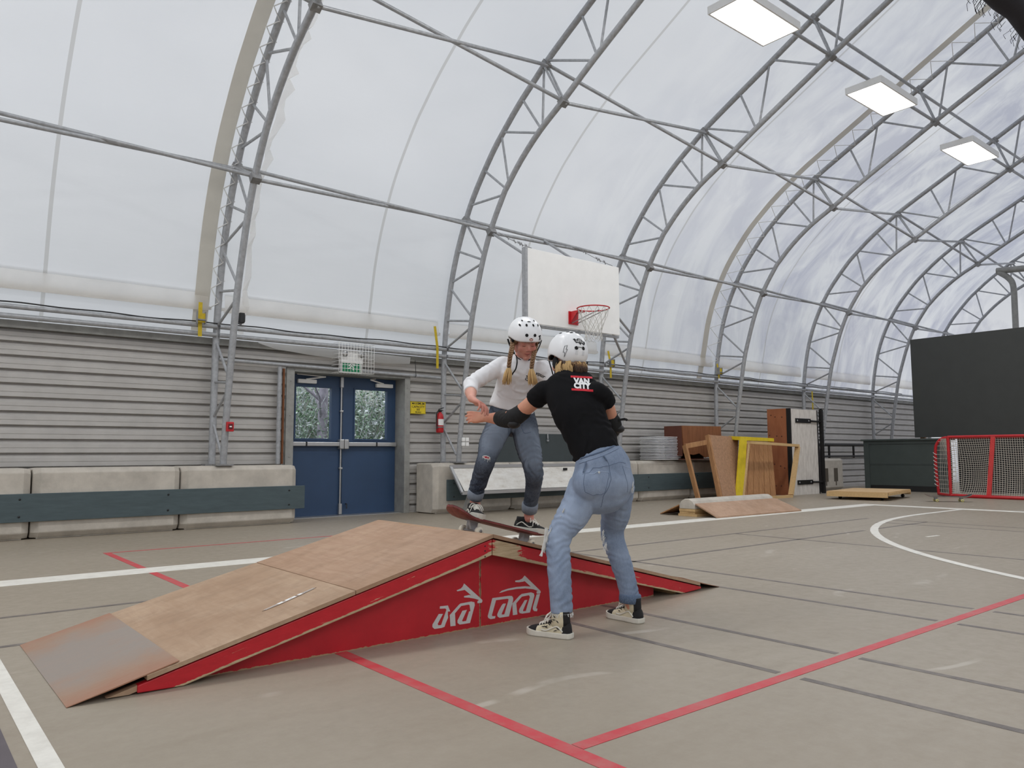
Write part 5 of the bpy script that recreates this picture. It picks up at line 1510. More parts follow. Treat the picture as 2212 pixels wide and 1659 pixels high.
def m_skin(name, base, blush):
    t = NT(name)
    v = t.coord('Object')
    at = t.n('ShaderNodeAttribute', attribute_name='red')
    c = t.ramp(t.noise(v, 22, 4, .6), [(.3, lin(base)), (.7, tuple(min(1, k * 1.06) for k in lin(base)))])
    c = t.mix(t.math('MULTIPLY', t.ramp(t.noise(v, 9, 3), [(.4, (0, 0, 0)), (.7, (.5, .5, .5))]), .6), c, lin(blush))
    c = t.mix(at.outputs['Fac'], c, lin(blush))
    t.color(c); t.set(.5, 0, .4)
    t.b.inputs['Subsurface Weight'].default_value = .12; t.b.inputs['Subsurface Radius'].default_value = (.012, .005, .003); t.b.inputs['Subsurface Scale'].default_value = .6
    return t.m
def m_denim(name, dark, light):
    t = NT(name)
    v = t.coord('Object')
    at = t.n('ShaderNodeAttribute', attribute_name='fade')
    n = t.noise(v, 14, 5, .65); f = t.noise(t.coord('Object', (1, 1, .35)), 260, 2, .5); n3 = t.noise(t.coord('Object', (3, 3, 1)), 6, 4, .6)
    k = t.math('ADD', at.outputs['Fac'], t.math('MULTIPLY', t.math('SUBTRACT', n, .5), .55))
    k = t.math('ADD', k, t.math('MULTIPLY', t.math('SUBTRACT', n3, .5), .5))
    c = t.ramp(k, [(.05, lin(dark)), (.95, lin(light))])
    c = t.mix(t.ramp(f, [(.35, (0, 0, 0)), (.7, (.28, .28, .28))]), c, lin(light))
    t.color(c); t.set(.85, 0, .2); t.bump(f, .25, .0015); return t.m
M['skin_a'] = m_skin('skin_fair', (216, 160, 140), (188, 88, 82)); M['skin_b'] = m_skin('skin_tan', (214, 156, 128), (190, 104, 84))
M['denim_light'] = m_denim('light_denim', (84, 100, 124), (156, 170, 192)); M['denim_dark'] = m_denim('dark_denim', (36, 42, 57), (128, 139, 154))
M['denim_edge'] = mat('pale_denim', (160, 174, 196), .9)
M['denim_cuff'] = mat('denim_inside', (132, 140, 152), .9, 0, .12, 60)
M['black_cotton'] = mat('black_cotton', (24, 24, 26), .9, 0, .1, 8, .1, 300, spec=.15)
M['white_cotton'] = mat('white_cotton', (236, 236, 238), .9, 0, .03, 6, .1, 300, spec=.15)
M['helmet_white'] = mat('white_helmet_shell', (242, 243, 244), .28, 0, .02, 4)
M['foam'] = mat('black_foam', (26, 26, 27), .85, 0, .15, 20)
M['thread'] = mat('denim_thread', (92, 107, 131), .9); M['thread_pale'] = mat('frayed_cotton', (226, 226, 222), .95)
M['blond'] = mat('blond_hair', (206, 172, 118), .5, 0, .25, 40, 0, 60, (1, 1, .2)); M['brown_hair'] = mat('brown_hair', (74, 54, 40), .5, 0, .3, 40, 0, 60, (1, 1, .2)); M['light_brown_hair'] = mat('light_brown_hair', (136, 104, 74), .5, 0, .28, 40, 0, 60, (1, 1, .2))
M['shoe_black'] = mat('black_suede', (26, 25, 26), .85, 0, .12, 20); M['shoe_cream'] = mat('cream_canvas', (214, 204, 176), .85, 0, .08, 20)
M['rubber'] = mat('white_rubber', (214, 210, 198), .6, 0, .10, 12); M['lace'] = mat('white_lace', (226, 222, 212), .85)
M['print_red'] = mat('red_print', (214, 40, 56), .7); M['print_white'] = mat('white_print', (240, 240, 240), .7)

def helmet(T, parent, rim, vents, c=.120):
    """skate helmet in the head frame; rim(phi) gives the height of the edge, phi = 0 front"""
    a, b, z0 = .110, .137, .045
    def surf(phi, th, k=1.0):
        r = math.cos(th) ** .82 if math.cos(th) > 0 else 0
        return V((math.sin(phi) * a * k * r, math.cos(phi) * b * k * r - .012, z0 + math.sin(th) * (c * k if th > 0 else .10 * k)))
    NP, NTH = 56, 18
    def edge(phi):
        z = rim(phi); return math.asin(max(-1, min(1, (z - z0) / .10))) if z < z0 else math.asin((z - z0) / c)
    def sheet(k):
        L = []
        for j in range(NTH + 1):
            row = []
            for i in range(NP):
                phi = 2 * math.pi * i / NP; e = edge(phi); th = e + (math.pi / 2 - e) * j / NTH
                p = surf(phi, th, k)
                if th < 0: p = V((p.x * (1 + .04 * th), p.y, p.z))
                row.append(p)
            L.append(row)
        return L
    root = bpy.data.objects.new('helmet', None); COL.objects.link(root); root.parent = parent; root.empty_display_size = .1
    bpy.context.view_layer.update()
    o_, i_ = sheet(1.0), sheet(.965)
    mb = MB(T); L = i_[::-1] + o_
    # join rim: outer first row to inner first row
    vs = [p for r in o_ for p in r] + [p for r in i_ for p in r]; n = NP; fs = []
    for s0, fl in ((0, False), ((NTH + 1) * n, True)):
        for j in range(NTH):
            for k in range(n):
                f = (s0 + j * n + k, s0 + j * n + (k + 1) % n, s0 + (j + 1) * n + (k + 1) % n, s0 + (j + 1) * n + k)
                fs.append(f[::-1] if fl else f)
    for k in range(n):
        q = (NTH + 1) * n; fs.append((k, q + k, q + (k + 1) % n, (k + 1) % n))
    mb.add(vs, fs, True)
    sh = mb.build('shell', M['helmet_white'], root)
    mb = MB(T); i2 = sheet(.955); i3 = sheet(.87)
    vs = [p for r in i2 for p in r] + [p for r in i3 for p in r]; fs = []
    for s0, fl in ((0, False), ((NTH + 1) * n, True)):
        for j in range(NTH):
            for k in range(n):
                f = (s0 + j * n + k, s0 + j * n + (k + 1) % n, s0 + (j + 1) * n + (k + 1) % n, s0 + (j + 1) * n + k)
                fs.append(f[::-1] if fl else f)
    for k in range(n):
        q = (NTH + 1) * n; fs.append((k, q + k, q + (k + 1) % n, (k + 1) % n))
    mb.add(vs, fs, True); mb.build('foam_liner', M['foam'], root)
    def patch(phi, th, w, h, rot=0.0, kk=1.004, poly=None):
        """small flat shape laid on the shell"""
        p0 = surf(phi, th, kk); e = .01
        du = (surf(phi + e, th, kk) - p0).normalized(); dv = (surf(phi, th + e, kk) - p0).normalized(); nr = du.cross(dv).normalized()
        if nr.dot(p0 - V((0, 0, z0))) < 0: nr = -nr
        cr, sr = math.cos(rot), math.sin(rot); pts = []
        for a_, b_ in (poly or [(math.cos(2 * math.pi * k / 14), math.sin(2 * math.pi * k / 14)) for k in range(14)]):
            x, y = -a_ * w, b_ * h; x, y = x * cr - y * sr, x * sr + y * cr
            # follow the curve of the shell
            lp = p0 + du * x + dv * y
            q = lp - V((0, -.012, z0)); rr = math.sqrt((q.x / (a * kk)) ** 2 + (q.y / (b * kk)) ** 2 + (q.z / ((c if q.z > 0 else .10) * kk)) ** 2)
            lp = lp - nr * max(0, (lp - p0).length ** 2 * 4.0)
            pts.append(lp)
        return pts, nr
    for (phi, th, w, h, rot) in vents:
        pts, nr = patch(math.radians(phi), math.radians(th), w, h, math.radians(rot))
        mb = MB(T); cen = sum(pts, V()) / len(pts)
        mb.add([p + nr * .0012 for p in pts] + [cen + nr * .0004], [(i, (i + 1) % len(pts), len(pts)) for i in range(len(pts))]); mb.build('vent', M['dark_hole'], sh)
    return root, sh, patch, surf

def shoe(T, parent, high, seed=0, flip=1):
    """skate shoe; x forward, y to the left, z up, origin on the ground under the ankle; one sole, upper, laces"""
    X = [-.066, -.058, -.03, 0, .04, .08, .115, .145, .165, .178, .184]
    Wd = [.014, .027, .0335, .035, .0355, .039, .0435, .0425, .034, .021, .006]
    Hh = [.040, .078, .084, .086, .080, .066, .055, .048, .042, .035, .028]
    root = bpy.data.objects.new('shoe', None); COL.objects.link(root); root.parent = parent; root.empty_display_size = .05
    bpy.context.view_layer.update()
    mb = MB(T); n = 18; bz = .022
    rings = []
    for i in range(len(X)):
        r = []
        for k in range(n):
            a = math.pi * k / (n - 1); ca = math.cos(a)
            y = math.copysign(abs(ca) ** .75, ca) * Wd[i] * (1 - .34 * math.sin(a) ** 3 * (1 if X[i] < .12 else .4))
            r.append(V((X[i], y - .006 * flip * max(0, X[i] - .05) * 6 * .5, bz + math.sin(a) ** .8 * (Hh[i] - bz))))
        rings.append(r)
    vs = [p for r in rings for p in r]; fs = []; mi = []
    for i in range(len(X) - 1):
        for k in range(n - 1):
            fs.append((i * n + k, i * n + k + 1, (i + 1) * n + k + 1, (i + 1) * n + k))
            xm = (X[i] + X[i + 1]) / 2; low = k < 5 or k > n - 7
            if high: mi.append(0 if (xm > .105 or xm < -.035 or (not low and xm > .02)) else 1)
            else: mi.append(0)
    mb.add(vs, fs, True); mb.mi = mi
    mb.add(rings[0], [tuple(range(n))]); mb.add(rings[-1], [tuple(range(n))])
    up_ = mb.build('upper', [M['shoe_black'], M['shoe_cream']], root)
    if high:
        mb = MB(T); secs = []
        for z, cx_, hl, hw in ((.050, .002, .062, .033), (.085, -.004, .055, .035), (.112, -.008, .047, .037), (.130, -.009, .046, .038), (.132, -.009, .042, .034)):
            secs.append([V((cx_ + math.cos(2 * math.pi * k / 20) * hl * (1.0 if math.cos(2 * math.pi * k / 20) < 0 else 1.05 - (z - .05) * 1.2), math.sin(2 * math.pi * k / 20) * hw, z + (.012 if math.cos(2 * math.pi * k / 20) > .6 else 0) * (z > .1))) for k in range(20)])
        mb.rings(secs, True, True)
        mb.mi = []
        for f in mb.f:
            c = sum((mb.v[i] for i in f), V()) / len(f); l = T.inverted() @ c
            mb.mi.append(0 if (l.x < -.036 or l.x > .030) else 1)
        col = mb.build('ankle_collar', [M['shoe_black'], M['shoe_cream']], root)
        # dark feather print on the canvas
        mb = MB(T); rp = random.Random(seed)
        for _ in range(13):
            x = rp.uniform(-.034, .075); z = rp.uniform(.035, .07 if x > .03 else .125); s = rp.choice((-1, 1))
            y = s * (.0375 if z < .08 else .0395) * (1.0 if x > -.01 else .92); a = rp.uniform(-.6, .9); l = rp.uniform(.006, .012)
            p = V((x, y + .0012 * s, z)); d = V((math.cos(a), 0, math.sin(a))) * l; w = V((-math.sin(a), 0, math.cos(a))) * .0022
            mb.add([p - d, p + w, p + d, p - w, p - d + V((0, -.004 * s, 0)), p + w + V((0, -.004 * s, 0)), p + d + V((0, -.004 * s, 0)), p - w + V((0, -.004 * s, 0))], [(0, 1, 2, 3), (7, 6, 5, 4), (0, 4, 5, 1), (1, 5, 6, 2), (2, 6, 7, 3), (3, 7, 4, 0)])
        mb.build('print', M['shoe_black'], up_)
    else:
        mb = MB(T); secs = []
        for z, cx_, hl, hw in ((.05, .0, .060, .033), (.078, -.006, .055, .036), (.092, -.008, .052, .037)):
            secs.append([V((cx_ + math.cos(2 * math.pi * k / 20) * hl, math.sin(2 * math.pi * k / 20) * hw, z + .010 * max(0, math.cos(2 * math.pi * k / 20)))) for k in range(20)])
        mb.rings(secs, True, True); mb.build('ankle_collar', M['shoe_black'], root)
    # sole
    mb = MB(T); NS = 36
    def outl(t, g):
        # outline by marching round the width table
        pts = []
        for i in range(len(X)): pts.append((X[i] + (g if i == len(X) - 1 else (-g if i == 0 else 0)), Wd[i] + g))
        L = [(x, w) for x, w in pts] + [(x, -w) for x, w in reversed(pts)]
        return [(x, y - .003 * flip * max(0, x - .05) * 6) for x, y in L]
    def fine(L):
        q = [(p.x, p.y) for p in smooth_poly([(a_, b_, 0) for a_, b_ in L], 2, True)]; return q
    o0 = fine(outl(0, .004)); o1 = fine(outl(0, .0055))
    mb.rings([[V((x, y, .001)) for x, y in o0], [V((x, y, .006)) for x, y in o1], [V((x, y, .024 + .007 * min(1, max(0, (x - .11) / .04)))) for x, y in o1], [V((x, y, .027 + .007 * min(1, max(0, (x - .11) / .04)))) for x, y in o0]], True, False)
    so = mb.build('sole', M['rubber'], root)
    # laces across the vamp
    mb = MB(T); rows = 5 if not high else 7
    lx = [(.108 - .016 * i, .058 + .0068 * i) for i in range(5)] + ([(.034, .098), (.026, .116)] if high else [])
    for i, (x, z) in enumerate(lx):
        w = .017 + .0006 * i
        mb.tube([V((x - .004, w + .004, z - .006)), V((x, w * .5, z + .0045)), V((x + .003, -w * .5, z + .0045)), V((x + .005, -w - .004, z - .006))], .0034, 6)
        if i < len(lx) - 1:
            x2, z2 = lx[i + 1]; mb.tube([V((x, w, z - .001)), V(((x + x2) / 2, 0, (z + z2) / 2 + .005)), V((x2, -w, z2 - .001))], .003, 6)
            mb.tube([V((x, -w, z - .001)), V(((x + x2) / 2, 0, (z + z2) / 2 + .005)), V((x2, w, z2 - .001))], .003, 6)
    x, z = lx[-1]
    for s in (-1, 1):
        mb.tube(smooth_poly([V((x, 0, z + .006)), V((x + .012, s * .028, z + .008)), V((x + .030, s * .046, z - .02)), V((x + .018, s * .036, z - .018)), V((x + .004, s * .006, z + .006))], 4), .003, 6)
        mb.tube(smooth_poly([V((x, 0, z + .006)), V((x + .03, s * .024, z - .004)), V((x + .045, s * .040, z - .045))], 4), .0028, 6)
    mb.build('laces', M['lace'], root)
    # curved side stripe
    for s in (-1, 1):
        mb = MB(T); st = [(.085, .036), (.060, .034), (.030, .046), (.000, .058), (-.022, .046), (-.034, .034)]
        L = []
        for x, z in [(p.x, p.y) for p in smooth_poly([(a_, b_, 0) for a_, b_ in st], 5)]:
            w = np.interp(x, X, Wd); h = np.interp(x, X, Hh); q = min(1, max(0, (z - bz) / max(.01, h - bz)))
            yy = w * (1 - .34 * (q ** 1.25) ** 3) * max(.35, (1 - q ** 2.5)) ** .375
            L.append(V((x, s * (yy + .0022) - .003 * flip * max(0, x - .05) * 6, z)))
        mb.tube(L, .0042, 6); mb.build('side_stripe', M['rubber'], up_)
    return root
# ---------------------------------------------------------------- person in black
pb = thing('person', 'person in black shirt, white helmet and light ripped jeans, leaning forward, back turned', 'person', (3.0, 2.96, 0))
HB = frame(V((3.0618, 3.2319, 1.4585)), 12, -.10)
LH, LK, LA = V((2.9765, 2.9951, 0.7554)), V((2.8130, 3.0433, 0.4906)), V((2.7461, 2.9585, 0.1326))
RH, RK, RA = V((3.1940, 2.9733, 0.7497)), V((3.2534, 3.0737, 0.4756)), V((3.2829, 2.9755, 0.1118))
LS, LE, LW = V((2.8979, 3.2439, 1.2840)), V((2.8550, 3.4778, 1.1396)), V((2.8510, 3.7265, 1.1490))
RS, RE, RW = V((3.0835, 2.9880, 1.2841)), V((3.2680, 3.0778, 1.1112)), V((3.3990, 3.3167, 1.1479))
mb = MB()
head(mb, HB)
limb(mb, [V((3.0453, 3.1883, 1.3916)), V((3.0569, 3.2227, 1.4600))], [.052, .050], 4)
torso(mb, [(V((3.0728, 2.9933, 0.6518)), 12, .10, .07, 1), (V((3.0577, 2.9617, 0.8042)), 12, .145, .09, 1.0), (V((3.0476, 2.9841, 0.9605)), 12, .118, .078, 1), (V((3.0113, 3.0463, 1.0708)), 15, .118, .074, 1), (V((3.0039, 3.0812, 1.1568)), 16, .122, .076, 1), (V((3.0182, 3.1277, 1.2691)), 18, .138, .076, 1), (V((3.0443, 3.1801, 1.3589)), 18, .085, .06, 1)])
limb(mb, [LS, V((2.8807, 3.3575, 1.2103)), LE], [.044, .045, .041]); limb(mb, [LE, V((2.8588, 3.5913, 1.1412)), LW], [.041, .0405, .027])
limb(mb, [RS, V((3.1771, 3.0261, 1.1912)), RE], [.036, .042, .040]); limb(mb, [RE, V((3.3419, 3.1848, 1.1221)), RW], [.040, .038, .027])
fb = V((2.8131, 3.8273, 1.1632)) - LW
hand(mb, LW + fb.normalized() * .012, fb + V((0, 0, -.004)), (.70, .62, -.35), (0, 0, 1), (.16, .22, .30, .38), .05, (1.0, .1), 1.0)
hand(mb, RW, (-.35, .9, .1), (-.8, -.3, 0), (0, 0, 1), (.5, .5, .5, .5), .08, (.5, .4), .95)
for h, k, a in ((LH, LK, LA), (RH, RK, RA)):
    limb(mb, [h, h.lerp(k, .5), k], [.08, .068, .052]); ft = V((2.726, 2.952, .075)) if a is LA else V((3.286, 2.962, .075)); limb(mb, [k, k.lerp(a, .35), a.lerp(ft, .4), ft], [.052, .05, .032, .029])
def red_b(co, no):
    o = np.zeros(len(co))
    for p, r in ((LE, .09), (RE, .09), (LW + fb, .06)): o += .25 * np.exp(-((co - np.array(p)) ** 2).sum(1) / r ** 2)
    return o
fuse(mb, 'body', M['skin_b'], pb, .0050, 3, paint={'red': red_b})
# jeans
mb = MB()
torso(mb, [(V((3.0756, 2.9928, 0.6366)), 10, .105, .085, 1), (V((3.0613, 2.9706, 0.7035)), 10, .158, .110, 1.12), (V((3.0501, 2.9514, 0.7795)), 10, .180, .118, 1.22), (V((3.0494, 2.9491, 0.8597)), 11, .162, .112, 1.12), (V((3.0435, 2.9697, 0.9452)), 12, .133, .100, 1.0)])
limb(mb, [LH, V((2.9054, 3.0172, 0.6211)), LK, V((2.7770, 3.0097, 0.3646)), V((2.7514, 2.9700, 0.2187)), V((2.7469, 2.9595, 0.1184))], [.100, .088, .0665, .0625, .059, .058], end=False)
limb(mb, [RH, V((3.2327, 3.0230, 0.6098)), RK, V((3.2690, 3.0376, 0.3430)), V((3.2861, 3.0003, 0.2097)), V((3.2829, 2.9755, 0.1118))], [.097, .084, .067, .062, .056, .053], end=False)
for c in (V((2.9335, 2.9377, 0.7705)), V((3.1197, 2.9139, 0.7787))): mb.sphere(c, (.088, .088, .092), 16, 12)
chL = ([tuple(LH), tuple(LH.lerp(LK, .55)), tuple(LK), tuple(LK.lerp(LA, .35)), tuple(LK.lerp(LA, .75)), tuple(LA)], [.0022, .0018, .0048, .0035, .0022, .0055], .046)
chR = ([tuple(RH), tuple(RH.lerp(RK, .55)), tuple(RK), tuple(RK.lerp(RA, .35)), tuple(RK.lerp(RA, .75)), tuple(RA)], [.0022, .0018, .0050, .0035, .0022, .0050], .046)
def fade_b(co, no):
    o = .56 + .22 * wavy(co * .8, 4)
    for p, r, k in ((LH.lerp(LK, .5) + V((-.07, -.02, 0)), .12, .22), (LK, .09, .12), (V((2.9407, 2.9071, 0.7590)), .07, .25), (V((3.0693, 2.8539, 0.7569)), .07, .2)):
        o += k * np.exp(-((co - np.array(p)) ** 2).sum(1) / r ** 2)
    return o
jb, tj = fuse(mb, 'jeans', M['denim_light'], pb, .0062, 4, fold=[chL, chR], seed=3, paint={'fade': fade_b})
# frayed and rolled hems
mb = MB(); fr = random.Random(2); c = V((2.7469, 2.9595, 0.1184))
for i in range(46):
    a = 2 * math.pi * i / 46; p = c + V((math.cos(a) * .058, math.sin(a) * .058, .004)); mb.tube([p, p + V((fr.uniform(-.006, .006), fr.uniform(-.006, .006), -fr.uniform(.008, .022)))], .0018, 4, False)
mb.build('frayed_hem', M['thread_pale'], jb)
mb = MB(); c = V((3.2859, 2.9778, 0.1263)); mb.lathe([(.055, -.024), (.0605, -.022), (.062, 0), (.0605, .020), (.056, .024)], c, (.02, -.05, 1), 28); mb.build('rolled_cuff', M['denim_light'], jb)
# waistband, loops, pockets and seams
T2 = M['thread']
wl = [V((2.8721, 2.9709, 0.9158)), V((2.8918, 2.9279, 0.9230)), V((2.9257, 2.8855, 0.9375)), V((2.9847, 2.8608, 0.9569)), V((3.0735, 2.8768, 0.9747)), V((3.1576, 2.9241, 0.9806))]
seam(tj, [p - V((0, 0, .034)) for p in wl], .0010, 'waist_seam', T2, jb, .001)
mb = MB(); q = drape(tj, dense(smooth_poly(wl, 6)), .001); mb.tube([p - V((0, 0, .002)) for p in q], .005, 6); mb.build('waistband', M['denim_light'], jb)
for a, b in ((V((2.8055, 2.8950, 0.9209)), V((2.8153, 2.8921, 0.8777))), (V((2.9300, 2.7885, 0.9587)), V((2.9457, 2.7814, 0.9107)))):
    mb = MB(); L = drape(tj, dense([a, b]), .005); mb.tube(L, .0058, 6, flat=.5); mb.build('belt_loop', M['denim_light'], jb)
seam(tj, [V((2.9343, 2.7862, 0.9491)), V((2.9607, 2.7733, 0.8746)), V((2.9619, 2.7828, 0.7860)), V((2.9411, 2.8111, 0.6902)), V((2.9584, 2.8690, 0.6290))], .0013, 'back_seam', T2, jb, .0005)
seam(tj, [V((2.8085, 2.8990, 0.8658)), V((2.8813, 2.8397, 0.8630)), V((2.9589, 2.7748, 0.8747)), V((3.0378, 2.7721, 0.9005)), V((3.0990, 2.7886, 0.8853))], .0011, 'yoke_seam', T2, jb, .0005)
seam(tj, [V((2.8331, 2.8797, 0.8585)), V((2.8359, 2.8874, 0.7745)), V((2.8463, 2.8853, 0.7194)), V((2.8910, 2.8526, 0.6856)), V((2.9403, 2.8101, 0.7046)), V((2.9476, 2.7959, 0.7740)), V((2.9547, 2.7813, 0.8483))], .0011, 'pocket_seam', T2, jb, .0005, False)
seam(tj, [V((2.8331, 2.8797, 0.8585)), V((2.8915, 2.8333, 0.8462)), V((2.9547, 2.7813, 0.8483))], .0016, 'pocket_edge', M['denim_edge'], jb, .0003)
seam(tj, [V((3.0676, 2.8166, 0.8657)), V((3.0849, 2.8108, 0.7944)), V((3.1065, 2.8027, 0.7132))], .0010, 'pocket_seam', T2, jb, .0005)
seam(tj, [V((3.0712, 2.8131, 0.8706)), V((3.0926, 2.7964, 0.8632)), V((3.1500, 2.8153, 0.8548))], .0013, 'pocket_edge', M['denim_edge'], jb, .0003)
# tears at the knees: hanging white threads and pale torn edges
def tear(pts, n, ln, seed):
    mb = MB(); r = random.Random(seed)
    for i in range(n):
        t = r.random() * (len(pts) - 1); k = int(t); p = pts[k].lerp(pts[k + 1], t - k)
        p = drape(tj, [p], .002)[0]; l = r.uniform(.3, 1) * ln; d = V((r.uniform(-.5, .1), r.uniform(-.2, .2), -1)).normalized()
        mb.tube([p, p + d * l * .5 + V((-.006, 0, 0)), p + d * l], .0014, 4, False)
    mb.build('torn_threads', M['thread_pale'], jb)
tear([V((2.7479, 3.0510, 0.5475)), V((2.7433, 3.0611, 0.4941)), V((2.7419, 3.0673, 0.4504))], 40, .05, 4)
tear([V((3.1275, 3.0711, 0.4920)), V((3.1415, 3.0639, 0.4558)), V((3.1598, 3.0538, 0.4145))], 26, .05, 5)
tear([V((3.1580, 2.8175, 0.7802)), V((3.1621, 2.8188, 0.7404))], 18, .04, 6)
tear([V((2.9026, 2.8240, 0.8485)), V((2.9103, 2.8183, 0.8437))], 8, .012, 7)
tear([V((2.7311, 2.9881, 0.6480)), V((2.7401, 2.9761, 0.6863))], 12, .015, 8)
mb = MB()
fl = [V((2.7168, 3.0383, 0.5407)), V((2.7008, 3.0318, 0.4875)), V((2.6891, 3.0336, 0.4432)), V((2.6752, 3.0363, 0.4063))]
fr3 = random.Random(14)
for i in range(22): mb.tube([p + V((fr3.uniform(-.004, .010), fr3.uniform(-.004, .008), fr3.uniform(-.006, .006))) for p in fl[:fr3.choice((3, 4, 4))]], .0016, 4, False)
mb.build('torn_flap', M['thread_pale'], jb)
# t-shirt
mb = MB()
torso(mb, [(V((3.0396, 2.9771, 0.9099)), 13, .135, .108, 1.0), (V((3.0306, 2.9850, 0.9605)), 13, .138, .106, 1), (V((3.0121, 3.0326, 1.0704)), 15, .143, .106, 1), (V((2.9989, 3.0724, 1.1562)), 16, .153, .110, 1.02), (V((3.0115, 3.1175, 1.2368)), 18, .166, .108, 1.05), (V((3.0277, 3.1484, 1.3025)), 18, .168, .10, 1.02), (V((3.0454, 3.1737, 1.3504)), 18, .132, .085, 1), (V((3.0544, 3.1941, 1.3900)), 18, .072, .066, 1)])
limb(mb, [LS, V((2.8929, 3.2901, 1.2576)), V((2.8901, 3.3274, 1.2357))], [.064, .062, .060], end=False); limb(mb, [RS + V((-.03, .010, -.010)), V((3.1119, 2.9947, 1.2496)), V((3.1558, 3.0091, 1.2079))], [.059, .056, .055], end=False)
spine = [tuple(V((3.0326, 2.9704, 0.9049))), tuple(V((3.0121, 3.0326, 1.0704))), tuple(V((3.0115, 3.1175, 1.2368))), tuple(V((3.0466, 3.1901, 1.3678)))]
sb, tsb = fuse(mb, 'tshirt', M['black_cotton'], pb, .0065, 12, fold=[(spine, [.0065, .0058, .0022, .001], .085), ([tuple(LS), tuple(V((2.8849, 3.3255, 1.2327)))], [.001, .002], .05), ([tuple(RS), tuple(V((3.1557, 3.0089, 1.2105)))], [.001, .002], .05)], seed=11)
# printed lettering on the back
cR = V((.774, -.634, -.055)).normalized(); cU = V((.08, .10, .98)); cU = (cU - cR * cU.dot(cR)).normalized(); cO = V((2.8757, 2.9225, 1.3015)); vd = V((2.8757, 2.9225, 1.3015)) - V((0, 0, CAM_H))
fnp = lambda x, y, z=0: cO + cR * (x + .18 * (-y) * .6) + cU * y
def printed(mbx, name, m, off=.0022): return print_on(tsb, subdivided(mbx, .012), vd, off + .0008).build(name, m, sb, recalc=False)
bar = lambda x0, x1, y0, y1: MB().add([fnp(x0, y0), fnp(x1, y0), fnp(x1, y1), fnp(x0, y1)], [(0, 1, 2, 3)])
printed(bar(-.060, .060, .031, .042), 'red_bar', M['print_red']); printed(bar(-.060, .060, -.042, -.030), 'red_bar', M['print_red'])
printed(text_mb('VAN', fnp_ := (lambda x, y, z: fnp(x * 1.0, y + .0125)), .040, 0.0, .0028, 0, 'CENTER', 1.06), 'lettering_van', M['print_white'])
printed(text_mb('CITY', lambda x, y, z: fnp(x * 1.0, y - .0145), .040, 0.0, .0028, 0, 'CENTER', 1.06), 'lettering_city', M['print_white'])
# elbow pads
def pad(a, e, b, ra, re, rb, tip, name='elbow_pad'):
    mb = MB(); limb(mb, [a, e, b], [ra, re, rb], 6, 18); o, tr = fuse(mb, name, M['foam'], pb, .006, 5, fold=[([tuple(a), tuple(e), tuple(b)], [.001, .002, .001], .03)], seed=8)
    mb = MB(); mb.sphere(e + tip * (re * .72), (re * .72, re * .72, re * .5), 16, 10); mb.build('pad_cap', M['black'], o)
    return o
pl_ = pad(V((2.8752, 3.4048, 1.1776)), V((2.8509, 3.4814, 1.1369)), V((2.8535, 3.5891, 1.1410)), .050, .0555, .050, V((-.1, -.55, -.8)).normalized())
mb = MB(); L = [V((2.8356, 3.5140, 1.1867)), V((2.8141, 3.5090, 1.1586)), V((2.8164, 3.5251, 1.1159))]; mb.tube(L, .011, 8, flat=.4); mb.build('pad_strap', M['foam'], pl_)
mb = MB(); mb.sphere(V((2.8147, 3.4882, 1.1659)), (.008, .006, .012), 10, 8); mb.build('skin_gap', M['skin_b'], pl_, label='patch of skin showing between the straps')
pr_ = pad(V((3.2242, 3.0574, 1.1493)), V((3.2657, 3.0687, 1.0948)), V((3.3074, 3.1159, 1.0647)), .046, .052, .048, V((.6, -.5, -.6)).normalized())
mb = MB(); mb.beam(V((3.2492, 3.0274, 1.1196)), V((3.2823, 2.9865, 1.1269)), .022, .012, (0, 0, 1)); mb.beam(V((3.2823, 2.9865, 1.1269)), V((3.2909, 2.9803, 1.1190)), .018, .010, (0, 0, 1)); mb.build('strap_end', M['foam'], pr_)
# hair under the helmet: short brown nape, fair strands on the left
mb = MB(HB)
mb.sphere((.010, -.088, -.050), (.064, .040, .046), 20, 14); mb.sphere((-.035, -.062, -.035), (.052, .045, .050), 18, 12); mb.sphere((.040, -.070, -.040), (.04, .04, .04), 16, 10)
hb_ = mb.build('hair', M['brown_hair'], pb)
def strands(nm, m_, n_, seed, x0, x1, ztop, l0, l1, out, rr=.0026):
    mb = MB(HB); r = random.Random(seed)
    for i in range(n_):
        x = r.uniform(x0, x1); a = x / .085
        y = -.128 * math.sqrt(max(.05, 1 - a * a * .85)) + r.uniform(-.003, .004)
        p = V((x, y, ztop + r.uniform(-.006, .006))); l = r.uniform(l0, l1)
        q1 = p + V((r.uniform(-.004, .004), -out - r.uniform(0, .004), -l * .5)); q2 = p + V((r.uniform(-.012, .012) - x * .25, .022 + r.uniform(-.012, .018), -l))
        mb.tube(smooth_poly([p, q1, q2], 3), [rr * .8, rr, rr, rr * .95, rr * .8, rr * .55, rr * .2], 4, False)
    return mb.build(nm, m_, hb_)
strands('brown_strands', M['brown_hair'], 420, 1, -.03, .078, -.030, .045, .080, .008)
strands('fair_strands', M['light_brown_hair'], 120, 3, -.05, .076, -.026, .022, .052, .011)
strands('fair_tips', M['blond'], 45, 5, -.05, .070, -.026, .018, .036, .013)
mb = MB(HB); r = random.Random(21)
for i in range(150):
    y = r.uniform(-.080, -.028); p = V((-.088 + .12 * (abs(y) - .028) ** 1.5, y, -.012)); l = r.uniform(.06, .118)
    mb.tube(smooth_poly([p, p + V((-.014, -.004, -l * .5)), p + V((r.uniform(-.022, .004), -.012 + r.uniform(-.014, .01), -l))], 3), [.0022, .0027, .0028, .0026, .0022, .0015, .0006], 4, False)
mb.build('fair_locks', M['blond'], hb_)
strands('fair_side_strands', M['blond'], 260, 7, -.082, -.045, -.020, .055, .120, .010)
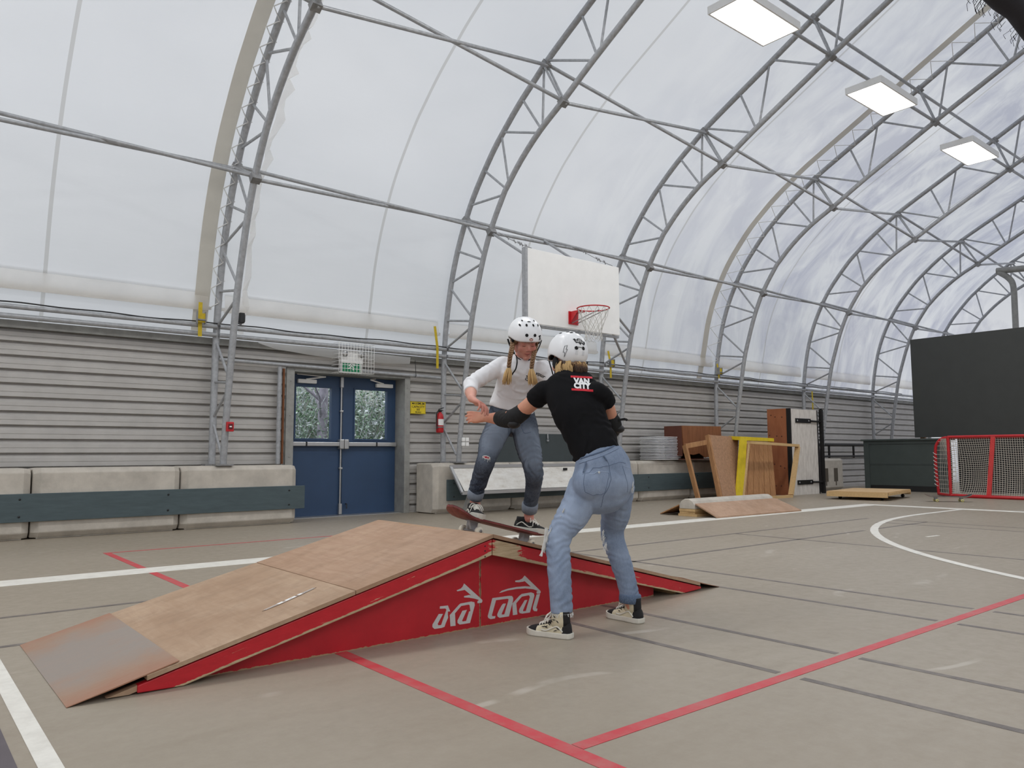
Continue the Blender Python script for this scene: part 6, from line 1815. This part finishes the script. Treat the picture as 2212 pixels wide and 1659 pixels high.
# helmet with stickers
rimB = lambda ph: .035 - .075 * (1 - math.cos(ph)) / 2 + .040 * max(0, math.sin(abs(((ph + math.pi) % (2 * math.pi)) - math.pi))) ** 6
hroot, hsh, patch, hsurf = helmet(HB, pb, rimB, [(168, 3, .011, .011, 0), (192, 3, .011, .011, 0), (165, 56, .012, .006, 20), (195, 56, .012, .006, -20), (-110, 62, .014, .006, 10), (-150, 62, .012, .006, 10), (110, 62, .014, .006, 0), (12, 12, .011, .011, 0), (-12, 12, .011, .011, 0), (-55, 58, .014, .006, 0), (55, 58, .014, .006, 0), (0, 72, .012, .006, 0)], .132)
def sticker(name, phi, th, w, h, rot, poly, m, lift=.0016, parent=None):
    pts, nr = patch(math.radians(phi), math.radians(th), w, h, math.radians(rot), 1.004, poly)
    mb = MB(HB); n = len(pts); mb.add([p + nr * lift for p in pts] + [p - nr * .001 for p in pts], [tuple(range(n))] + [(i, (i + 1) % n, n + (i + 1) % n, n + i) for i in range(n)]); return mb.build(name, m, parent or hsh)
wing = [(-1, .75), (-.75, .9), (-.55, .35), (-.35, .95), (0, 1.05), (.35, .95), (.6, .3), (.95, .45), (1, -.2), (.75, -.75), (.3, -.3), (.1, -.95), (-.25, -.35), (-.6, -.5), (-.8, .1)]
ws = sticker('black_sticker', 178, 20, .038, .021, 6, wing, M['black'])
def hl(x, y, z):
    p0, nr = patch(math.radians(178), math.radians(20), 1, 1, math.radians(6), 1.004, [(x, y)]); return HB @ (p0[0] + nr * .0024)
text_mb('OFF', lambda x, y, z: hl(x, y + .010, z), .013, 0, .0004).build('sticker_lettering', M['white'], ws)
text_mb('THE WALL', lambda x, y, z: hl(x, y - .001, z), .011, 0, .0004).build('sticker_lettering', M['white'], ws)
sticker('pale_sticker', 180, -12, .028, .012, 4, [(-1, -1), (1, -1), (1, 1), (-1, 1)], M['alu'] if False else mat('pale_sticker', (222, 224, 226), .3))
sticker('grey_strip', 181, 5, .016, .003, 4, [(-1, -1), (1, -1), (1, 1), (-1, 1)], M['frame_grey'])
bolt = [(.1, 1), (.95, 1), (.35, .25), (.8, .25), (-.75, -1), (-.2, -.12), (-.75, -.12)]
pts, nr = patch(math.radians(-136), math.radians(-4), .019, .030, math.radians(-8), 1.004, bolt)
mb = MB(HB); mb.tube([p + nr * .0012 for p in pts], .0013, 5, closed=True); mb.build('bolt_sticker', M['foam'], hsh)
mb = MB(HB)
for s in (-1, 1):
    mb.tube(smooth_poly([V((.100 * s, .035, .012)), V((.092 * s, .03, -.03)), V((.066 * s, .045, -.085)), V((.02 * s, .062, -.108))], 4), .0065, 6, flat=.4)
    mb.tube(smooth_poly([V((.098 * s, -.065, -.008)), V((.092 * s, -.03, -.04)), V((.072 * s, .03, -.078))], 4), .0065, 6, flat=.4)
    mb.sphere((.082 * s, -.005, -.008), (.012, .030, .036), 12, 8)
mb.build('chin_strap', M['foam'], hroot)
# high-top shoes
def shoeT(p, az): return Matrix.Translation(V(p)) @ Matrix((dirv(az), dirv(az - 90), V((0, 0, 1)))).transposed().to_4x4()
shoe(shoeT((2.729, 2.956, .0008), -19.5), pb, True, 3, 1)
shoe(shoeT((3.290, 2.966, .0008), 1), pb, True, 9, -1)
# ---------------------------------------------------------------- rider on the ramp
pa = thing('person', 'person with blond braids in white shirt and helmet riding a skateboard on the ramp', 'person', (3.1, 3.88, .47))
TB = Matrix.Translation((SKX, SKY, zt(SKX) + .001)) @ Matrix.Rotation(tilt, 4, 'Y')
HA = frame(V((3.1148, 3.6740, 1.6338)), 203, -.50, .03, .97)
RHp, RKn, RAn = V((3.1322, 3.9252, 1.1430)), V((2.9053, 3.8024, 0.8983)), V((2.9340, 3.9512, 0.6468))
LHp, LKn, LAn = V((3.2595, 3.8605, 1.1377)), V((3.2165, 3.7118, 0.8263)), V((3.3139, 3.8731, 0.5420))
RSh, REl, RWr = V((3.0504, 3.8213, 1.4926)), V((2.8206, 3.8428, 1.3655)), V((2.7155, 3.6947, 1.2602))
LSh, LEl, LWr = V((3.2422, 3.6410, 1.4688)), V((3.2802, 3.5753, 1.3214)), V((3.2228, 3.3924, 1.2898))
mb = MB()
head(mb, HA)
limb(mb, [V((3.1418, 3.7227, 1.5286)), HA @ V((0, -.02, -.045))], [.049, .048], 4)
torso(mb, [(V((3.1893, 3.9143, 1.0590)), 200, .10, .08, 1), (V((3.2050, 3.9138, 1.1748)), 200, .14, .10, 1), (V((3.1871, 3.8626, 1.2931)), 200, .122, .09, 1), (V((3.1723, 3.7970, 1.4026)), 200, .13, .092, 1), (V((3.1507, 3.7474, 1.4780)), 202, .13, .085, 1), (V((3.1420, 3.7229, 1.5257)), 202, .085, .065, 1)])
limb(mb, [RSh, V((2.9414, 3.8397, 1.4336)), REl], [.047, .042, .038]); limb(mb, [REl, V((2.7679, 3.7757, 1.3095)), RWr], [.038, .036, .025])
limb(mb, [LSh, LSh.lerp(LEl, .5), LEl], [.046, .041, .037]); limb(mb, [LEl, LEl.lerp(LWr, .4), LWr], [.037, .036, .025])
fa = V((2.7325, 3.6074, 1.2217)) - RWr
hand(mb, RWr, fa, V((-.25, -.15, -1)), V((0, 0, 1)).cross(fa) + V((0, 0, .03)), (.42, .50, .58, .68), .05, (.45, .35), 1.02)
hand(mb, LWr, (.5, -.6, .1), (0, 0, -1), (-.5, -.5, 0), (.4, .4, .4, .4), .08, (.5, .4), .93)
for h, k, a in ((RHp, RKn, RAn), (LHp, LKn, LAn)):
    limb(mb, [h, h.lerp(k, .5), k], [.070, .058, .042]); kc = V((2.9149, 3.8723, 0.7886)) if a is RAn else V((3.2658, 3.7742, 0.7239)); limb(mb, [k, kc, a, a - V((0, 0, .035))], [.042, .038, .033, .033])
HAi = np.array(HA.inverted())
def loc_a(co): return (np.c_[co, np.ones(len(co))] @ HAi.T)[:, :3]
def red_a(co, no):
    l = loc_a(co); g = lambda c, r: np.exp(-(((l - np.array(c)) / np.array(r)) ** 2).sum(1))
    o = .85 * g((0, .086, -.0505), (.019, .014, .0070)) + .12 + .35 * (g((.042, .07, -.018), (.022, .03, .022)) + g((-.042, .07, -.018), (.022, .03, .022))) + .3 * g((0, .108, -.018), (.015, .02, .015)) + .3 * (g((.031, .085, .014), (.018, .02, .010)) + g((-.031, .085, .014), (.018, .02, .010)))
    o = np.where(np.abs(l).max(1) < .2, o, 0)
    for p, r in ((RWr + fa, .07), (RAn, .06), (LAn, .06)): o += .4 * np.exp(-((co - np.array(p)) ** 2).sum(1) / r ** 2)
    return o
ba, tba = fuse(mb, 'body', M['skin_a'], pa, .0042, 3, paint={'red': red_a})
# brows and lowered lashes
mb = MB(HA)
for s in (-1, 1):
    mb.tube([V((.014 * s, .0935, .030)), V((.026 * s, .0945, .035)), V((.040 * s, .085, .034)), V((.048 * s, .076, .029))], [.0018, .0024, .002, .001], 6)
mb.v = drape(tba, mb.v, .0008); mb.build('eyebrow', M['light_brown_hair'], ba)
mb = MB(HA)
for s in (-1, 1):
    mb.tube(drape(tba, [HA @ p for p in [V((.018 * s, .088, .007)), V((.026 * s, .092, .002)), V((.034 * s, .091, .001)), V((.043 * s, .083, .005))]], .0006), [.0009, .0014, .0014, .0008], 5) if False else None
q = MB()
for s in (-1, 1): q.tube(drape(tba, [HA @ p for p in [V((.018 * s, .09, .006)), V((.026 * s, .095, .002)), V((.034 * s, .094, .001)), V((.043 * s, .085, .005))]], .0006), [.0009, .0015, .0015, .0008], 5)
q.build('eyelashes', M['brown_hair'], ba)
q = MB(); q.tube(drape(tba, [HA @ p for p in [V((-.019, .086, -.0508)), V((-.010, .092, -.0515)), V((0, .094, -.0522)), V((.010, .092, -.0515)), V((.019, .086, -.0508))]], .0002), [.0006, .0013, .0016, .0013, .0006], 5)
q.build('mouth_line', mat('mouth_shadow', (92, 40, 38), .6), ba)
# shirt
mb = MB()
torso(mb, [(V((3.1882, 3.9025, 1.2224)), 200, .152, .118, 1), (V((3.1901, 3.8902, 1.2584)), 200, .153, .117, 1), (V((3.1850, 3.8551, 1.3168)), 200, .145, .108, 1), (V((3.1738, 3.8035, 1.3911)), 200, .147, .106, 1), (V((3.1561, 3.7586, 1.4554)), 201, .158, .102, 1), (V((3.1475, 3.7389, 1.4949)), 202, .145, .088, 1), (V((3.1421, 3.7254, 1.5259)), 202, .092, .072, 1), (V((3.1385, 3.7141, 1.5483)), 202, .058, .058, 1)])
limb(mb, [RSh + V((.01, 0, 0)), V((2.9562, 3.8397, 1.4405)), REl], [.064, .054, .050]); limb(mb, [REl, V((2.7847, 3.7986, 1.3289)), V((2.7651, 3.7719, 1.3063))], [.050, .0455, .045], end=False)
limb(mb, [LSh, LSh.lerp(LEl, .5), LEl], [.062, .054, .048]); limb(mb, [LEl, LEl.lerp(LWr, .7)], [.048, .042])
sa, tsa = fuse(mb, 'shirt', M['white_cotton'], pa, .0062, 6, fold=[([tuple(V((3.1853, 3.8991, 1.2161))), tuple(V((3.1850, 3.8551, 1.3168))), tuple(V((3.1561, 3.7586, 1.4554))), tuple(V((3.1398, 3.7156, 1.5486)))], [.0095, .0070, .0034, .0012], .075), ([tuple(RSh), tuple(V((2.9562, 3.8397, 1.4405))), tuple(REl), tuple(V((2.7651, 3.7719, 1.3063)))], [.0015, .0045, .0065, .003], .055), ([tuple(LSh), tuple(LEl)], [.002, .004], .05)], seed=21)
dA = V((2.9946, 3.4632, 1.3947)) - V((0, 0, CAM_H))
def scrip(txt, c, ang, size, arcr=None):
    c = V(c); r = V((.774, -.634, 0)); u = V((0, 0, 1)); ca, sn = math.cos(ang), math.sin(ang); X_, Y_ = r * ca + u * sn, u * ca - r * sn
    m_ = text_mb(txt, lambda x, y, z: c + X_ * x + Y_ * (y - (x * x * 3.2 if arcr else 0)), size, 0, .0006, .25)
    print_on(tsa, subdivided(m_, .01), dA, .0018).build('script_lettering', M['black'], sa, recalc=False)
scrip("DA", V((2.9697, 3.4852, 1.3810)), 1.35, .026); scrip("'s your", V((3.0217, 3.4394, 1.4084)), -.35, .034, True)
mb = MB(); mb.tube(smooth_poly([HA @ V((-.055 * -1, .03, -.085)), V((3.0336, 3.6526, 1.4992)), V((3.0293, 3.6612, 1.4562)), V((3.0237, 3.6817, 1.4315)), V((3.0198, 3.6862, 1.4201))], 5), .0042, 6); mb.build('loose_strap', M['foam'], sa)
# jeans
mb = MB()
torso(mb, [(V((3.1869, 3.9162, 1.0590)), 200, .10, .085, 1), (V((3.1978, 3.9196, 1.1200)), 200, .150, .108, 1.05), (V((3.2027, 3.9157, 1.1748)), 200, .162, .112, 1.05), (V((3.1957, 3.9021, 1.2288)), 200, .146, .106, 1), (V((3.1909, 3.8817, 1.2701)), 200, .136, .100, 1)])
limb(mb, [RHp, V((3.0067, 3.8673, 1.0203)), RKn, V((2.9149, 3.8723, 0.7886)), V((2.9280, 3.9383, 0.6882)), V((2.9301, 3.9459, 0.6646))], [.091, .080, .060, .0535, .047, .046], end=False)
limb(mb, [LHp, V((3.2268, 3.7813, 0.9911)), LKn, V((3.2658, 3.7742, 0.7239)), V((3.3039, 3.8469, 0.6127)), V((3.3114, 3.8653, 0.5696))], [.090, .083, .062, .053, .047, .046], end=False)
def fade_a(co, no):
    o = .02 + .08 * wavy(co, 14)
    for h, k in ((RHp, RKn), (LHp, LKn)):
        h_, k_ = np.array(h), np.array(k); d = k_ - h_; L = np.linalg.norm(d); d /= L; t = np.clip((co - h_) @ d / L, 0, 1.25)
        f = np.clip((no @ np.array(dirv(210))), 0, 1); o += 1.0 * f * np.exp(-((t - .52) / .36) ** 2)
    return o
ja, tja = fuse(mb, 'jeans', M['denim_dark'], pa, .006, 4, fold=[([tuple(RHp), tuple(RHp.lerp(RKn, .5)), tuple(RKn), tuple(RKn.lerp(RAn, .4)), tuple(RAn)], [.003, .0018, .0048, .003, .0028], .042), ([tuple(LHp), tuple(LHp.lerp(LKn, .5)), tuple(LKn), tuple(LKn.lerp(LAn, .4)), tuple(LAn)], [.003, .0018, .0050, .003, .0028], .042)], seed=31, paint={'fade': fade_a})
for c, ax, r in ((V((2.9304, 3.9439, 0.6792)), RKn - RAn, .0475), (V((3.3085, 3.8595, 0.5850)), LKn - LAn, .0485)):
    mb = MB(); mb.lathe([(r - .003, -.030), (r + .003, -.029), (r + .0055, 0), (r + .004, .026), (r - .002, .030)], c, ax, 28); mb.build('rolled_cuff', M['denim_cuff'], ja)
# tear over the knee with red cloth beneath
def kpatch(c, w, h, m, name, off, rot=0.0):
    c = V(c); r = V((.774, -.634, 0)); u = V((0, 0, 1)); mb = MB(); n = 18
    R_ = [c + r * (math.cos(a) * w * math.cos(rot) - math.sin(a) * h * math.sin(rot)) + u * (math.sin(a) * h * math.cos(rot) + math.cos(a) * w * math.sin(rot)) for a in [2 * math.pi * k / n for k in range(n)]]
    q_ = drape(tja, R_ + [c], off); mb.add(q_, [(i, (i + 1) % n, n) for i in range(n)], True); return mb.build(name, m, ja, recalc=False), q_[:n]
_, ringp = kpatch(V((2.8640, 3.7437, 0.9128)), .030, .011, mat('red_patch', (176, 48, 64), .9), 'knee_tear', .002, -.25)
mb = MB(); mb.tube(ringp, .0026, 5, closed=True); r = random.Random(3)
for i in range(16):
    a = ringp[r.randrange(18)]; b = a + V((r.uniform(-.012, .012), r.uniform(-.004, .004), -r.uniform(.006, .02))); mb.tube([a, b], .0011, 4, False)
mb.build('torn_threads', M['thread_pale'], ja)
seam(tja, [V((3.0337, 3.8490, 1.1527)), V((3.0480, 3.8149, 1.1224)), V((3.0890, 3.8097, 1.1025))], .0016, 'pocket_seam', T2, ja, .0004)
seam(tja, [V((3.1426, 3.7633, 1.1228)), V((3.1687, 3.7489, 1.0640)), V((3.2089, 3.7142, 1.0784))], .0016, 'pocket_seam', T2, ja, .0004)
seam(tja, [V((3.1021, 3.7879, 1.1964)), V((3.0924, 3.8044, 1.1230)), V((3.0953, 3.8366, 1.0502))], .0018, 'fly_seam', T2, ja, .0004)
# braids
def braid(pts, name, tail, seed):
    mb = MB(); p = smooth_poly(pts, 8); L = len(p); r = random.Random(seed)
    for i in range(0, L - 1):
        d = (p[i + 1] - p[i]).normalized(); sd = d.cross(V((.633, .774, 0))).normalized(); nr = sd.cross(d)
        t = i / L; w = .0125 * (1 - .25 * t)
        for k in range(2):
            s = 1 if k else -1; c = p[i] + sd * s * w * .58 + nr * (.004 if (i + k) % 2 else -.002) + d * (.004 * k)
            Rm = Matrix((d, sd, nr)).transposed() @ Matrix.Rotation(-s * .75, 3, 'Z'); mb.sphere(c, (w * 1.15, w * .62, w * .72), 8, 6, Rm)
    o = mb.build(name, M['light_brown_hair'], pa)
    e = p[-1]; mb = MB(); mb.tube([e - V((0, 0, -.004)), e - V((0, 0, .006))], .0105, 10); mb.build('hair_tie', M['foam'], o)
    mb = MB()
    for i in range(80):
        a = r.uniform(0, 6.28); q = r.random() ** .5; s_ = V((math.cos(a), math.sin(a), 0)) * .009 * q
        l = r.uniform(.75, 1.08); en = e.lerp(tail, l) + V((math.cos(a), math.sin(a), 0)) * .034 * q * r.uniform(.6, 1.1)
        mb.tube(smooth_poly([e + s_, e.lerp(tail, .4) + s_ * 2.6, en], 3), [.0038, .0042, .0044, .004, .0034, .0024, .0010], 5, False)
    mb.build('braid_tail', M['blond'], o)
braid([HA @ V((.080, -.005, .015)), V((2.9918, 3.6510, 1.5825)), V((2.9795, 3.6543, 1.5299)), V((2.9830, 3.6727, 1.4599))], 'braid', V((2.9835, 3.6965, 1.3638)), 1)
braid([HA @ V((-.080, -.005, .01)), V((3.1403, 3.6081, 1.5758)), V((3.1083, 3.5894, 1.5160)), V((3.0985, 3.5917, 1.4548))], 'braid', V((3.1170, 3.6008, 1.3584)), 2)
mb = MB(HA)
for s in (-1, 1):
    mb.sphere((.072 * s, .010, .030), (.016, .045, .045), 14, 10)
    for i in range(26):
        r = random.Random(i * 7 + (s > 0)); x = .066 * s; mb.tube(smooth_poly([V((.050 * s + r.uniform(-.006, .006), .070 - i * .0012, .050)), V((.068 * s, .052 - i * .0015, .030)), V((.080 * s, .012, .006 - r.uniform(0, .012)))], 3), [.003, .0035, .0038, .0038, .0036, .003, .002], 5, False)
mb.sphere((0, -.05, .0), (.074, .055, .06), 16, 10)
mb.build('hair', M['light_brown_hair'], pa)
# helmet
rimA = lambda ph: .046 - .085 * (1 - math.cos(ph)) / 2 + .030 * max(0, math.sin(abs(((ph + math.pi) % (2 * math.pi)) - math.pi))) ** 6
vA = [(15, 22, .0105, .0105, 0), (-15, 22, .0105, .0105, 0), (19, 56, .007, .012, -8), (-19, 56, .007, .012, 8), (52, 50, .013, .0065, 25), (-52, 50, .013, .0065, -25), (0, 72, .012, .0055, 0), (60, 70, .011, .005, 20), (-60, 70, .011, .005, -20), (168, 8, .011, .011, 0), (192, 8, .011, .011, 0), (165, 56, .012, .006, 20), (195, 56, .012, .006, -20)]
HB_keep = HB
hra, hsa, patchA, surfA = helmet(HA, pa, rimA, vA, .114)
def stickA(name, phi, th, w, h, rot, poly, m, lift=.0016):
    pts, nr = patchA(math.radians(phi), math.radians(th), w, h, math.radians(rot), 1.004, poly)
    mb = MB(HA); n = len(pts); mb.add([p + nr * lift for p in pts] + [p - nr * .001 for p in pts], [tuple(range(n))] + [(i, (i + 1) % n, n + (i + 1) % n, n + i) for i in range(n)]); return mb.build(name, m, hsa)
stickA('oval_sticker', -1, 9, .0125, .0100, 0, None, mat('tan_sticker', (178, 128, 116), .5)); stickA('oval_sticker_centre', -1, 9, .007, .0055, 0, None, mat('pale_rose', (226, 196, 186), .5), .0022); stickA('oval_sticker_dot', -1, 12, .003, .0026, 0, None, M['foam'], .0027)
for i, (dp, dt, w) in enumerate(((-41, 16, .006), (-35, 16, .006), (-38, 10, .007), (-41, 5, .004), (-35, 5, .004))): stickA('dark_sticker', dp, dt, w, w * .85, 0, None, M['foam'])
stickA('side_sticker', -78, 32, .010, .020, 10, [(-1, .9), (.2, 1), (1, .2), (.2, -.1), (.7, -1), (-.6, -.8), (-.3, 0)], M['foam'])
mb = MB(HA)
for s in (-1, 1):
    mb.tube(smooth_poly([V((.100 * s, .040, .030)), V((.090 * s, .035, -.02)), V((.062 * s, .045, -.080)), V((.02 * s, .055, -.107))], 4), .0065, 6, flat=.4)
    mb.tube(smooth_poly([V((.100 * s, -.055, .0)), V((.092 * s, -.02, -.03)), V((.070 * s, .03, -.07))], 4), .0065, 6, flat=.4)
    mb.sphere((.088 * s, .012, .022), (.010, .030, .030), 12, 8)
mb.build('chin_strap', M['foam'], hra)
# low skate shoes on the board
def onb(x, y, ang): return TB @ Matrix.Translation((x, y, .0962)) @ Matrix.Rotation(ang, 4, 'Z')
shoe(onb(-.175, .075, math.radians(-112)), pa, False, 1, -1)
shoe(onb(.238, .050, math.radians(-70)), pa, False, 2, 1)
# ---------------------------------------------------------------- every label within its length
for o_ in sc.objects:
    if o_.parent is None and o_.get('label') and len(o_['label'].split()) > 16: print('LONG LABEL', o_.name, o_['label'])
